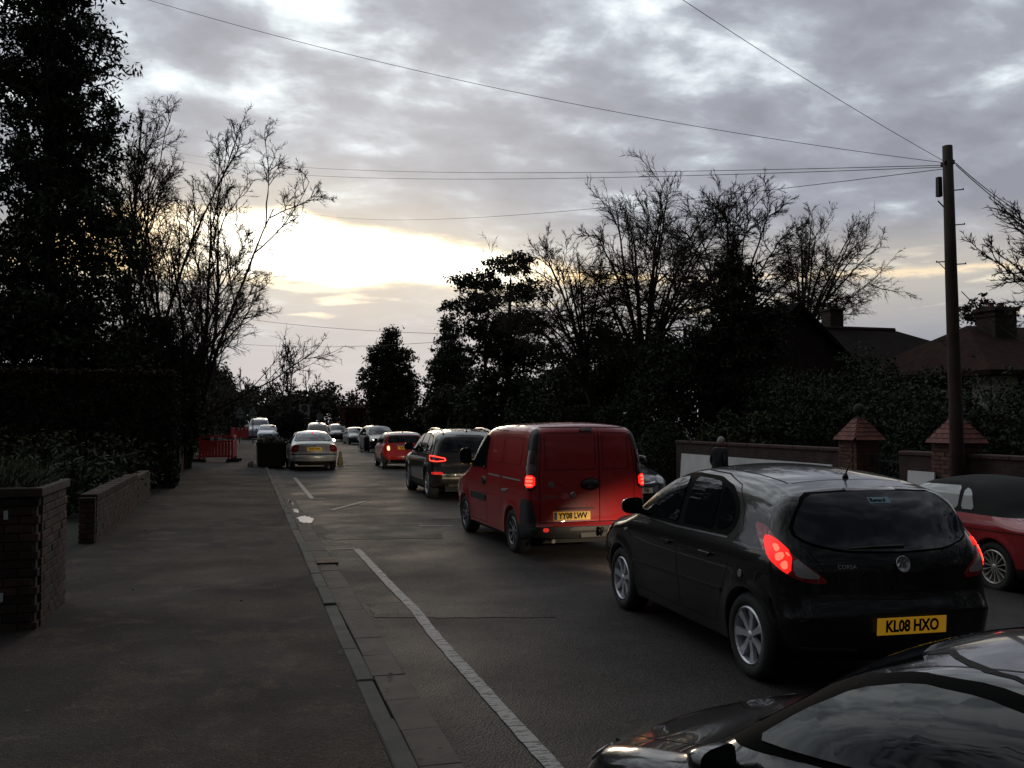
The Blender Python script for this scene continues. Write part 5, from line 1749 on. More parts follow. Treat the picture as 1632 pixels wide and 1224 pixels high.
wire((11.9, 46.5, 6.3), (-4.0, 74, 10.2), 0.4, 'far overhead wire from the distant pole to the left trees', 0.012)
wire((11.9, 46.5, 6.1), (-3.0, 90, 9.2), 0.5, 'lowest far overhead wire beyond the distant pole', 0.012)
dp = tag(empty('distant_pole', (11.95, 46.6, -0.2)), 'slim distant timber pole in front of the dark trees', 'pole')
MB().tube([(0, 0, 0), (0.02, 0, 3.5), (0.03, 0, 6.65)], [0.11, 0.10, 0.085], 10).build('pole_shaft', POLE, dp, True)
MB().box((0.03, 0, 6.3), (0.9, 0.08, 0.08)).build('cross_arm', POLE, dp)

# ------------------------------------------------------------------ houses
ROOF_M = mat('roof_clay', (0.026, 0.019, 0.017), 0.95, spec=0.05, var=0.8, vscale=3.0, col2=(0.016, 0.013, 0.013), bump=0.6, bscale=9)
RENDER = mat('pale_render', (0.62, 0.55, 0.48), 0.9, var=0.4, vscale=2)
DBRICK = brick_tex('house_brick', (0.065, 0.034, 0.027), (0.05, 0.028, 0.024), (0.06, 0.054, 0.048))
PANE = mat('window_pane', (0.010, 0.012, 0.014), 0.05, ior=1.5)
FRAME = mat('white_frame', (0.55, 0.55, 0.56), 0.6)


def prism(V, F, name, m, parent):
    return mk(name, V, F, m, parent)


def window(parent, c, w, h, nx, ny, normal='-Y', fm=None):
    """frame with a pane and glazing bars standing proud"""
    ax = (1, 0, 0) if normal == '-Y' else (0, 1, 0)
    d = Vector((0, -1, 0)) if normal == '-Y' else Vector((-1, 0, 0))
    A = Vector(ax)
    fr = MB()
    C = Vector(c)

    def bar(p, sx, sz):
        s = (sx, 0.06, sz) if normal == '-Y' else (0.06, sx, sz)
        fr.box(p + d * 0.04, s)
    bar(C + Vector((0, 0, h / 2)), w + 0.1, 0.07)
    bar(C - Vector((0, 0, h / 2)), w + 0.1, 0.07)
    bar(C + A * w / 2, 0.07, h - 0.07)
    bar(C - A * w / 2, 0.07, h - 0.07)
    for i in range(1, nx):
        bar(C + A * (-w / 2 + w * i / nx), 0.045, h - 0.07)
    for j in range(1, ny):
        s = (w - 0.07, 0.05, 0.045) if normal == '-Y' else (0.05, w - 0.07, 0.045)
        fr.box(C + Vector((0, 0, -h / 2 + h * j / ny)) + d * 0.04, s)
    f = fr.build('window', fm or FRAME, parent)
    s = (w - 0.02, 0.02, h - 0.02) if normal == '-Y' else (0.02, w - 0.02, h - 0.02)
    MB().box(C + d * 0.015, s).build('pane', PANE, f)
    return f


h1 = tag(empty('hipped_house', (24.5, 33, -0.15)), 'dark house with broad hipped roof behind the shrubs and bare trees', 'house')
# wall block: local x along the ridge, y depth
MB().box((-0.2, 0, 1.95), (11.0, 6.6, 3.9)).build('wall', DBRICK, h1)
e, zt, ze = 0.45, 5.78, 3.85
xa, xb = -5.7, 5.3
V = [(xa - e, -3.3 - e, ze), (xb + e, -3.3 - e, ze), (xb + e, 3.3 + e, ze), (xa - e, 3.3 + e, ze), (-2.6, 0, zt), (1.75, 0, zt),
     (xa - e, -3.3 - e, ze - 0.14), (xb + e, -3.3 - e, ze - 0.14), (xb + e, 3.3 + e, ze - 0.14), (xa - e, 3.3 + e, ze - 0.14)]
rf = prism(V, [(0, 1, 5, 4), (1, 2, 5), (2, 3, 4, 5), (3, 0, 4), (6, 7, 1, 0), (7, 8, 2, 1), (8, 9, 3, 2), (9, 6, 0, 3), (9, 8, 7, 6)], 'roof', ROOF_M, h1)
MB().box((-1.05, 0.3, 6.0), (0.62, 0.62, 1.1)).box((-1.05, 0.3, 6.58), (0.74, 0.74, 0.08)).tube([(-1.2, 0.3, 6.6), (-1.2, 0.3, 6.85)], 0.11, 10).tube([(-0.9, 0.3, 6.6), (-0.9, 0.3, 6.85)], 0.11, 10).build('chimney', DBRICK, rf)
MB().tube([(-2.6, 0, zt + 0.02), (1.75, 0, zt + 0.02)], 0.09, 8).build('ridge_tiles', mat('ridge_clay', (0.045, 0.025, 0.02), 0.9), rf)
MB().box((-0.2, -3.78, ze - 0.06), (11.9, 0.10, 0.12)).build('gutter', mat('gutter_grey', (0.10, 0.10, 0.10), 0.6), h1)
# front gable wing
V = [(x_ - 2.6, y_, z_) for x_, y_, z_ in [(-5.6, -4.6, 0), (-1.2, -4.6, 0), (-1.2, -3.31, 0), (-5.6, -3.31, 0), (-5.6, -4.6, 4.0), (-1.2, -4.6, 4.0), (-1.2, -3.31, 4.0), (-5.6, -3.31, 4.0), (-3.4, -4.6, 5.95), (-3.4, -3.31, 5.95)]]
prism(V, [(0, 1, 5, 8, 4), (1, 2, 6, 5), (3, 0, 4, 7)], 'gable_wall', DBRICK, h1)
V = [(x_ - 2.6, y_, z_) for x_, y_, z_ in [(-6.0, -4.95, 3.75), (-3.4, -4.95, 6.12), (-0.8, -4.95, 3.75), (-6.0, 0.4, 3.75), (-3.4, 0.4, 6.12), (-0.8, 0.4, 3.75), (-6.0, -4.95, 3.60), (-3.4, -4.95, 5.95), (-0.8, -4.95, 3.60), (-6.0, 0.4, 3.60), (-3.4, 0.4, 5.95), (-0.8, 0.4, 3.60)]]
prism(V, [(0, 1, 4, 3), (1, 2, 5, 4), (6, 9, 10, 7), (7, 10, 11, 8), (0, 6, 7, 1), (1, 7, 8, 2), (0, 3, 9, 6), (2, 8, 11, 5)], 'gable_roof', ROOF_M, h1)
window(h1, (-6.0, -4.61, 2.6), 1.6, 1.1, 4, 2)
window(h1, (0.6, -3.31, 3.0), 1.5, 1.0, 3, 2)
window(h1, (3.4, -3.31, 3.0), 1.2, 1.0, 2, 2)

h2 = tag(empty('cottage', (24.3, 25.0, -0.15)), 'house at the right edge with big brick chimney and pale wall', 'house')
MB().box((0, 0, 1.75), (7.0, 6.0, 3.5)).build('wall', DBRICK, h2)
V = [(-4.0, -3.5, 3.45), (4.0, -3.5, 3.45), (4.0, 3.5, 3.45), (-4.0, 3.5, 3.45), (-1.6, 0, 5.1), (4.0, 0, 5.1), (-4.0, -3.5, 3.3), (4.0, -3.5, 3.3), (4.0, 3.5, 3.3), (-4.0, 3.5, 3.3)]
rf = prism(V, [(0, 1, 5, 4), (1, 2, 5), (2, 3, 4, 5), (3, 0, 4), (6, 7, 1, 0), (7, 8, 2, 1), (8, 9, 3, 2), (9, 6, 0, 3), (9, 8, 7, 6)], 'roof', mat('cottage_tile', (0.050, 0.027, 0.020), 0.95, spec=0.05, var=0.8, vscale=3, col2=(0.024, 0.016, 0.015), bump=0.6, bscale=9), h2)
MB().box((-1.0, -0.6, 4.85), (0.85, 0.8, 1.4)).box((-1.0, -0.6, 5.56), (0.98, 0.93, 0.12)).box((-1.0, -0.6, 5.36), (0.92, 0.86, 0.06)).build('chimney', DBRICK, rf)
for k in (-1.2, -0.8):
    MB().lathe([(0.11, 0), (0.10, 0.05), (0.09, 0.14), (0.11, 0.17)], 10, c=(k, -0.6, 5.62)).build('chimney_pot', TILE_M, rf)
MB().box((-3.515, -2.62, 2.85), (0.03, 0.70, 1.0)).build('pale_panel', RENDER, h2)
MB().box((-3.05, -3.016, 2.72), (0.90, 0.03, 1.15)).build('pale_panel', RENDER, h2)
MB().box((-3.51, 0.4, 1.5), (0.02, 1.4, 2.4)).build('wall_boarding', mat('dark_boarding', (0.04, 0.03, 0.025), 0.9), h2)  # thin dark sheet on the side wall
window(h2, (-3.53, -1.55, 2.55), 0.95, 0.72, 4, 2, '-X')
window(h2, (0.4, -3.0, 2.3), 1.4, 1.0, 3, 2)
# garage far ahead on the right
ga = tag(empty('open_garage', (14.6, 86, -0.15)), 'low flat-roofed open garage with pale fascia in the distance', 'garage')
for x in (-2.0, 2.0):
    MB().box((x, 2.0, 1.05), (0.16, 5.0, 2.1)).build('side_wall', mat('garage_wall', (0.06, 0.05, 0.045), 0.9), ga)
MB().box((0, 4.5, 1.05), (3.84, 0.15, 2.1)).build('back_wall', MATS['garage_wall'], ga)
MB().box((0, 2.0, 2.15), (4.4, 5.4, 0.10)).build('roof', MATS['garage_wall'], ga)
MB().box((0, -0.73, 2.16), (4.4, 0.05, 0.13)).build('fascia', mat('fascia_pale', (0.26, 0.21, 0.16), 0.8), ga)
MB().box((2.06, -0.66, 1.0), (0.14, 0.10, 2.0)).build('door_post', MATS['fascia_pale'], ga)
# timber fence
fe = tag(empty('timber_fence', (13.2, 52.0, -0.15)), 'weathered grey timber fence panels below the dark trees', 'fence')
fb = chamfer_box('fence_board', (0.145, 0.02, 1.75), mat('fence_grey', (0.11, 0.095, 0.08), 0.9, var=0.6, vscale=6, rand=0.25), 0.003)
for i in range(26):
    inst('fence_board', fb, fe, (-1.9 + i * 0.15, 0, 0.92 + rng.uniform(-0.01, 0.01)))
for i in range(3):
    MB().box((-1.98 + i * 1.95, 0.06, 1.0), (0.09, 0.09, 2.0)).build('fence_post', MATS['fence_grey'], fe)

# ------------------------------------------------------------------ street things
# lit street lamp
la = tag(empty('street_lamp', (6.45, 150, 0.05)), 'distant street lamp with its white light on', 'street lamp')
MB().tube([(0, 0, 0), (0, 0, 1.5), (0, 0, 6.1)], [0.10, 0.08, 0.06], 8).build('lamp_post', mat('lamp_grey', (0.08, 0.08, 0.08), 0.6, 0.4), la)
MB().lathe([(0.0, 6.05), (0.16, 6.10), (0.26, 6.32), (0.20, 6.50), (0.0, 6.56)], 12).build('lamp_head', mat('lamp_glow', (0.8, 0.8, 0.8), 0.4, emit=(0.95, 0.97, 1.0), strength=5.0), la)


def sign(loc, h, shape, label):
    s = tag(empty('road_sign', loc), label, 'sign')
    MB().tube([(0, 0, 0), (0, 0, h + 0.2)], 0.035, 8).build('sign_post', mat('lamp_grey'), s)
    wm = mat('sign_white', (0.30, 0.31, 0.32), 0.5)
    if shape == 'square':
        p = MB().box((0, -0.05, h), (0.78, 0.02, 1.1)).build('sign_plate', wm, s)
        MB().lathe([(0.0, 0.0), (0.24, 0.0), (0.24, 0.012), (0.0, 0.012)], 20, 'Y', c=(0, -0.075, h + 0.28)).build('sign_disc', mat('sign_dark', (0.05, 0.045, 0.05), 0.5), p)
        MB().box((0, -0.066, h - 0.35), (0.6, 0.010, 0.10)).build('sign_bar', MATS['sign_dark'], p)
    elif shape == 'triangle':
        p = mk('sign_plate', [(-0.36, -0.05, h - 0.25), (0.36, -0.05, h - 0.25), (0, -0.05, h + 0.38), (-0.36, -0.03, h - 0.25), (0.36, -0.03, h - 0.25), (0, -0.03, h + 0.38)], [(0, 1, 2), (5, 4, 3), (0, 3, 4, 1), (1, 4, 5, 2), (2, 5, 3, 0)], wm, s)
        MB().box((0, -0.055, h - 0.45), (0.55, 0.02, 0.2)).build('sign_plate', wm, s)
        MB().box((0, -0.056, h - 0.03), (0.07, 0.010, 0.28)).build('sign_mark', mat('sign_dark', (0.05, 0.045, 0.05), 0.5), p)
    else:
        MB().lathe([(0.0, 0.0), (0.3, 0.0), (0.3, 0.02), (0.0, 0.02)], 20, 'Y', c=(0, -0.06, h)).build('sign_plate', mat('sign_grey', (0.10, 0.10, 0.10), 0.6), s)


sign((4.3, 71.0, 0.05), 2.45, 'square', 'tall white rectangular road sign with dark disc beyond the round bush')
sign((0.62, 74.0, 0.05), 2.5, 'triangle', 'triangular warning sign on a post above the pale van')
sign((-0.35, 76.0, 0.05), 2.55, 'triangle', 'triangular warning sign beyond the far red barriers')
sign((6.1, 80.0, 0.02), 2.2, 'round', 'small grey round sign on a thin post beyond the silver saloon')
RED_P = mat('red_plastic', (0.52, 0.014, 0.016), 0.45, var=0.4, vscale=4, col2=(0.34, 0.010, 0.012))


def barrier(loc, rz, label):
    b_ = tag(empty('safety_barrier', loc, rz), label, 'barrier', 'red plastic safety barriers')
    q = MB()
    for z in (0.97, 0.80, 0.22):
        q.box((0, 0, z), (1.24, 0.05, 0.075 if z != 0.80 else 0.05))
    q.box((-0.64, 0, 0.57), (0.06, 0.06, 0.88)).box((0.64, 0, 0.57), (0.06, 0.06, 0.88))
    fr = q.build('barrier_frame', RED_P, b_)
    bm_ = _cache.setdefault('bbar', MB().box((0, 0, 0.51), (0.117, 0.044, 0.53)).mesh('barrier_bar', RED_P))
    for i in range(9):
        inst('barrier_bar', bm_, b_, (-0.52 + i * 0.13, 0, 0))
    for x in (-0.16, 0.16):
        MB().box((x, -0.038, 0.895), (0.14, 0.012, 0.13)).build('reflector', mat('reflector_white', (0.50, 0.46, 0.44), 0.5), b_)
    b_.scale = (1.0, 1.0, 1.12)
    for x in (-0.5, 0.5):
        MB().box((x, 0, 0.05), (0.09, 0.55, 0.10)).box((x, 0, 0.14), (0.06, 0.1, 0.12)).build('barrier_foot', mat('black_rubber', (0.015, 0.015, 0.015), 0.8), b_)


barrier((-1.15, 41.6, 0.07), R(2), 'red slatted plastic barrier facing the camera on the footway')
barrier((-0.42, 42.35, 0.07), R(84), 'red barrier set end-on at the road side of the nearest barrier')
barrier((-1.85, 42.4, 0.07), R(92), 'red barrier set end-on against the brown brick wall')
barrier((-0.35, 88.5, 0.07), R(25), 'far red barrier, nearest of the distant group')
barrier((-1.0, 92.0, 0.07), R(70), 'far red barrier standing behind the distant group')
barrier((0.15, 91.0, 0.07), R(75), 'far red barrier beside the pale van')
# builder's skip with rubble
sk = tag(empty('skip_bin', (1.02, 38.6, 0.0)), "dark builder's skip heaped with rubble beside the silver saloon", 'skip')
V = [(-0.52, -1.45, 0.08), (0.52, -1.45, 0.08), (0.52, 1.45, 0.08), (-0.52, 1.45, 0.08), (-0.55, -1.75, 0.98), (0.55, -1.75, 0.98), (0.55, 1.75, 0.98), (-0.55, 1.75, 0.98)]
o = mk('skip_body', V, [(3, 2, 1, 0), (0, 1, 5, 4), (1, 2, 6, 5), (2, 3, 7, 6), (3, 0, 4, 7)], mat('skip_steel', (0.016, 0.016, 0.015), 0.7, var=0.5, vscale=6, col2=(0.04, 0.028, 0.02)), sk)
q = MB()
for y in (-1.75, 1.75):
    q.box((0, y, 0.98), (1.16, 0.06, 0.07))
for x in (-0.55, 0.55):
    q.box((x, 0, 0.98), (0.06, 3.44, 0.07))
q.build('skip_rim', MATS['skip_steel'], sk)
q = MB()
r_ = random.Random(5)
for i in range(70):
    x, y = r_.uniform(-0.45, 0.45), r_.uniform(-1.6, 1.6)
    q.box((x, y, 0.92 + 0.22 * (1 - (x / 0.6)**2) * r_.uniform(0.4, 1.0)), (r_.uniform(0.08, 0.26), r_.uniform(0.08, 0.3), r_.uniform(0.05, 0.16)), M=Matrix.Rotation(r_.uniform(0, 3), 3, Vector((r_.random(), r_.random(), r_.random() + 0.1))))
q.build('rubble', mat('rubble_grey', (0.075, 0.068, 0.06), 0.95, var=0.8, vscale=5, col2=(0.03, 0.026, 0.024)), sk)['kind'] = 'stuff'
# small pale sack at the kerb end of the skip
o = MB().lathe([(0.0, 0.0), (0.10, 0.01), (0.13, 0.09), (0.10, 0.20), (0.04, 0.25), (0.0, 0.26)], 12).build('rubble_sack', mat('sack_white', (0.32, 0.30, 0.28), 0.8), None, True, (0.24, 37.2, 0.065))
tag(o, 'small pale sack on the kerb left of the dark skip', 'sack')
# leaning pale cone
cn = tag(empty('traffic_cone', (3.75, 38.2, 0.01)), 'pale yellowish cone beside the rear wing of the silver saloon', 'cone')
MB().lathe([(0.13, 0.03), (0.11, 0.2), (0.05, 0.55), (0.035, 0.6), (0.0, 0.605)], 14).build('cone_body', mat('cone_pale', (0.26, 0.20, 0.13), 0.6), cn, True)
MB().box((0, 0, 0.015), (0.36, 0.36, 0.03)).build('cone_base', MATS['cone_pale'], cn)
# dark bollard with pale feet in the road
bo = tag(empty('road_bollard', (7.05, 56.0, -0.06)), 'short dark bollard on pale feet in front of the oncoming cars', 'bollard')
MB().lathe([(0.16, 0.1), (0.17, 0.5), (0.19, 0.85), (0.13, 0.98), (0.0, 1.0)], 14).build('bollard_post', mat('bollard_dark', (0.012, 0.011, 0.012), 0.5), bo, True)
for x in (-0.33, 0.33):
    MB().box((x, 0, 0.10), (0.26, 0.3, 0.16), taper=0.7).build('bollard_foot', mat('bollard_pale', (0.40, 0.38, 0.36), 0.6), bo)
# kerbed build-out with the round bush
o = sheet('planting_bed', [(0.9, 52.5), (2.6, 52.8), (3.3, 54.0), (3.4, 60.5), (2.6, 62), (0.9, 62.3)], EARTH, 0.09, 0.02, 9)

# ------------------------------------------------------------------ the rest of the traffic
front_car('oncoming_mpv', 'mpv', (8.05, 58.6, -0.13), R(184), 'dark mauve people carrier facing the camera, nearest of the distant row', (0.030, 0.024, 0.030), 0.5, 'LR53 KPE', step=0.07)
front_car('parked_car', 'hatch', (9.15, 80.0, -0.21), R(183), 'grey car facing the camera behind the dark people carrier', (0.07, 0.07, 0.075), 0.6, 'P417 WGC', step=0.07)
front_car('parked_car', 'mpv', (8.75, 92.5, -0.18), R(183), 'dark upright car behind the grey one in the distant row', (0.02, 0.018, 0.02), 0.4, step=0.08)
front_car('parked_car', 'hatch', (8.4, 106.0, -0.15), R(182), 'slate blue car at the far end of the oncoming row', (0.06, 0.065, 0.08), 0.5, step=0.08)
front_car('white_car', 'hatch', (1.95, 84.0, 0.0), R(179), 'white hatchback facing the camera in front of the pale van', (0.46, 0.50, 0.60), 0.0, step=0.07, glass=mat('sky_glass', (0.10, 0.12, 0.14), 0.05, ior=1.9), grille_m=mat('grille_blue', (0.02, 0.03, 0.16), 0.4))
front_car('pale_van', 'van', (1.35, 92.5, 0.0), R(179), 'pale blue-white van facing the camera at the left kerb', (0.40, 0.45, 0.55), 0.0, step=0.08, glass=mat('sky_glass'), cat='van')
front_car('queue_car', 'mpv', (5.75, 79.0, 0.0), R(0), 'white-roofed car far ahead, just above the silver saloon roof', (0.62, 0.58, 0.54), 0.0, step=0.07)
front_car('distant_car', 'hatch', (6.75, 122, 0.0), R(170), 'distant white car on the bend beyond the round bush', (0.6, 0.6, 0.6), 0.0, step=0.09)

# ================================================================== trees and plants
def tubes(P, Rd, sides):
    """P (N,K,3) polylines, Rd (N,K) radii -> vertices and quads, all at once"""
    N, K, _ = P.shape
    T = np.gradient(P, axis=1)
    T /= np.linalg.norm(T, axis=2, keepdims=True) + 1e-9
    ref = np.where(np.abs(T[..., 2:3]) < 0.9, np.array([0, 0, 1.0]), np.array([1.0, 0, 0]))
    U = np.cross(T, ref)
    U /= np.linalg.norm(U, axis=2, keepdims=True) + 1e-9
    Wv = np.cross(T, U)
    a = np.arange(sides) * 2 * np.pi / sides
    V = P[:, :, None, :] + Rd[:, :, None, None] * (U[:, :, None, :] * np.cos(a)[None, None, :, None] + Wv[:, :, None, :] * np.sin(a)[None, None, :, None])
    idx = np.arange(N * K * sides).reshape(N, K, sides)
    nx = np.roll(idx, -1, axis=2)
    F = np.stack([idx[:, :-1], nx[:, :-1], nx[:, 1:], idx[:, 1:]], axis=-1).reshape(-1, 4)
    return V.reshape(-1, 3), F


def merge(parts):
    Vs, Fs, k = [], [], 0
    for V, F in parts:
        Vs.append(V)
        Fs.append(F + k)
        k += len(V)
    return np.vstack(Vs), np.vstack(Fs)


def unit(v):
    return v / (np.linalg.norm(v, axis=-1, keepdims=True) + 1e-9)


def grow(start, dirs, length, radius, K, wander, up, rng, tip=0.35, curve=None):
    """a level of branches: N polylines with K points that wander and bend upward"""
    N = len(start)
    P = np.zeros((N, K, 3))
    P[:, 0] = start
    d = unit(dirs)
    st = length / (K - 1)
    for k in range(1, K):
        d = unit(d + rng.normal(0, wander, (N, 3)) + np.array([0, 0, up]) + (0 if curve is None else np.array(curve)))
        P[:, k] = P[:, k - 1] + d * st[:, None]
    t = np.linspace(0, 1, K)
    Rd = radius[:, None] * (1 - (1 - tip) * t[None, :])
    return P, Rd


def spawn(P, Rd, n, rng, t0, t1, ang, rad_k, len_arr, len_k, taper_len=0.5, down=0.0):
    """n children on every branch"""
    N, K, _ = P.shape
    par = np.repeat(np.arange(N), n)
    t = rng.uniform(t0, t1, N * n)
    f = t * (K - 1)
    i = np.clip(f.astype(int), 0, K - 2)
    w = (f - i)[:, None]
    pos = P[par, i] * (1 - w) + P[par, i + 1] * w
    tan = unit(P[par, i + 1] - P[par, i])
    rnd = unit(rng.normal(0, 1, (N * n, 3)))
    perp = unit(rnd - (rnd * tan).sum(1, keepdims=True) * tan)
    a = np.radians(rng.normal(ang, ang * 0.25, N * n))[:, None]
    d = tan * np.cos(a) + perp * np.sin(a)
    r0 = (Rd[par, i] * (1 - w[:, 0]) + Rd[par, i + 1] * w[:, 0]) * rad_k
    ln = len_arr[par] * len_k * (1 - taper_len * t) * rng.uniform(0.65, 1.25, N * n)
    return pos, d, ln, r0


BARK = mat('dark_bark', (0.030, 0.022, 0.018), 0.9, var=0.7, vscale=6, col2=(0.05, 0.042, 0.03))
BARK2 = mat('twig_brown', (0.046, 0.030, 0.022), 0.9)


def bare_tree(label, loc, H, seed, stems=1, spread=0.25, lean=(0, 0), n=(7, 6, 6, 5), ang=(42, 40, 40, 38), ups=(0.06, 0.10, 0.08, 0.05), lk=(0.62, 0.52, 0.48, 0.5), r0=0.16, t0=0.30, wander=0.10, twig=0.005, stem_len=0.72, group='bare trees', curve=None, name='bare_tree', taper=0.45, minr=(0.017, 0.011, 0.0082)):
    rng = np.random.default_rng(seed)
    root = tag(empty(name, loc), label, 'tree', group)
    az_ = rng.uniform(0, 2 * np.pi, stems)
    if stems > 1:
        az_ = np.arange(stems) * 2 * np.pi / stems + rng.uniform(-0.4, 0.4, stems)
    sp_ = spread * rng.uniform(0.35, 1.0, stems) if stems > 1 else np.full(stems, spread * 0.2)
    d = np.stack([np.cos(az_) * sp_ + lean[0], np.sin(az_) * sp_ + lean[1], np.ones(stems)], 1)
    s = np.stack([np.cos(az_) * 0.10 * (stems > 1), np.sin(az_) * 0.10 * (stems > 1), np.full(stems, -0.1)], 1)
    ln = np.full(stems, H * stem_len) * rng.uniform(0.75, 1.0, stems)
    P0, R0 = grow(s, d, ln, np.full(stems, r0) * rng.uniform(0.7, 1.0, stems), 12, wander * 0.5, 0.02, rng, 0.22, curve)
    R0[:, 0] *= 1.35
    V, F = tubes(P0, R0, 9)
    mk('trunk', V, F, BARK, root, True)
    parts = []
    P, Rd, L_ = P0, R0, ln
    for lv in range(len(n)):
        pos, dd, l2, r2 = spawn(P, Rd, n[lv], rng, t0 if lv == 0 else 0.18, 1.0, ang[lv], 0.60, L_, lk[lv], taper if lv == 0 else 0.35)
        r2 = np.maximum(r2, [0.03, minr[0], minr[1], minr[2]][min(lv, 3)])
        l2 = np.maximum(l2, 0.12)
        K = (9, 6, 4, 2)[min(lv, 3)]
        P, Rd = grow(pos, dd, l2, r2, K, wander * (1.0 + 0.25 * lv), ups[lv], rng, (0.30, 0.28, 0.30, 0.25)[min(lv, 3)], curve if lv == 0 else None)
        L_ = l2
        parts.append(tubes(P, Rd, (6, 4, 3, 3)[min(lv, 3)]))
    V, F = merge(parts)
    mk('crown', V, F, BARK2, root, False)
    return root


def crown_tree(label, loc, fork, centre, radii, seed, limbs=14, n=(9, 8, 7), lk=(0.36, 0.42, 0.45), ang=(46, 42, 40), ups=(0.05, 0.04, 0.03), r0=0.2, group='bare trees on the right', wander=0.11, name='bare_tree', zmin=-0.35, minr=(0.018, 0.012, 0.0088)):
    """a broad bare crown: limbs arch from the fork out to points spread through an ellipsoid, twigs fill it"""
    rng = np.random.default_rng(seed)
    root = tag(empty(name, loc), label, 'tree', group)
    base, fk, cc, rr = np.array([0, 0, -0.1]), np.array(fork, float), np.array(centre, float), np.array(radii, float)
    t = np.linspace(0, 1, 12)[:, None]
    mid = (base + fk) / 2 + np.array([0.15, 0.1, 0.2])
    P0 = ((1 - t)**2 * base + 2 * t * (1 - t) * mid + t**2 * fk)[None]
    P0 += rng.normal(0, 0.025, P0.shape)
    R0 = (r0 * (1 - 0.45 * t[:, 0]))[None].copy()
    R0[0, 0] *= 1.4
    mk('trunk', *tubes(P0, R0, 9), BARK, root, True)
    u = unit(rng.normal(0, 1, (limbs * 6, 3)))
    u = u[u[:, 2] > zmin]
    keep = [0]
    for k in range(1, len(u)):                               # spread the limb targets evenly
        if len(keep) < limbs and np.min(np.linalg.norm(u[keep] - u[k], axis=1)) > 0.48:
            keep.append(k)
    u = u[keep]
    L_ = len(u)
    tgt = cc + u * rr * rng.uniform(0.72, 0.95, L_)[:, None]
    st = P0[0, rng.integers(7, 12, L_)]
    dist = np.linalg.norm(tgt - st, axis=1)
    ctl = st + (tgt - st) * 0.45 + np.array([0, 0, 1.0]) * (dist * rng.uniform(0.10, 0.30, L_))[:, None]
    t = np.linspace(0, 1, 11)[None, :, None]
    P = (1 - t)**2 * st[:, None] + 2 * t * (1 - t) * ctl[:, None] + t**2 * tgt[:, None]
    jit = rng.normal(0, 0.05, P.shape)
    jit[:, 0] = 0
    P = P + np.cumsum(jit, axis=1) * 0.6
    Rd = (r0 * 0.42) * (1 - 0.78 * t[:, :, 0]) * rng.uniform(0.6, 1.0, L_)[:, None]
    parts = [tubes(P, Rd, 6)]
    ln = dist
    for lv in range(len(n)):
        pos, dd, l2, r2 = spawn(P, Rd, n[lv], rng, 0.25 if lv == 0 else 0.15, 1.0, ang[lv], 0.62, ln, lk[lv], 0.30)
        out = unit((pos - cc) / rr)
        dd = unit(dd + out * (0.50, 0.35, 0.2)[lv])
        r2 = np.maximum(r2, minr[lv])
        l2 = np.maximum(l2, 0.10)
        P, Rd = grow(pos, dd, l2, r2, (7, 5, 2)[lv], wander * (1 + 0.2 * lv), ups[lv], rng, 0.28)
        ln = l2
        parts.append(tubes(P, Rd, (4, 3, 3)[lv]))
    mk('crown', *merge(parts), BARK2, root, False)
    return root


def leaf_quads(C, N_, size, rng, stretch=1.7, up=None):
    """one small kite per centre C with random facing"""
    n = len(C)
    a = unit(rng.normal(0, 1, (n, 3)) + (0 if up is None else np.array(up)))
    r = unit(rng.normal(0, 1, (n, 3)))
    b = unit(np.cross(a, r))
    s = size * rng.uniform(0.55, 1.3, n)[:, None]
    V = np.empty((n, 4, 3))
    V[:, 0] = C - a * s * stretch * 0.5
    V[:, 1] = C + b * s * 0.5
    V[:, 2] = C + a * s * stretch * 0.5
    V[:, 3] = C - b * s * 0.5
    return V.reshape(-1, 3), np.arange(n * 4).reshape(n, 4)


def leaf_mat(name, c, c2):
    return mat(name, c, 0.75, var=1.0, vscale=1.1, col2=c2, spec=0.2)


EVER = leaf_mat('evergreen_dark', (0.044, 0.060, 0.028), (0.024, 0.034, 0.020))
EVER2 = leaf_mat('evergreen_olive', (0.060, 0.063, 0.027), (0.031, 0.037, 0.020))
IVY = leaf_mat('ivy_leaf', (0.029, 0.042, 0.019), (0.016, 0.022, 0.013))
RUST = leaf_mat('rust_leaf', (0.13, 0.042, 0.024), (0.07, 0.028, 0.018))
LAUREL = leaf_mat('laurel_leaf', (0.060, 0.070, 0.030), (0.025, 0.034, 0.016))


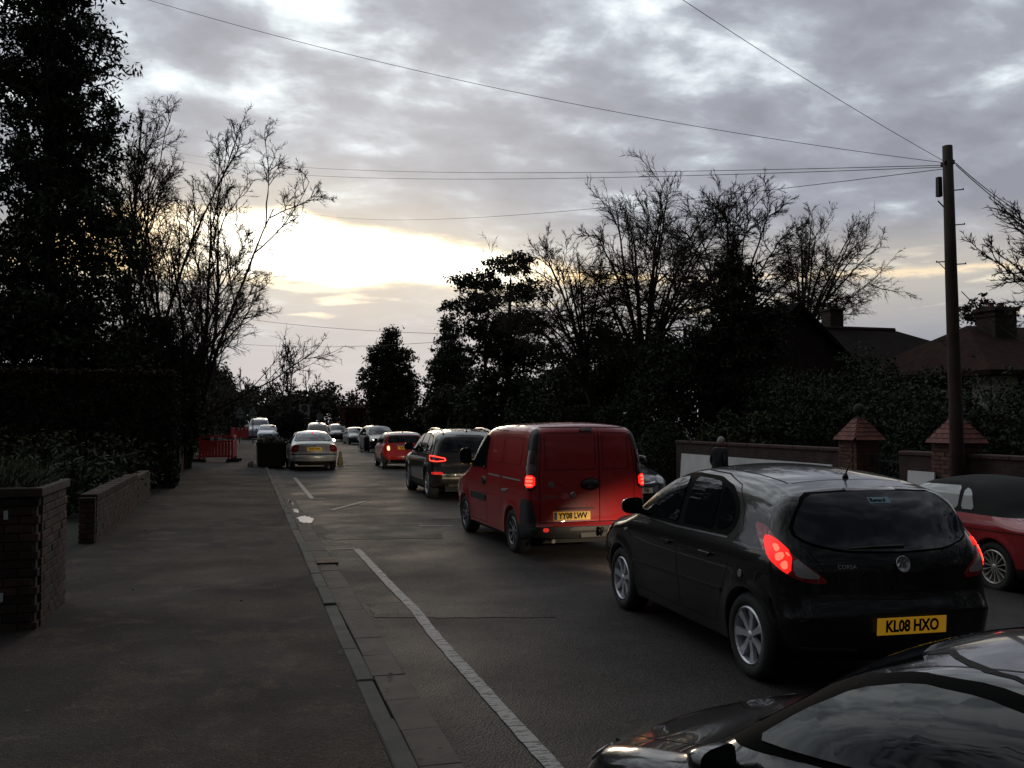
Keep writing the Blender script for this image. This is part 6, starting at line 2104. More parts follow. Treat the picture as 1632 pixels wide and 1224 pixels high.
def leafy(name, label, loc, blobs, nleaf, size, m, seed, cat='tree', group=None, trunk=None, clump=0.30, per=42, stretch=1.7, core=0.55, limbs=True):
    """blobs: (x, y, z, rx, ry, rz) in local metres; leaves in clumps through the volume, denser to the outside"""
    rng = np.random.default_rng(seed)
    root = tag(empty(name, loc), label, cat, group)
    vol = np.array([b[3] * b[4] * b[5] for b in blobs])**(2 / 3)
    cnt = np.maximum(1, (nleaf / per * vol / vol.sum()).astype(int))
    Cs = []
    tips = []
    for b, k in zip(blobs, cnt):
        u = unit(rng.normal(0, 1, (k, 3)))
        r = rng.uniform(0.25, 1.0, k)**0.6 * np.where(rng.random(k) < 0.12, 1.22, 1.0)
        lump = 1 + 0.16 * np.sin(u[:, 0] * 5 + seed) * np.cos(u[:, 2] * 6 + seed * 2) + 0.10 * np.sin(u[:, 1] * 11 + seed * 3)
        c = np.array(b[:3]) + u * r[:, None] * lump[:, None] * np.array(b[3:])
        tips.append(c)
        cl = clump * rng.uniform(0.5, 1.4, k)
        pts = np.repeat(c, per, axis=0) + rng.normal(0, 1, (k * per, 3)) * np.repeat(cl, per)[:, None] * np.array([0.62, 0.62, 0.40])
        Cs.append(pts)
    C = np.vstack(Cs)
    C = C[C[:, 2] > 0.02]
    V, F = leaf_quads(C, None, size * 0.85, rng, stretch * 1.35)
    mk('crown', V, F, m, root)
    if trunk:
        h, rad = trunk
        P, Rd = grow(np.array([[0, 0, -0.1]]), np.array([[0, 0, 1.0]]), np.array([h]), np.array([rad]), 10, 0.03, 0.02, rng, 0.25)
        mk('trunk', *tubes(P, Rd, 8), BARK, root, True)
        if limbs:
            tp_ = np.vstack(tips)
            tp_ = tp_[rng.permutation(len(tp_))[:60]]
            base = np.stack([np.zeros(len(tp_)), np.zeros(len(tp_)), np.clip(tp_[:, 2] * 0.72, 0.3, h * 0.95)], 1)
            t = np.linspace(0, 1, 5)[None, :, None]
            Pl = base[:, None] * (1 - t) + tp_[:, None] * t
            Pl[:, 1:-1] += rng.normal(0, 0.08, (len(tp_), 3, 3))
            mk('limbs', *tubes(Pl, np.full((len(tp_), 5), 0.03) * np.linspace(1.3, 0.4, 5), 4), BARK, root)
    return root


def clipped_hedge(name, label, loc, size, n, leaf, m, seed, top_m=None, dome=False, group=None, cat='hedge'):
    """a sheared hedge: a dark twiggy inside and leaf faces over the trimmed surface"""
    rng = np.random.default_rng(seed)
    root = tag(empty(name, loc), label, cat, group)
    sx, sy, sz = size
    if dome:
        u = unit(rng.normal(0, 1, (n, 3)))
        u[:, 2] = np.abs(u[:, 2])
        r = 1 - np.abs(rng.normal(0, 0.05, n))
        C = u * r[:, None] * np.array([sx / 2, sy / 2, sz])
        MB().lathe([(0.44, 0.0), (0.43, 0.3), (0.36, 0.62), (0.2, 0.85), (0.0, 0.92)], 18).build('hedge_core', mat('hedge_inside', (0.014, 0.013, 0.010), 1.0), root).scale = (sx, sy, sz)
    else:
        A = np.array([sx * sz, sx * sz, sy * sz, sy * sz, sx * sy])
        k = (n * A / A.sum()).astype(int)
        out = []
        for i, q in enumerate(k):
            a, b = rng.uniform(-0.5, 0.5, q), rng.uniform(0, 1, q)
            e_ = np.abs(rng.normal(0, 0.035, q))
            wob = 0.04 * np.sin(a * 23 + seed) * np.sin(b * 17) + e_ * -1
            if i < 2:
                y = (sy / 2 + wob) * (-1 if i == 0 else 1)
                out.append(np.stack([a * sx, y, b * sz], 1))
            elif i < 4:
                x = (sx / 2 + wob) * (-1 if i == 2 else 1)
                out.append(np.stack([x, a * sy, b * sz], 1))
            else:
                out.append(np.stack([a * sx, (b - 0.5) * sy, sz + wob * 0.8 + 0.03 * rng.normal(0, 1, q)], 1))
        C = np.vstack(out)
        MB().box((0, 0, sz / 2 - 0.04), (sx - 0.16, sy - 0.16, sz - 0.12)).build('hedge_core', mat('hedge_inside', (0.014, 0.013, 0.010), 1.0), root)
    if top_m is not None:
        hi = C[:, 2] > sz * (0.90 + 0.04 * np.sin(C[:, 0] * 2.1)) - 0.08 * rng.random(len(C))
        V, F = leaf_quads(C[hi], None, leaf, rng, 1.6)
        mk('new_growth', V, F, top_m, root)
        C = C[~hi]
    V, F = leaf_quads(C, None, leaf, rng, 1.6)
    mk('foliage', V, F, m, root)
    return root


# ---- left side -----------------------------------------------------
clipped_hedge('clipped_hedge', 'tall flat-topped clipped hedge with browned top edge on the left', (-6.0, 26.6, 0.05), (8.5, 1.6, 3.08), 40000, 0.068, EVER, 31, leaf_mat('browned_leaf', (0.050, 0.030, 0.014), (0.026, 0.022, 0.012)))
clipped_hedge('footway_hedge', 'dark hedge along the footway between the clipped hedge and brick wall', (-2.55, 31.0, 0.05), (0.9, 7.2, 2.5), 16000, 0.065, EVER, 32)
bl = []
r_ = random.Random(4)
for i in range(30):                                           # tall columnar cypress in stacked uneven lobes
    z = 1.0 + i * 0.56
    wd = 2.05 * (1 - max(0, (z - 10) / 12)**1.5)
    a = r_.uniform(0, 6.28)
    bl.append((0.45 * math.cos(a) * wd, 0.45 * math.sin(a) * wd, z, wd * r_.uniform(0.62, 0.95), wd * r_.uniform(0.62, 0.95), 0.95))
for i in range(9):                                            # dense heart
    bl.append((0, 0, 1.5 + i * 1.75, 1.35, 1.35, 1.3))
for i in range(26):                                           # outer sprays
    z = r_.uniform(2, 16)
    wd = 2.25 * (1 - max(0, (z - 10) / 12)**1.5)
    a = r_.uniform(0, 6.28)
    bl.append((wd * math.cos(a), wd * math.sin(a), z, 0.42, 0.42, 0.7))
leafy('cypress_tree', 'huge dark columnar conifer rising out of frame at upper left', (-5.75, 31.2, 0.05), bl, 72000, 0.086, EVER, 41, trunk=(16, 0.28), clump=0.34, per=40, stretch=2.4)
bare_tree('wide many-stemmed bare tree against the sunset on the left', (-2.1, 36.2, 0.05), 13.2, 57, stems=8, spread=0.40, lean=(0.015, 0), n=(9, 8, 8, 6), ang=(34, 38, 40, 42), ups=(0.05, 0.05, 0.02, 0.0), lk=(0.46, 0.46, 0.46, 0.55), r0=0.11, t0=0.14, wander=0.10, stem_len=0.82, group='bare trees on the left')
bare_tree('slender upright bare tree between the conifer and the many-stemmed tree', (-4.0, 34.4, 0.05), 13.6, 62, stems=5, spread=0.16, n=(10, 7, 6, 5), ang=(26, 32, 36, 38), ups=(0.10, 0.08, 0.04, 0.02), lk=(0.32, 0.46, 0.48, 0.55), r0=0.10, t0=0.18, stem_len=0.92, group='bare trees on the left')
bare_tree('low arching bare tree overhanging the footway on the left', (-2.9, 45.5, 0.05), 7.0, 71, stems=4, spread=0.6, lean=(0.22, 0), n=(8, 7, 6, 5), ang=(48, 44, 44, 44), ups=(-0.03, -0.05, -0.08, -0.08), lk=(0.55, 0.5, 0.5, 0.5), r0=0.10, t0=0.35, group='bare trees on the left')
leafy('evergreen_bush', 'dense dark evergreen bushes behind the clipped hedge, below the conifer', (-6.4, 29.6, 0.05), [(-1.5, 0, 2.6, 1.8, 1.3, 2.4), (0.8, 0.3, 2.9, 1.7, 1.3, 2.6), (2.4, 0.6, 2.6, 1.2, 1.2, 2.4), (-2.6, 0.4, 3.2, 1.4, 1.2, 2.6), (0, 0, 4.6, 1.2, 1.0, 1.2)], 26000, 0.10, EVER, 43, cat='bush', clump=0.34)
leafy('evergreen_bush', 'dark evergreen thicket at the foot of the many-stemmed bare tree', (-3.4, 35.2, 0.05), [(0, 0, 2.4, 1.5, 1.5, 2.4), (1.0, 0.4, 2.0, 1.0, 1.2, 2.0), (-1.0, 0.5, 3.3, 1.2, 1.2, 1.9), (0.2, 0.5, 4.4, 1.0, 1.0, 1.1)], 22000, 0.10, EVER, 44, cat='bush', clump=0.32)
leafy('evergreen_bush', 'dark rounded evergreen mass over the footway beyond the red barriers', (-2.9, 50.5, 0.05), [(0, 0, 2.3, 1.6, 2.4, 2.3), (0.4, 1.5, 3.6, 1.4, 2.0, 1.8), (-0.6, 3, 4.2, 1.6, 2.0, 1.7)], 20000, 0.13, EVER, 45, cat='bush', clump=0.36)
leafy('evergreen_bush', 'farther dark evergreen mass along the left footway', (-3.0, 66, 0.05), [(0, 0, 2.6, 1.8, 3.0, 2.6), (0.8, 3, 3.6, 1.6, 2.6, 2.4), (0.4, 7, 3.0, 1.9, 3.0, 2.8)], 20000, 0.15, EVER2, 46, cat='bush', clump=0.4)
leafy('evergreen_bush', 'distant dark bushes at the left kerb behind the pale van', (-1.9, 98, 0.05), [(0, 0, 2.2, 1.7, 4.0, 2.4), (0.6, 6, 2.8, 1.8, 4.0, 2.8)], 15000, 0.18, leaf_mat('far_left_leaf_haze', (0.060, 0.056, 0.044), (0.034, 0.034, 0.028)), 47, cat='bush', clump=0.45)  # paler leaf colour paints in the haze of distance
leafy('round_bush', 'round clipped dark bush beside the silver saloon', (2.72, 57.2, 0.09), [(0, 0, 1.35, 0.86, 0.86, 1.16)], 14000, 0.07, leaf_mat('clipped_yew', (0.016, 0.020, 0.012), (0.010, 0.013, 0.008)), 48, cat='bush', clump=0.16, trunk=(1.0, 0.08), limbs=False, per=30)
leafy('garden_shrub', 'low pale-leaved shrub behind the low garden wall', (-3.0, 19.0, 0.05), [(0, 0, 0.55, 0.8, 1.0, 0.55), (-1.1, 1.5, 0.6, 0.9, 1.0, 0.6), (0.2, 2.6, 0.5, 0.6, 0.9, 0.55)], 5200, 0.075, LAUREL, 49, cat='shrub', clump=0.2, per=26)
leafy('garden_shrub', 'dark low shrubs in the garden against the clipped hedge', (-4.6, 24.2, 0.05), [(0, 0, 0.8, 1.2, 0.9, 0.8), (-1.8, 0.2, 0.9, 1.2, 0.9, 0.9), (1.6, 0.2, 0.7, 0.9, 0.8, 0.8)], 7000, 0.08, EVER2, 50, cat='shrub', clump=0.22, per=30)
# grass tuft on the pier
rng_ = np.random.default_rng(9)
n_ = 2600
s_ = np.stack([rng_.uniform(-2.95, -1.70, n_), rng_.uniform(8.8, 10.0, n_), np.full(n_, 1.272)], 1)
hgt = rng_.uniform(0.05, 0.22, n_) * (0.6 + 0.6 * np.sin(s_[:, 0] * 7)**2)
t_ = s_ + np.stack([rng_.normal(0, 0.06, n_), rng_.normal(0, 0.06, n_), hgt], 1)
mid = (s_ + t_) / 2 + np.stack([rng_.normal(0, 0.015, n_), rng_.normal(0, 0.015, n_), hgt * 0.12], 1)
w_ = rng_.normal(0, 0.005, (n_, 3))
V = np.stack([s_ - w_, s_ + w_, mid + w_ * 0.8, mid - w_ * 0.8, t_ + w_ * 0.1, t_ - w_ * 0.1], 1).reshape(-1, 3)
i_ = np.arange(n_)[:, None] * 6
F = np.vstack([i_ + np.array([0, 1, 2, 3]), i_ + np.array([3, 2, 4, 5])])
o = mk('grass_tuft', V, F, mat('grass_green', (0.065, 0.075, 0.035), 0.8, var=0.8, vscale=9, col2=(0.04, 0.04, 0.02)))
tag(o, 'ragged green grass growing on top of the near brick pier', 'grass', kind='stuff')
# ---- right side ----------------------------------------------------
crown_tree('tallest bare tree on the right, fan of fine twigs at its top', (14.6, 33.4, -0.15), (0.3, -0.3, 4.6), (0.85, -0.9, 8.1), (3.5, 3.0, 3.2), 91, limbs=20, n=(12, 10, 9), ups=(0.02, 0.03, 0.03), r0=0.24, zmin=-0.55, wander=0.16)
crown_tree('bare tree leaning left with open forked crown behind the van', (13.8, 34.6, -0.15), (-0.9, 0.3, 4.4), (-1.9, 0.5, 6.8), (2.9, 2.4, 2.7), 95, limbs=18, n=(11, 10, 8), ups=(0.02, 0.03, 0.03), r0=0.18, zmin=-0.6, wander=0.16)
crown_tree('bare crown of drooping twigs rising out of the ivy-clad trunk', (15.35, 27.4, -0.15), (0.2, 0.1, 6.0), (1.0, 0.9, 7.7), (2.7, 2.2, 2.3), 97, limbs=18, n=(11, 10, 8), ups=(0.0, 0.0, -0.02), r0=0.17, zmin=-0.7, wander=0.18)
crown_tree('bare spreading tree above the house roof', (24.5, 37.7, -0.15), (0.35, -0.2, 6.1), (1.45, -0.8, 9.0), (2.5, 2.3, 2.7), 99, limbs=18, n=(11, 10, 7), ups=(0.02, 0.02, 0.02), ang=(50, 44, 40), r0=0.2, zmin=-0.7, wander=0.16)
crown_tree('bare tree reaching into frame at the right edge', (18.0, 15.8, -0.15), (-0.4, 0.0, 3.4), (-0.8, 0.1, 5.4), (1.9, 1.8, 2.0), 103, limbs=12, n=(8, 7, 5), ups=(0.08, 0.06, 0.04), r0=0.13)
bare_tree('small gnarled bare tree behind the sloping house roof', (31.0, 38.0, -0.15), 7.6, 105, stems=3, spread=0.5, n=(7, 6, 5, 4), ang=(44, 42, 40, 38), r0=0.12, t0=0.35, wander=0.16, group='bare trees on the right')
leafy('cedar_tree', 'dark spreading cedar with ragged layered boughs left of the bare trees', (13.2, 47.0, -0.15), [(-1.3, 0, 9.2, 1.5, 1.5, 0.55), (0.3, 0.4, 10.3, 1.3, 1.3, 0.5), (-1.9, 0, 8.0, 1.5, 1.5, 0.6), (0.9, 0.3, 8.8, 1.6, 1.4, 0.55), (-0.6, 0, 6.9, 2.3, 1.8, 0.7), (1.2, 0, 7.2, 1.6, 1.6, 0.65), (-0.4, 0, 5.6, 2.2, 1.8, 0.8), (1.3, 0, 5.5, 1.8, 1.6, 0.8), (0.2, 0, 4.0, 2.2, 2.0, 1.1), (-0.8, 0, 2.6, 2.0, 2.0, 1.5), (1.2, 0, 2.4, 2.0, 2.0, 1.5)], 34000, 0.12, EVER, 51, trunk=(9.5, 0.25), clump=0.30, per=36)
leafy('ivy_tree', 'tree trunk smothered in dark ivy in front of the house', (15.2, 27.0, -0.15), [(0, 0, 1.8, 1.5, 1.3, 1.8), (0.0, 0, 3.6, 1.35, 1.2, 1.4), (0.25, 0, 5.1, 1.0, 1.0, 1.2), (0.35, 0, 6.3, 0.62, 0.6, 0.8), (1.15, -0.1, 5.3, 0.6, 0.6, 0.5), (0.9, 0, 4.2, 0.9, 0.8, 0.8), (-0.05, 0, 7.0, 0.28, 0.3, 0.5), (-1.1, 0.2, 4.4, 0.8, 0.8, 0.7), (-1.7, 0.3, 3.0, 0.9, 0.9, 1.2)], 34000, 0.085, IVY, 52, trunk=(6.8, 0.26), clump=0.24, per=38)
leafy('conifer_tree', 'pointed conifer with loose feathery crown in the middle distance', (12.7, 84.5, -0.15), [(0, 0, 9.0, 0.9, 0.9, 1.6), (-0.7, 0, 7.6, 1.3, 1.3, 1.4), (0.8, 0, 7.4, 1.4, 1.3, 1.4), (-1.1, 0, 5.8, 1.7, 1.6, 1.5), (1.1, 0, 5.6, 1.7, 1.6, 1.5), (0, 0, 3.8, 2.5, 2.2, 1.8), (0, 0, 2.0, 2.3, 2.2, 1.6)], 24000, 0.17, EVER2, 53, trunk=(9.5, 0.2), clump=0.42, per=34)
leafy('conifer_tree', 'dense dark peaked conifer right of the feathery one', (13.9, 64.5, -0.15), [(0.0, 0, 8.3, 0.6, 0.6, 1.1), (0.1, 0, 7.2, 1.0, 1.0, 1.3), (-0.4, 0, 6.0, 1.3, 1.3, 1.4), (0.5, 0, 5.6, 1.3, 1.3, 1.5), (0, 0, 4.2, 1.9, 1.8, 1.6), (0, 0, 2.2, 2.2, 2.0, 2.0)], 26000, 0.12, EVER, 54, trunk=(8.5, 0.2), clump=0.30, per=38)
leafy('evergreen_bush', 'olive green bush beneath the peaked conifer', (13.0, 58.0, -0.15), [(0, 0, 1.9, 1.9, 1.9, 1.9), (-0.6, 0, 3.0, 1.3, 1.3, 1.3), (1.3, 0, 2.6, 1.3, 1.3, 1.6)], 15000, 0.12, leaf_mat('olive_leaf', (0.058, 0.056, 0.022), (0.024, 0.027, 0.014)), 55, cat='bush', clump=0.3)
leafy('evergreen_bush', 'dark bush mass under the cedar', (14.2, 42.0, -0.15), [(0, 0, 2.0, 2.2, 2.0, 2.0), (0.6, 0.5, 3.4, 1.6, 1.4, 1.5), (-0.8, -2, 1.7, 1.5, 1.5, 1.7)], 17000, 0.11, EVER, 56, cat='bush', clump=0.32)
leafy('evergreen_bush', 'dark tangled bushes behind the roof of the red van', (14.4, 36.5, -0.15), [(0, 0, 2.0, 1.8, 1.8, 2.0), (1.5, -1.5, 2.6, 1.8, 1.6, 2.6), (-0.6, 0.8, 3.2, 1.3, 1.3, 1.6), (2.2, -1.0, 4.4, 1.3, 1.2, 1.3), (0.6, 0, 4.1, 1.2, 1.2, 1.2)], 24000, 0.10, EVER2, 57, cat='bush', clump=0.32)
leafy('evergreen_bush', 'dark evergreen filling the gap behind the two bare trees', (15.9, 40.2, -0.15), [(0, 0, 2.4, 2.2, 1.6, 2.4), (-1.4, 0, 3.6, 1.6, 1.3, 1.9), (0.9, 0, 4.4, 1.7, 1.3, 1.9), (0.1, 0, 5.4, 1.3, 1.1, 1.2)], 20000, 0.11, EVER, 79, cat='bush', clump=0.34)
leafy('evergreen_bush', 'dark shrubbery left of the ivy-clad trunk', (14.0, 29.8, -0.15), [(0, 0, 1.9, 1.5, 1.5, 1.9), (0.6, 0.6, 3.4, 1.3, 1.2, 1.6), (0.2, 0.2, 4.2, 0.9, 0.9, 1.0), (-0.6, 2.0, 1.6, 1.1, 1.2, 1.5)], 22000, 0.07, EVER, 58, cat='bush', clump=0.28)
leafy('evergreen_bush', 'wide dark shrubbery behind the long boundary wall', (15.4, 22.3, -0.15), [(0, 0, 1.5, 1.6, 1.8, 1.6), (0.8, -2.2, 1.6, 1.6, 1.8, 1.7), (0.2, 2.2, 1.8, 1.5, 1.6, 1.9), (1.2, 0, 2.6, 1.2, 1.5, 1.2)], 36000, 0.062, EVER, 59, cat='bush', clump=0.26)
leafy('evergreen_bush', 'dark shrubs behind the iron gate and tiled piers', (15.0, 17.2, -0.15), [(0, 0, 1.3, 1.2, 1.5, 1.4), (0.9, -1.9, 1.4, 1.3, 1.5, 1.5), (0.6, 1.2, 1.8, 1.1, 1.2, 1.2)], 28000, 0.058, EVER, 60, cat='bush', clump=0.24)
leafy('evergreen_bush', 'dark shrubs behind the wall at the right edge', (16.3, 12.4, -0.15), [(0, 0, 1.1, 1.4, 1.8, 1.1), (0.8, -2.4, 1.2, 1.5, 1.8, 1.2), (0.6, 1.9, 1.2, 1.2, 1.2, 1.0)], 22000, 0.058, EVER, 61, cat='bush', clump=0.24)
leafy('laurel_bush', 'pale-leaved laurel above the left end of the boundary wall', (13.1, 22.9, -0.15), [(0, 0, 1.25, 0.9, 1.5, 1.0), (0.2, -1.0, 1.35, 0.7, 0.9, 0.85)], 7000, 0.085, LAUREL, 62, cat='bush', clump=0.2, per=26)
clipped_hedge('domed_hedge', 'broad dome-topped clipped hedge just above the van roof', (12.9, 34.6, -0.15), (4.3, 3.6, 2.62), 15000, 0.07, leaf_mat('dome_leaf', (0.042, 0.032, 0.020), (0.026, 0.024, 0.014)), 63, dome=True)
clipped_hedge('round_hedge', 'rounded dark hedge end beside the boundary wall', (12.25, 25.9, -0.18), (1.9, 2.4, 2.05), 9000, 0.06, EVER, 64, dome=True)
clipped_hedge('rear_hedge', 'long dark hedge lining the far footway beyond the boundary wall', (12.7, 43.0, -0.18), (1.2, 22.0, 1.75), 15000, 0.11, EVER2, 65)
clipped_hedge('beech_hedge', 'russet brown beech hedge in the middle distance', (10.9, 96.0, -0.15), (2.6, 5.0, 3.3), 11000, 0.12, RUST, 66)
leafy('pine_tree', 'round-headed pine behind the cottage chimney', (31.4, 33.4, -0.15), [(0, 0, 6.6, 1.1, 1.1, 0.75), (-0.5, 0, 5.4, 0.9, 0.9, 0.6), (-1.6, 0, 4.6, 1.1, 1.1, 0.9), (0.5, 0, 4.3, 1.2, 1.1, 0.9), (-0.5, 0, 3.0, 1.8, 1.5, 1.3)], 13000, 0.10, EVER, 67, trunk=(6.6, 0.16), clump=0.24, per=34)
# ---- far end of the road --------------------------------------------
for i, (x, y, H, sd) in enumerate([(4.6, 104, 12.5, 201), (10.6, 152, 12.8, 202), (6.4, 160, 9.5, 203), (13.5, 165, 9.0, 204), (1.2, 120, 9.5, 205)]):
    bare_tree(['tall thin bare tree above the round bush at the bend', 'bare fan-shaped tree on the skyline at the end of the road', 'low bare skyline tree left of the fan-shaped one', 'low bare skyline tree right of the fan-shaped one', 'bare tree over the far left pavement behind the pale van'][i], (x, y, 0), H, sd, stems=3 if i in (0, 4) else 2, spread=0.16 if i == 0 else 0.42, n=(7, 6, 5, 4), ang=(26 if i == 0 else 36, 34, 36, 36), r0=0.16, t0=0.2, lk=(0.40, 0.44, 0.46, 0.5), group='bare trees at the far end', minr=(0.045, 0.035, 0.026), stem_len=0.8)
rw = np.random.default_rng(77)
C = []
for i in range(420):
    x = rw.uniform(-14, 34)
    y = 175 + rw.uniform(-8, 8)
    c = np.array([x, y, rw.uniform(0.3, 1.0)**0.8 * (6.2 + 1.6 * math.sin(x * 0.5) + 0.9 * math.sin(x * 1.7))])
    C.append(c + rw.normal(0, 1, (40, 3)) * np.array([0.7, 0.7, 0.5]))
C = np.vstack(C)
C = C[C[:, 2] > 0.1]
o = mk('distant_wood', *leaf_quads(C, None, 0.42, rw, 1.5), leaf_mat('distant_leaf_haze', (0.105, 0.090, 0.078), (0.060, 0.054, 0.046)))  # leaf colour lightened in place of haze in the air
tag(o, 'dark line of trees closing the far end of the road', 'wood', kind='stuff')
leafy('evergreen_bush', 'dark bush on the outside of the bend at the road end', (6.4, 128, 0), [(0, 0, 2.6, 3.2, 3, 3.0), (3.4, 4, 3.0, 3.4, 3, 3.4), (-3, 2, 2.4, 2.4, 3, 2.6)], 15000, 0.24, leaf_mat('far_brown_leaf_haze', (0.080, 0.072, 0.055), (0.045, 0.042, 0.034)), 78, cat='bush', clump=0.55)  # brown paled further, so the haze sits in the leaf colour

# ---- behind the viewpoint: unseen tree belt added to dim sky light and car reflections --------
rb = np.random.default_rng(88)
C = []
for i in range(450):
    u = rb.random()
    if u < 0.34:
        x, y = rb.uniform(-18, -7.0), rb.uniform(-34, 5.5)
    elif u < 0.66:
        x, y = rb.uniform(13.5, 26), rb.uniform(-34, 8)
    else:
        x, y = rb.uniform(-16, 26), rb.uniform(-52, -36)
    c = np.array([x, y, rb.uniform(0.0, 1.0)**0.8 * (7.0 + 2.0 * math.sin(x * 0.7 + y * 0.4))])
    C.append(c + rb.normal(0, 1, (60, 3)) * np.array([0.8, 0.8, 0.6]))
C = np.vstack(C)
C = C[C[:, 2] > 0.1]
o = mk('added_rear_wood', *leaf_quads(C, None, 0.26, rb, 1.5), EVER)
tag(o, 'unseen belt of dark trees added behind the viewpoint to dim light and reflections', 'wood', kind='stuff')
bare_tree('bare street tree just behind the viewpoint, mirrored in car windows', (-2.6, -1.5, 0.05), 9.5, 301, stems=3, spread=0.4, lean=(0.1, 0.05), n=(7, 6, 6, 3), ang=(48, 42, 40, 38), ups=(0.06, 0.05, 0.03, 0.02), lk=(0.62, 0.46, 0.46, 0.5), r0=0.15, t0=0.3, stem_len=0.68, group='bare trees on the left')

# ---- fallen leaves and litter on the footway --------------------------
n_ = 520
y_ = rng_.uniform(4.5, 26, n_)
x_ = np.where(rng_.random(n_) < 0.5, rng_.uniform(-2.2, 0.8, n_), np.where(rng_.random(n_) < 0.5, rng_.normal(0.92, 0.10, n_), rng_.normal(-2.0, 0.18, n_)))
C = np.stack([x_, y_, np.where(x_ < 0.86, 0.086, 0.028)], 1)
a_ = rng_.uniform(0, 6.28, n_)
s_ = rng_.uniform(0.010, 0.024, n_)
u_ = np.stack([np.cos(a_), np.sin(a_), rng_.normal(0, 0.2, n_)], 1) * s_[:, None]
v_ = np.stack([-np.sin(a_), np.cos(a_), rng_.normal(0, 0.2, n_)], 1) * s_[:, None] * 0.6
V = np.stack([C - u_, C + v_, C + u_, C - v_], 1).reshape(-1, 3)
o = mk('fallen_leaves', V, np.arange(n_ * 4).reshape(n_, 4), mat('dead_leaf', (0.075, 0.045, 0.022), 0.8, var=0.9, vscale=30, col2=(0.03, 0.02, 0.014)))
tag(o, 'small dead leaves scattered on the footway and gutter', 'leaves', kind='stuff')

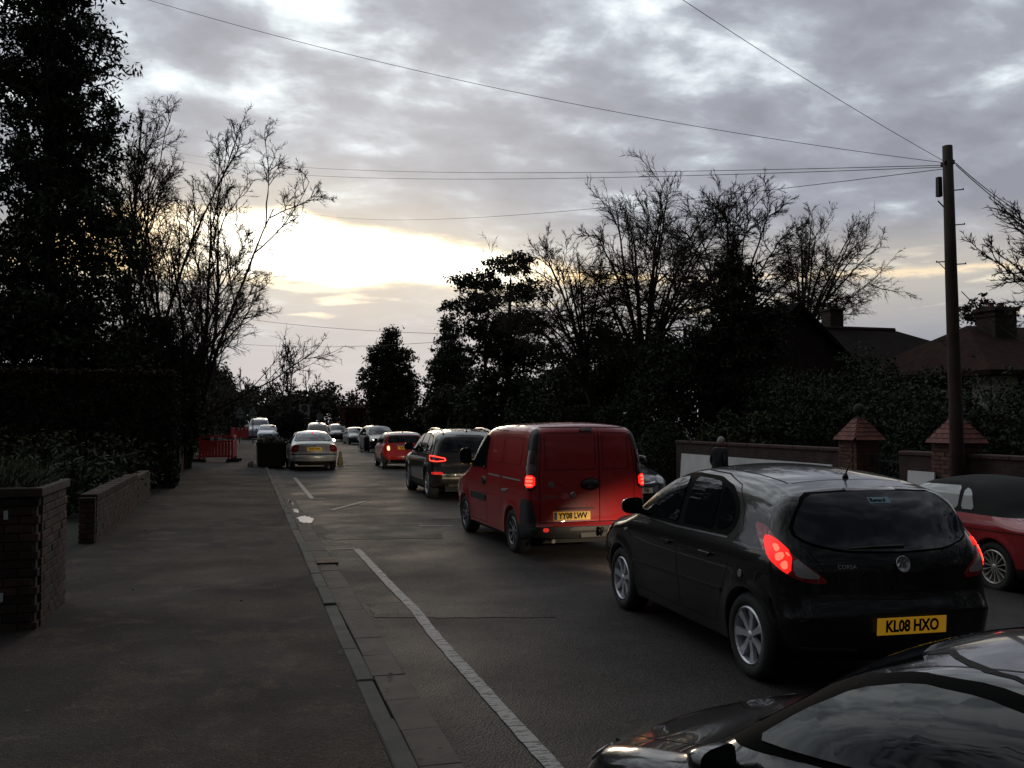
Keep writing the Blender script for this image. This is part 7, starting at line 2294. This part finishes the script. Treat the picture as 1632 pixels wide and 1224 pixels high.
# ================================================================== the walking man
def man(loc, rz):
    root = tag(empty('person', loc, rz), 'man with grey hair in a dark jacket walking past the white boards', 'person')
    J = {'pel': (0, 0, 0.90), 'wai': (0, 0.0, 1.03), 'che': (0, 0.02, 1.22), 'neck': (0, 0.05, 1.385), 'nk2': (0, 0.075, 1.43),
         'shl': (-0.165, 0.03, 1.32), 'ell': (-0.225, 0.0, 1.06), 'wrl': (-0.20, 0.14, 0.86), 'shr': (0.165, 0.03, 1.32), 'elr': (0.235, -0.06, 1.07), 'wrr': (0.215, 0.02, 0.85),
         'hil': (-0.09, 0, 0.86), 'knl': (-0.10, 0.14, 0.47), 'anl': (-0.10, 0.10, 0.08), 'tol': (-0.10, 0.26, 0.035),
         'hir': (0.09, 0, 0.86), 'knr': (0.10, 0.0, 0.46), 'anr': (0.10, -0.22, 0.12), 'tor': (0.10, -0.10, 0.03)}
    rad = {'pel': 0.165, 'wai': 0.165, 'che': 0.18, 'neck': 0.075, 'nk2': 0.058, 'shl': 0.085, 'ell': 0.060, 'wrl': 0.045, 'shr': 0.085, 'elr': 0.060, 'wrr': 0.045,
           'hil': 0.10, 'knl': 0.068, 'anl': 0.050, 'tol': 0.040, 'hir': 0.10, 'knr': 0.068, 'anr': 0.050, 'tor': 0.040}
    E_ = [('pel', 'wai'), ('wai', 'che'), ('che', 'neck'), ('neck', 'nk2'), ('che', 'shl'), ('shl', 'ell'), ('ell', 'wrl'), ('che', 'shr'), ('shr', 'elr'), ('elr', 'wrr'),
          ('pel', 'hil'), ('hil', 'knl'), ('knl', 'anl'), ('anl', 'tol'), ('pel', 'hir'), ('hir', 'knr'), ('knr', 'anr'), ('anr', 'tor')]
    nm = list(J)
    me = bpy.data.meshes.new('body')
    me.from_pydata([J[k] for k in nm], [(nm.index(a), nm.index(b)) for a, b in E_], [])
    o = bpy.data.objects.new('skin_tmp', me)
    COL.objects.link(o)
    md = o.modifiers.new('skin', 'SKIN')
    sv = me.skin_vertices[0].data
    for i, k in enumerate(nm):
        y = 0.72 if k in ('pel', 'wai', 'che') else 1.0
        sv[i].radius = (rad[k], rad[k] * y)
        sv[i].use_root = (k == 'pel')
    o.modifiers.new('sub', 'SUBSURF').levels = 2
    dg = bpy.context.evaluated_depsgraph_get()
    me2 = bpy.data.meshes.new_from_object(o.evaluated_get(dg))
    bpy.data.objects.remove(o)
    me2.materials.clear()
    for m_ in (mat('jacket_black', (0.010, 0.010, 0.011), 0.8, bump=0.4, bscale=25), mat('trousers_dark', (0.016, 0.016, 0.022), 0.85), mat('shoe_black', (0.008, 0.008, 0.008), 0.5), mat('skin_tone', (0.30, 0.17, 0.12), 0.55)):
        me2.materials.append(m_)
    for p in me2.polygons:
        z = p.center.z
        p.use_smooth = True
        p.material_index = 3 if z > 1.40 else (2 if z < 0.09 else (1 if z < 0.80 and abs(p.center.x) < 0.185 else 0))
    b_ = bpy.data.objects.new('body', me2)
    link(b_, root)
    # jacket skirt over the hips
    MB().lathe([(0.19, 0.74), (0.20, 0.82), (0.192, 0.95), (0.185, 1.05)], 24, sx=1.0, sy=0.76, cap=False).build('jacket_hem', MATS['jacket_black'], root, True)
    MB().lathe([(0.082, 1.37), (0.09, 1.40), (0.084, 1.445)], 18, c=(0, 0.055, 0), cap=False).build('collar', MATS['jacket_black'], root, True)
    # head, bent a little forward
    hd = empty('head', (0, 0.095, 1.545), 0, root)
    hd.rotation_euler = (R(-10), 0, R(-18))
    V, F = [], []
    NU, NV = 20, 14
    for j in range(NV + 1):
        ph = math.pi * j / NV
        for i in range(NU):
            th = 2 * math.pi * i / NU
            x, y, z = 0.076 * math.sin(ph) * math.cos(th), 0.095 * math.sin(ph) * math.sin(th), 0.120 * math.cos(ph)
            if z < 0:
                x *= 1 - 0.28 * (-z / 0.12)
                y = y * (1 - 0.16 * (-z / 0.12)) + 0.012 * (-z / 0.12)
            V.append((x, y, z))
    for j in range(NV):
        for i in range(NU):
            F.append((j * NU + i, (j + 1) * NU + i, (j + 1) * NU + (i + 1) % NU, j * NU + (i + 1) % NU))
    skin = MATS['skin_tone']
    mk('face', V, F, skin, hd, True)
    MB().add([(-0.012, 0.088, 0.02), (0.012, 0.088, 0.02), (0.018, 0.092, -0.028), (-0.018, 0.092, -0.028), (0, 0.118, -0.022)], [(0, 1, 4), (1, 2, 4), (2, 3, 4), (3, 0, 4)]).build('nose', skin, hd)
    MB().box((0, 0.087, -0.058), (0.045, 0.012, 0.009)).build('mouth', mat('lip', (0.22, 0.09, 0.08), 0.5), hd)
    for sg in (-1, 1):
        MB().lathe([(0.0, -0.008), (0.011, 0), (0.0, 0.008)], 10, 'Y', c=(sg * 0.03, 0.086, 0.008)).build('eye', mat('eye_dark', (0.02, 0.015, 0.012), 0.2), hd, True)
        MB().lathe([(0.0, -0.007), (0.028, 0), (0.0, 0.007)], 10, 'X', c=(sg * 0.077, -0.005, 0.0), sx=0.6, sy=1.1).build('ear', skin, hd, True)
    hv = [(x * 1.08, y * 1.08 - 0.006, z * 1.08 + 0.004) for x, y, z in V]
    hf = [f for f in F if (sum(hv[i][2] for i in f) / 4 > 0.062 or (sum(hv[i][1] for i in f) / 4 < 0.005 and sum(hv[i][2] for i in f) / 4 > -0.055))]
    mk('hair', hv, hf, mat('grey_hair', (0.42, 0.40, 0.39), 0.8, bump=0.6, bscale=180), hd, True)
    # hands with five fingers
    for sg, w in ((-1, Vector(J['wrl'])), (1, Vector(J['wrr']))):
        h = MB()
        h.tube([w, w + Vector((0, 0.012, -0.05)), w + Vector((0, 0.02, -0.09))], [0.026, 0.038, 0.030], 10)
        for k in range(4):
            a = w + Vector((0, -0.012 + 0.018 * k, -0.085))
            ln_ = (0.062, 0.072, 0.076, 0.066)[k]
            h.tube([a, a + Vector((-sg * 0.006, 0.008, -ln_ * 0.55)), a + Vector((-sg * 0.022, 0.014, -ln_))], [0.0095, 0.009, 0.0065], 7)
        a = w + Vector((0, 0.030, -0.045))
        h.tube([a, a + Vector((-sg * 0.004, 0.024, -0.03)), a + Vector((-sg * 0.010, 0.030, -0.06))], [0.012, 0.0105, 0.008], 7)
        h.build('hand', skin, root, True)
    root.scale = (0.98, 0.98, 0.98)
    return root


man((11.15, 20.45, -0.185), R(-62))
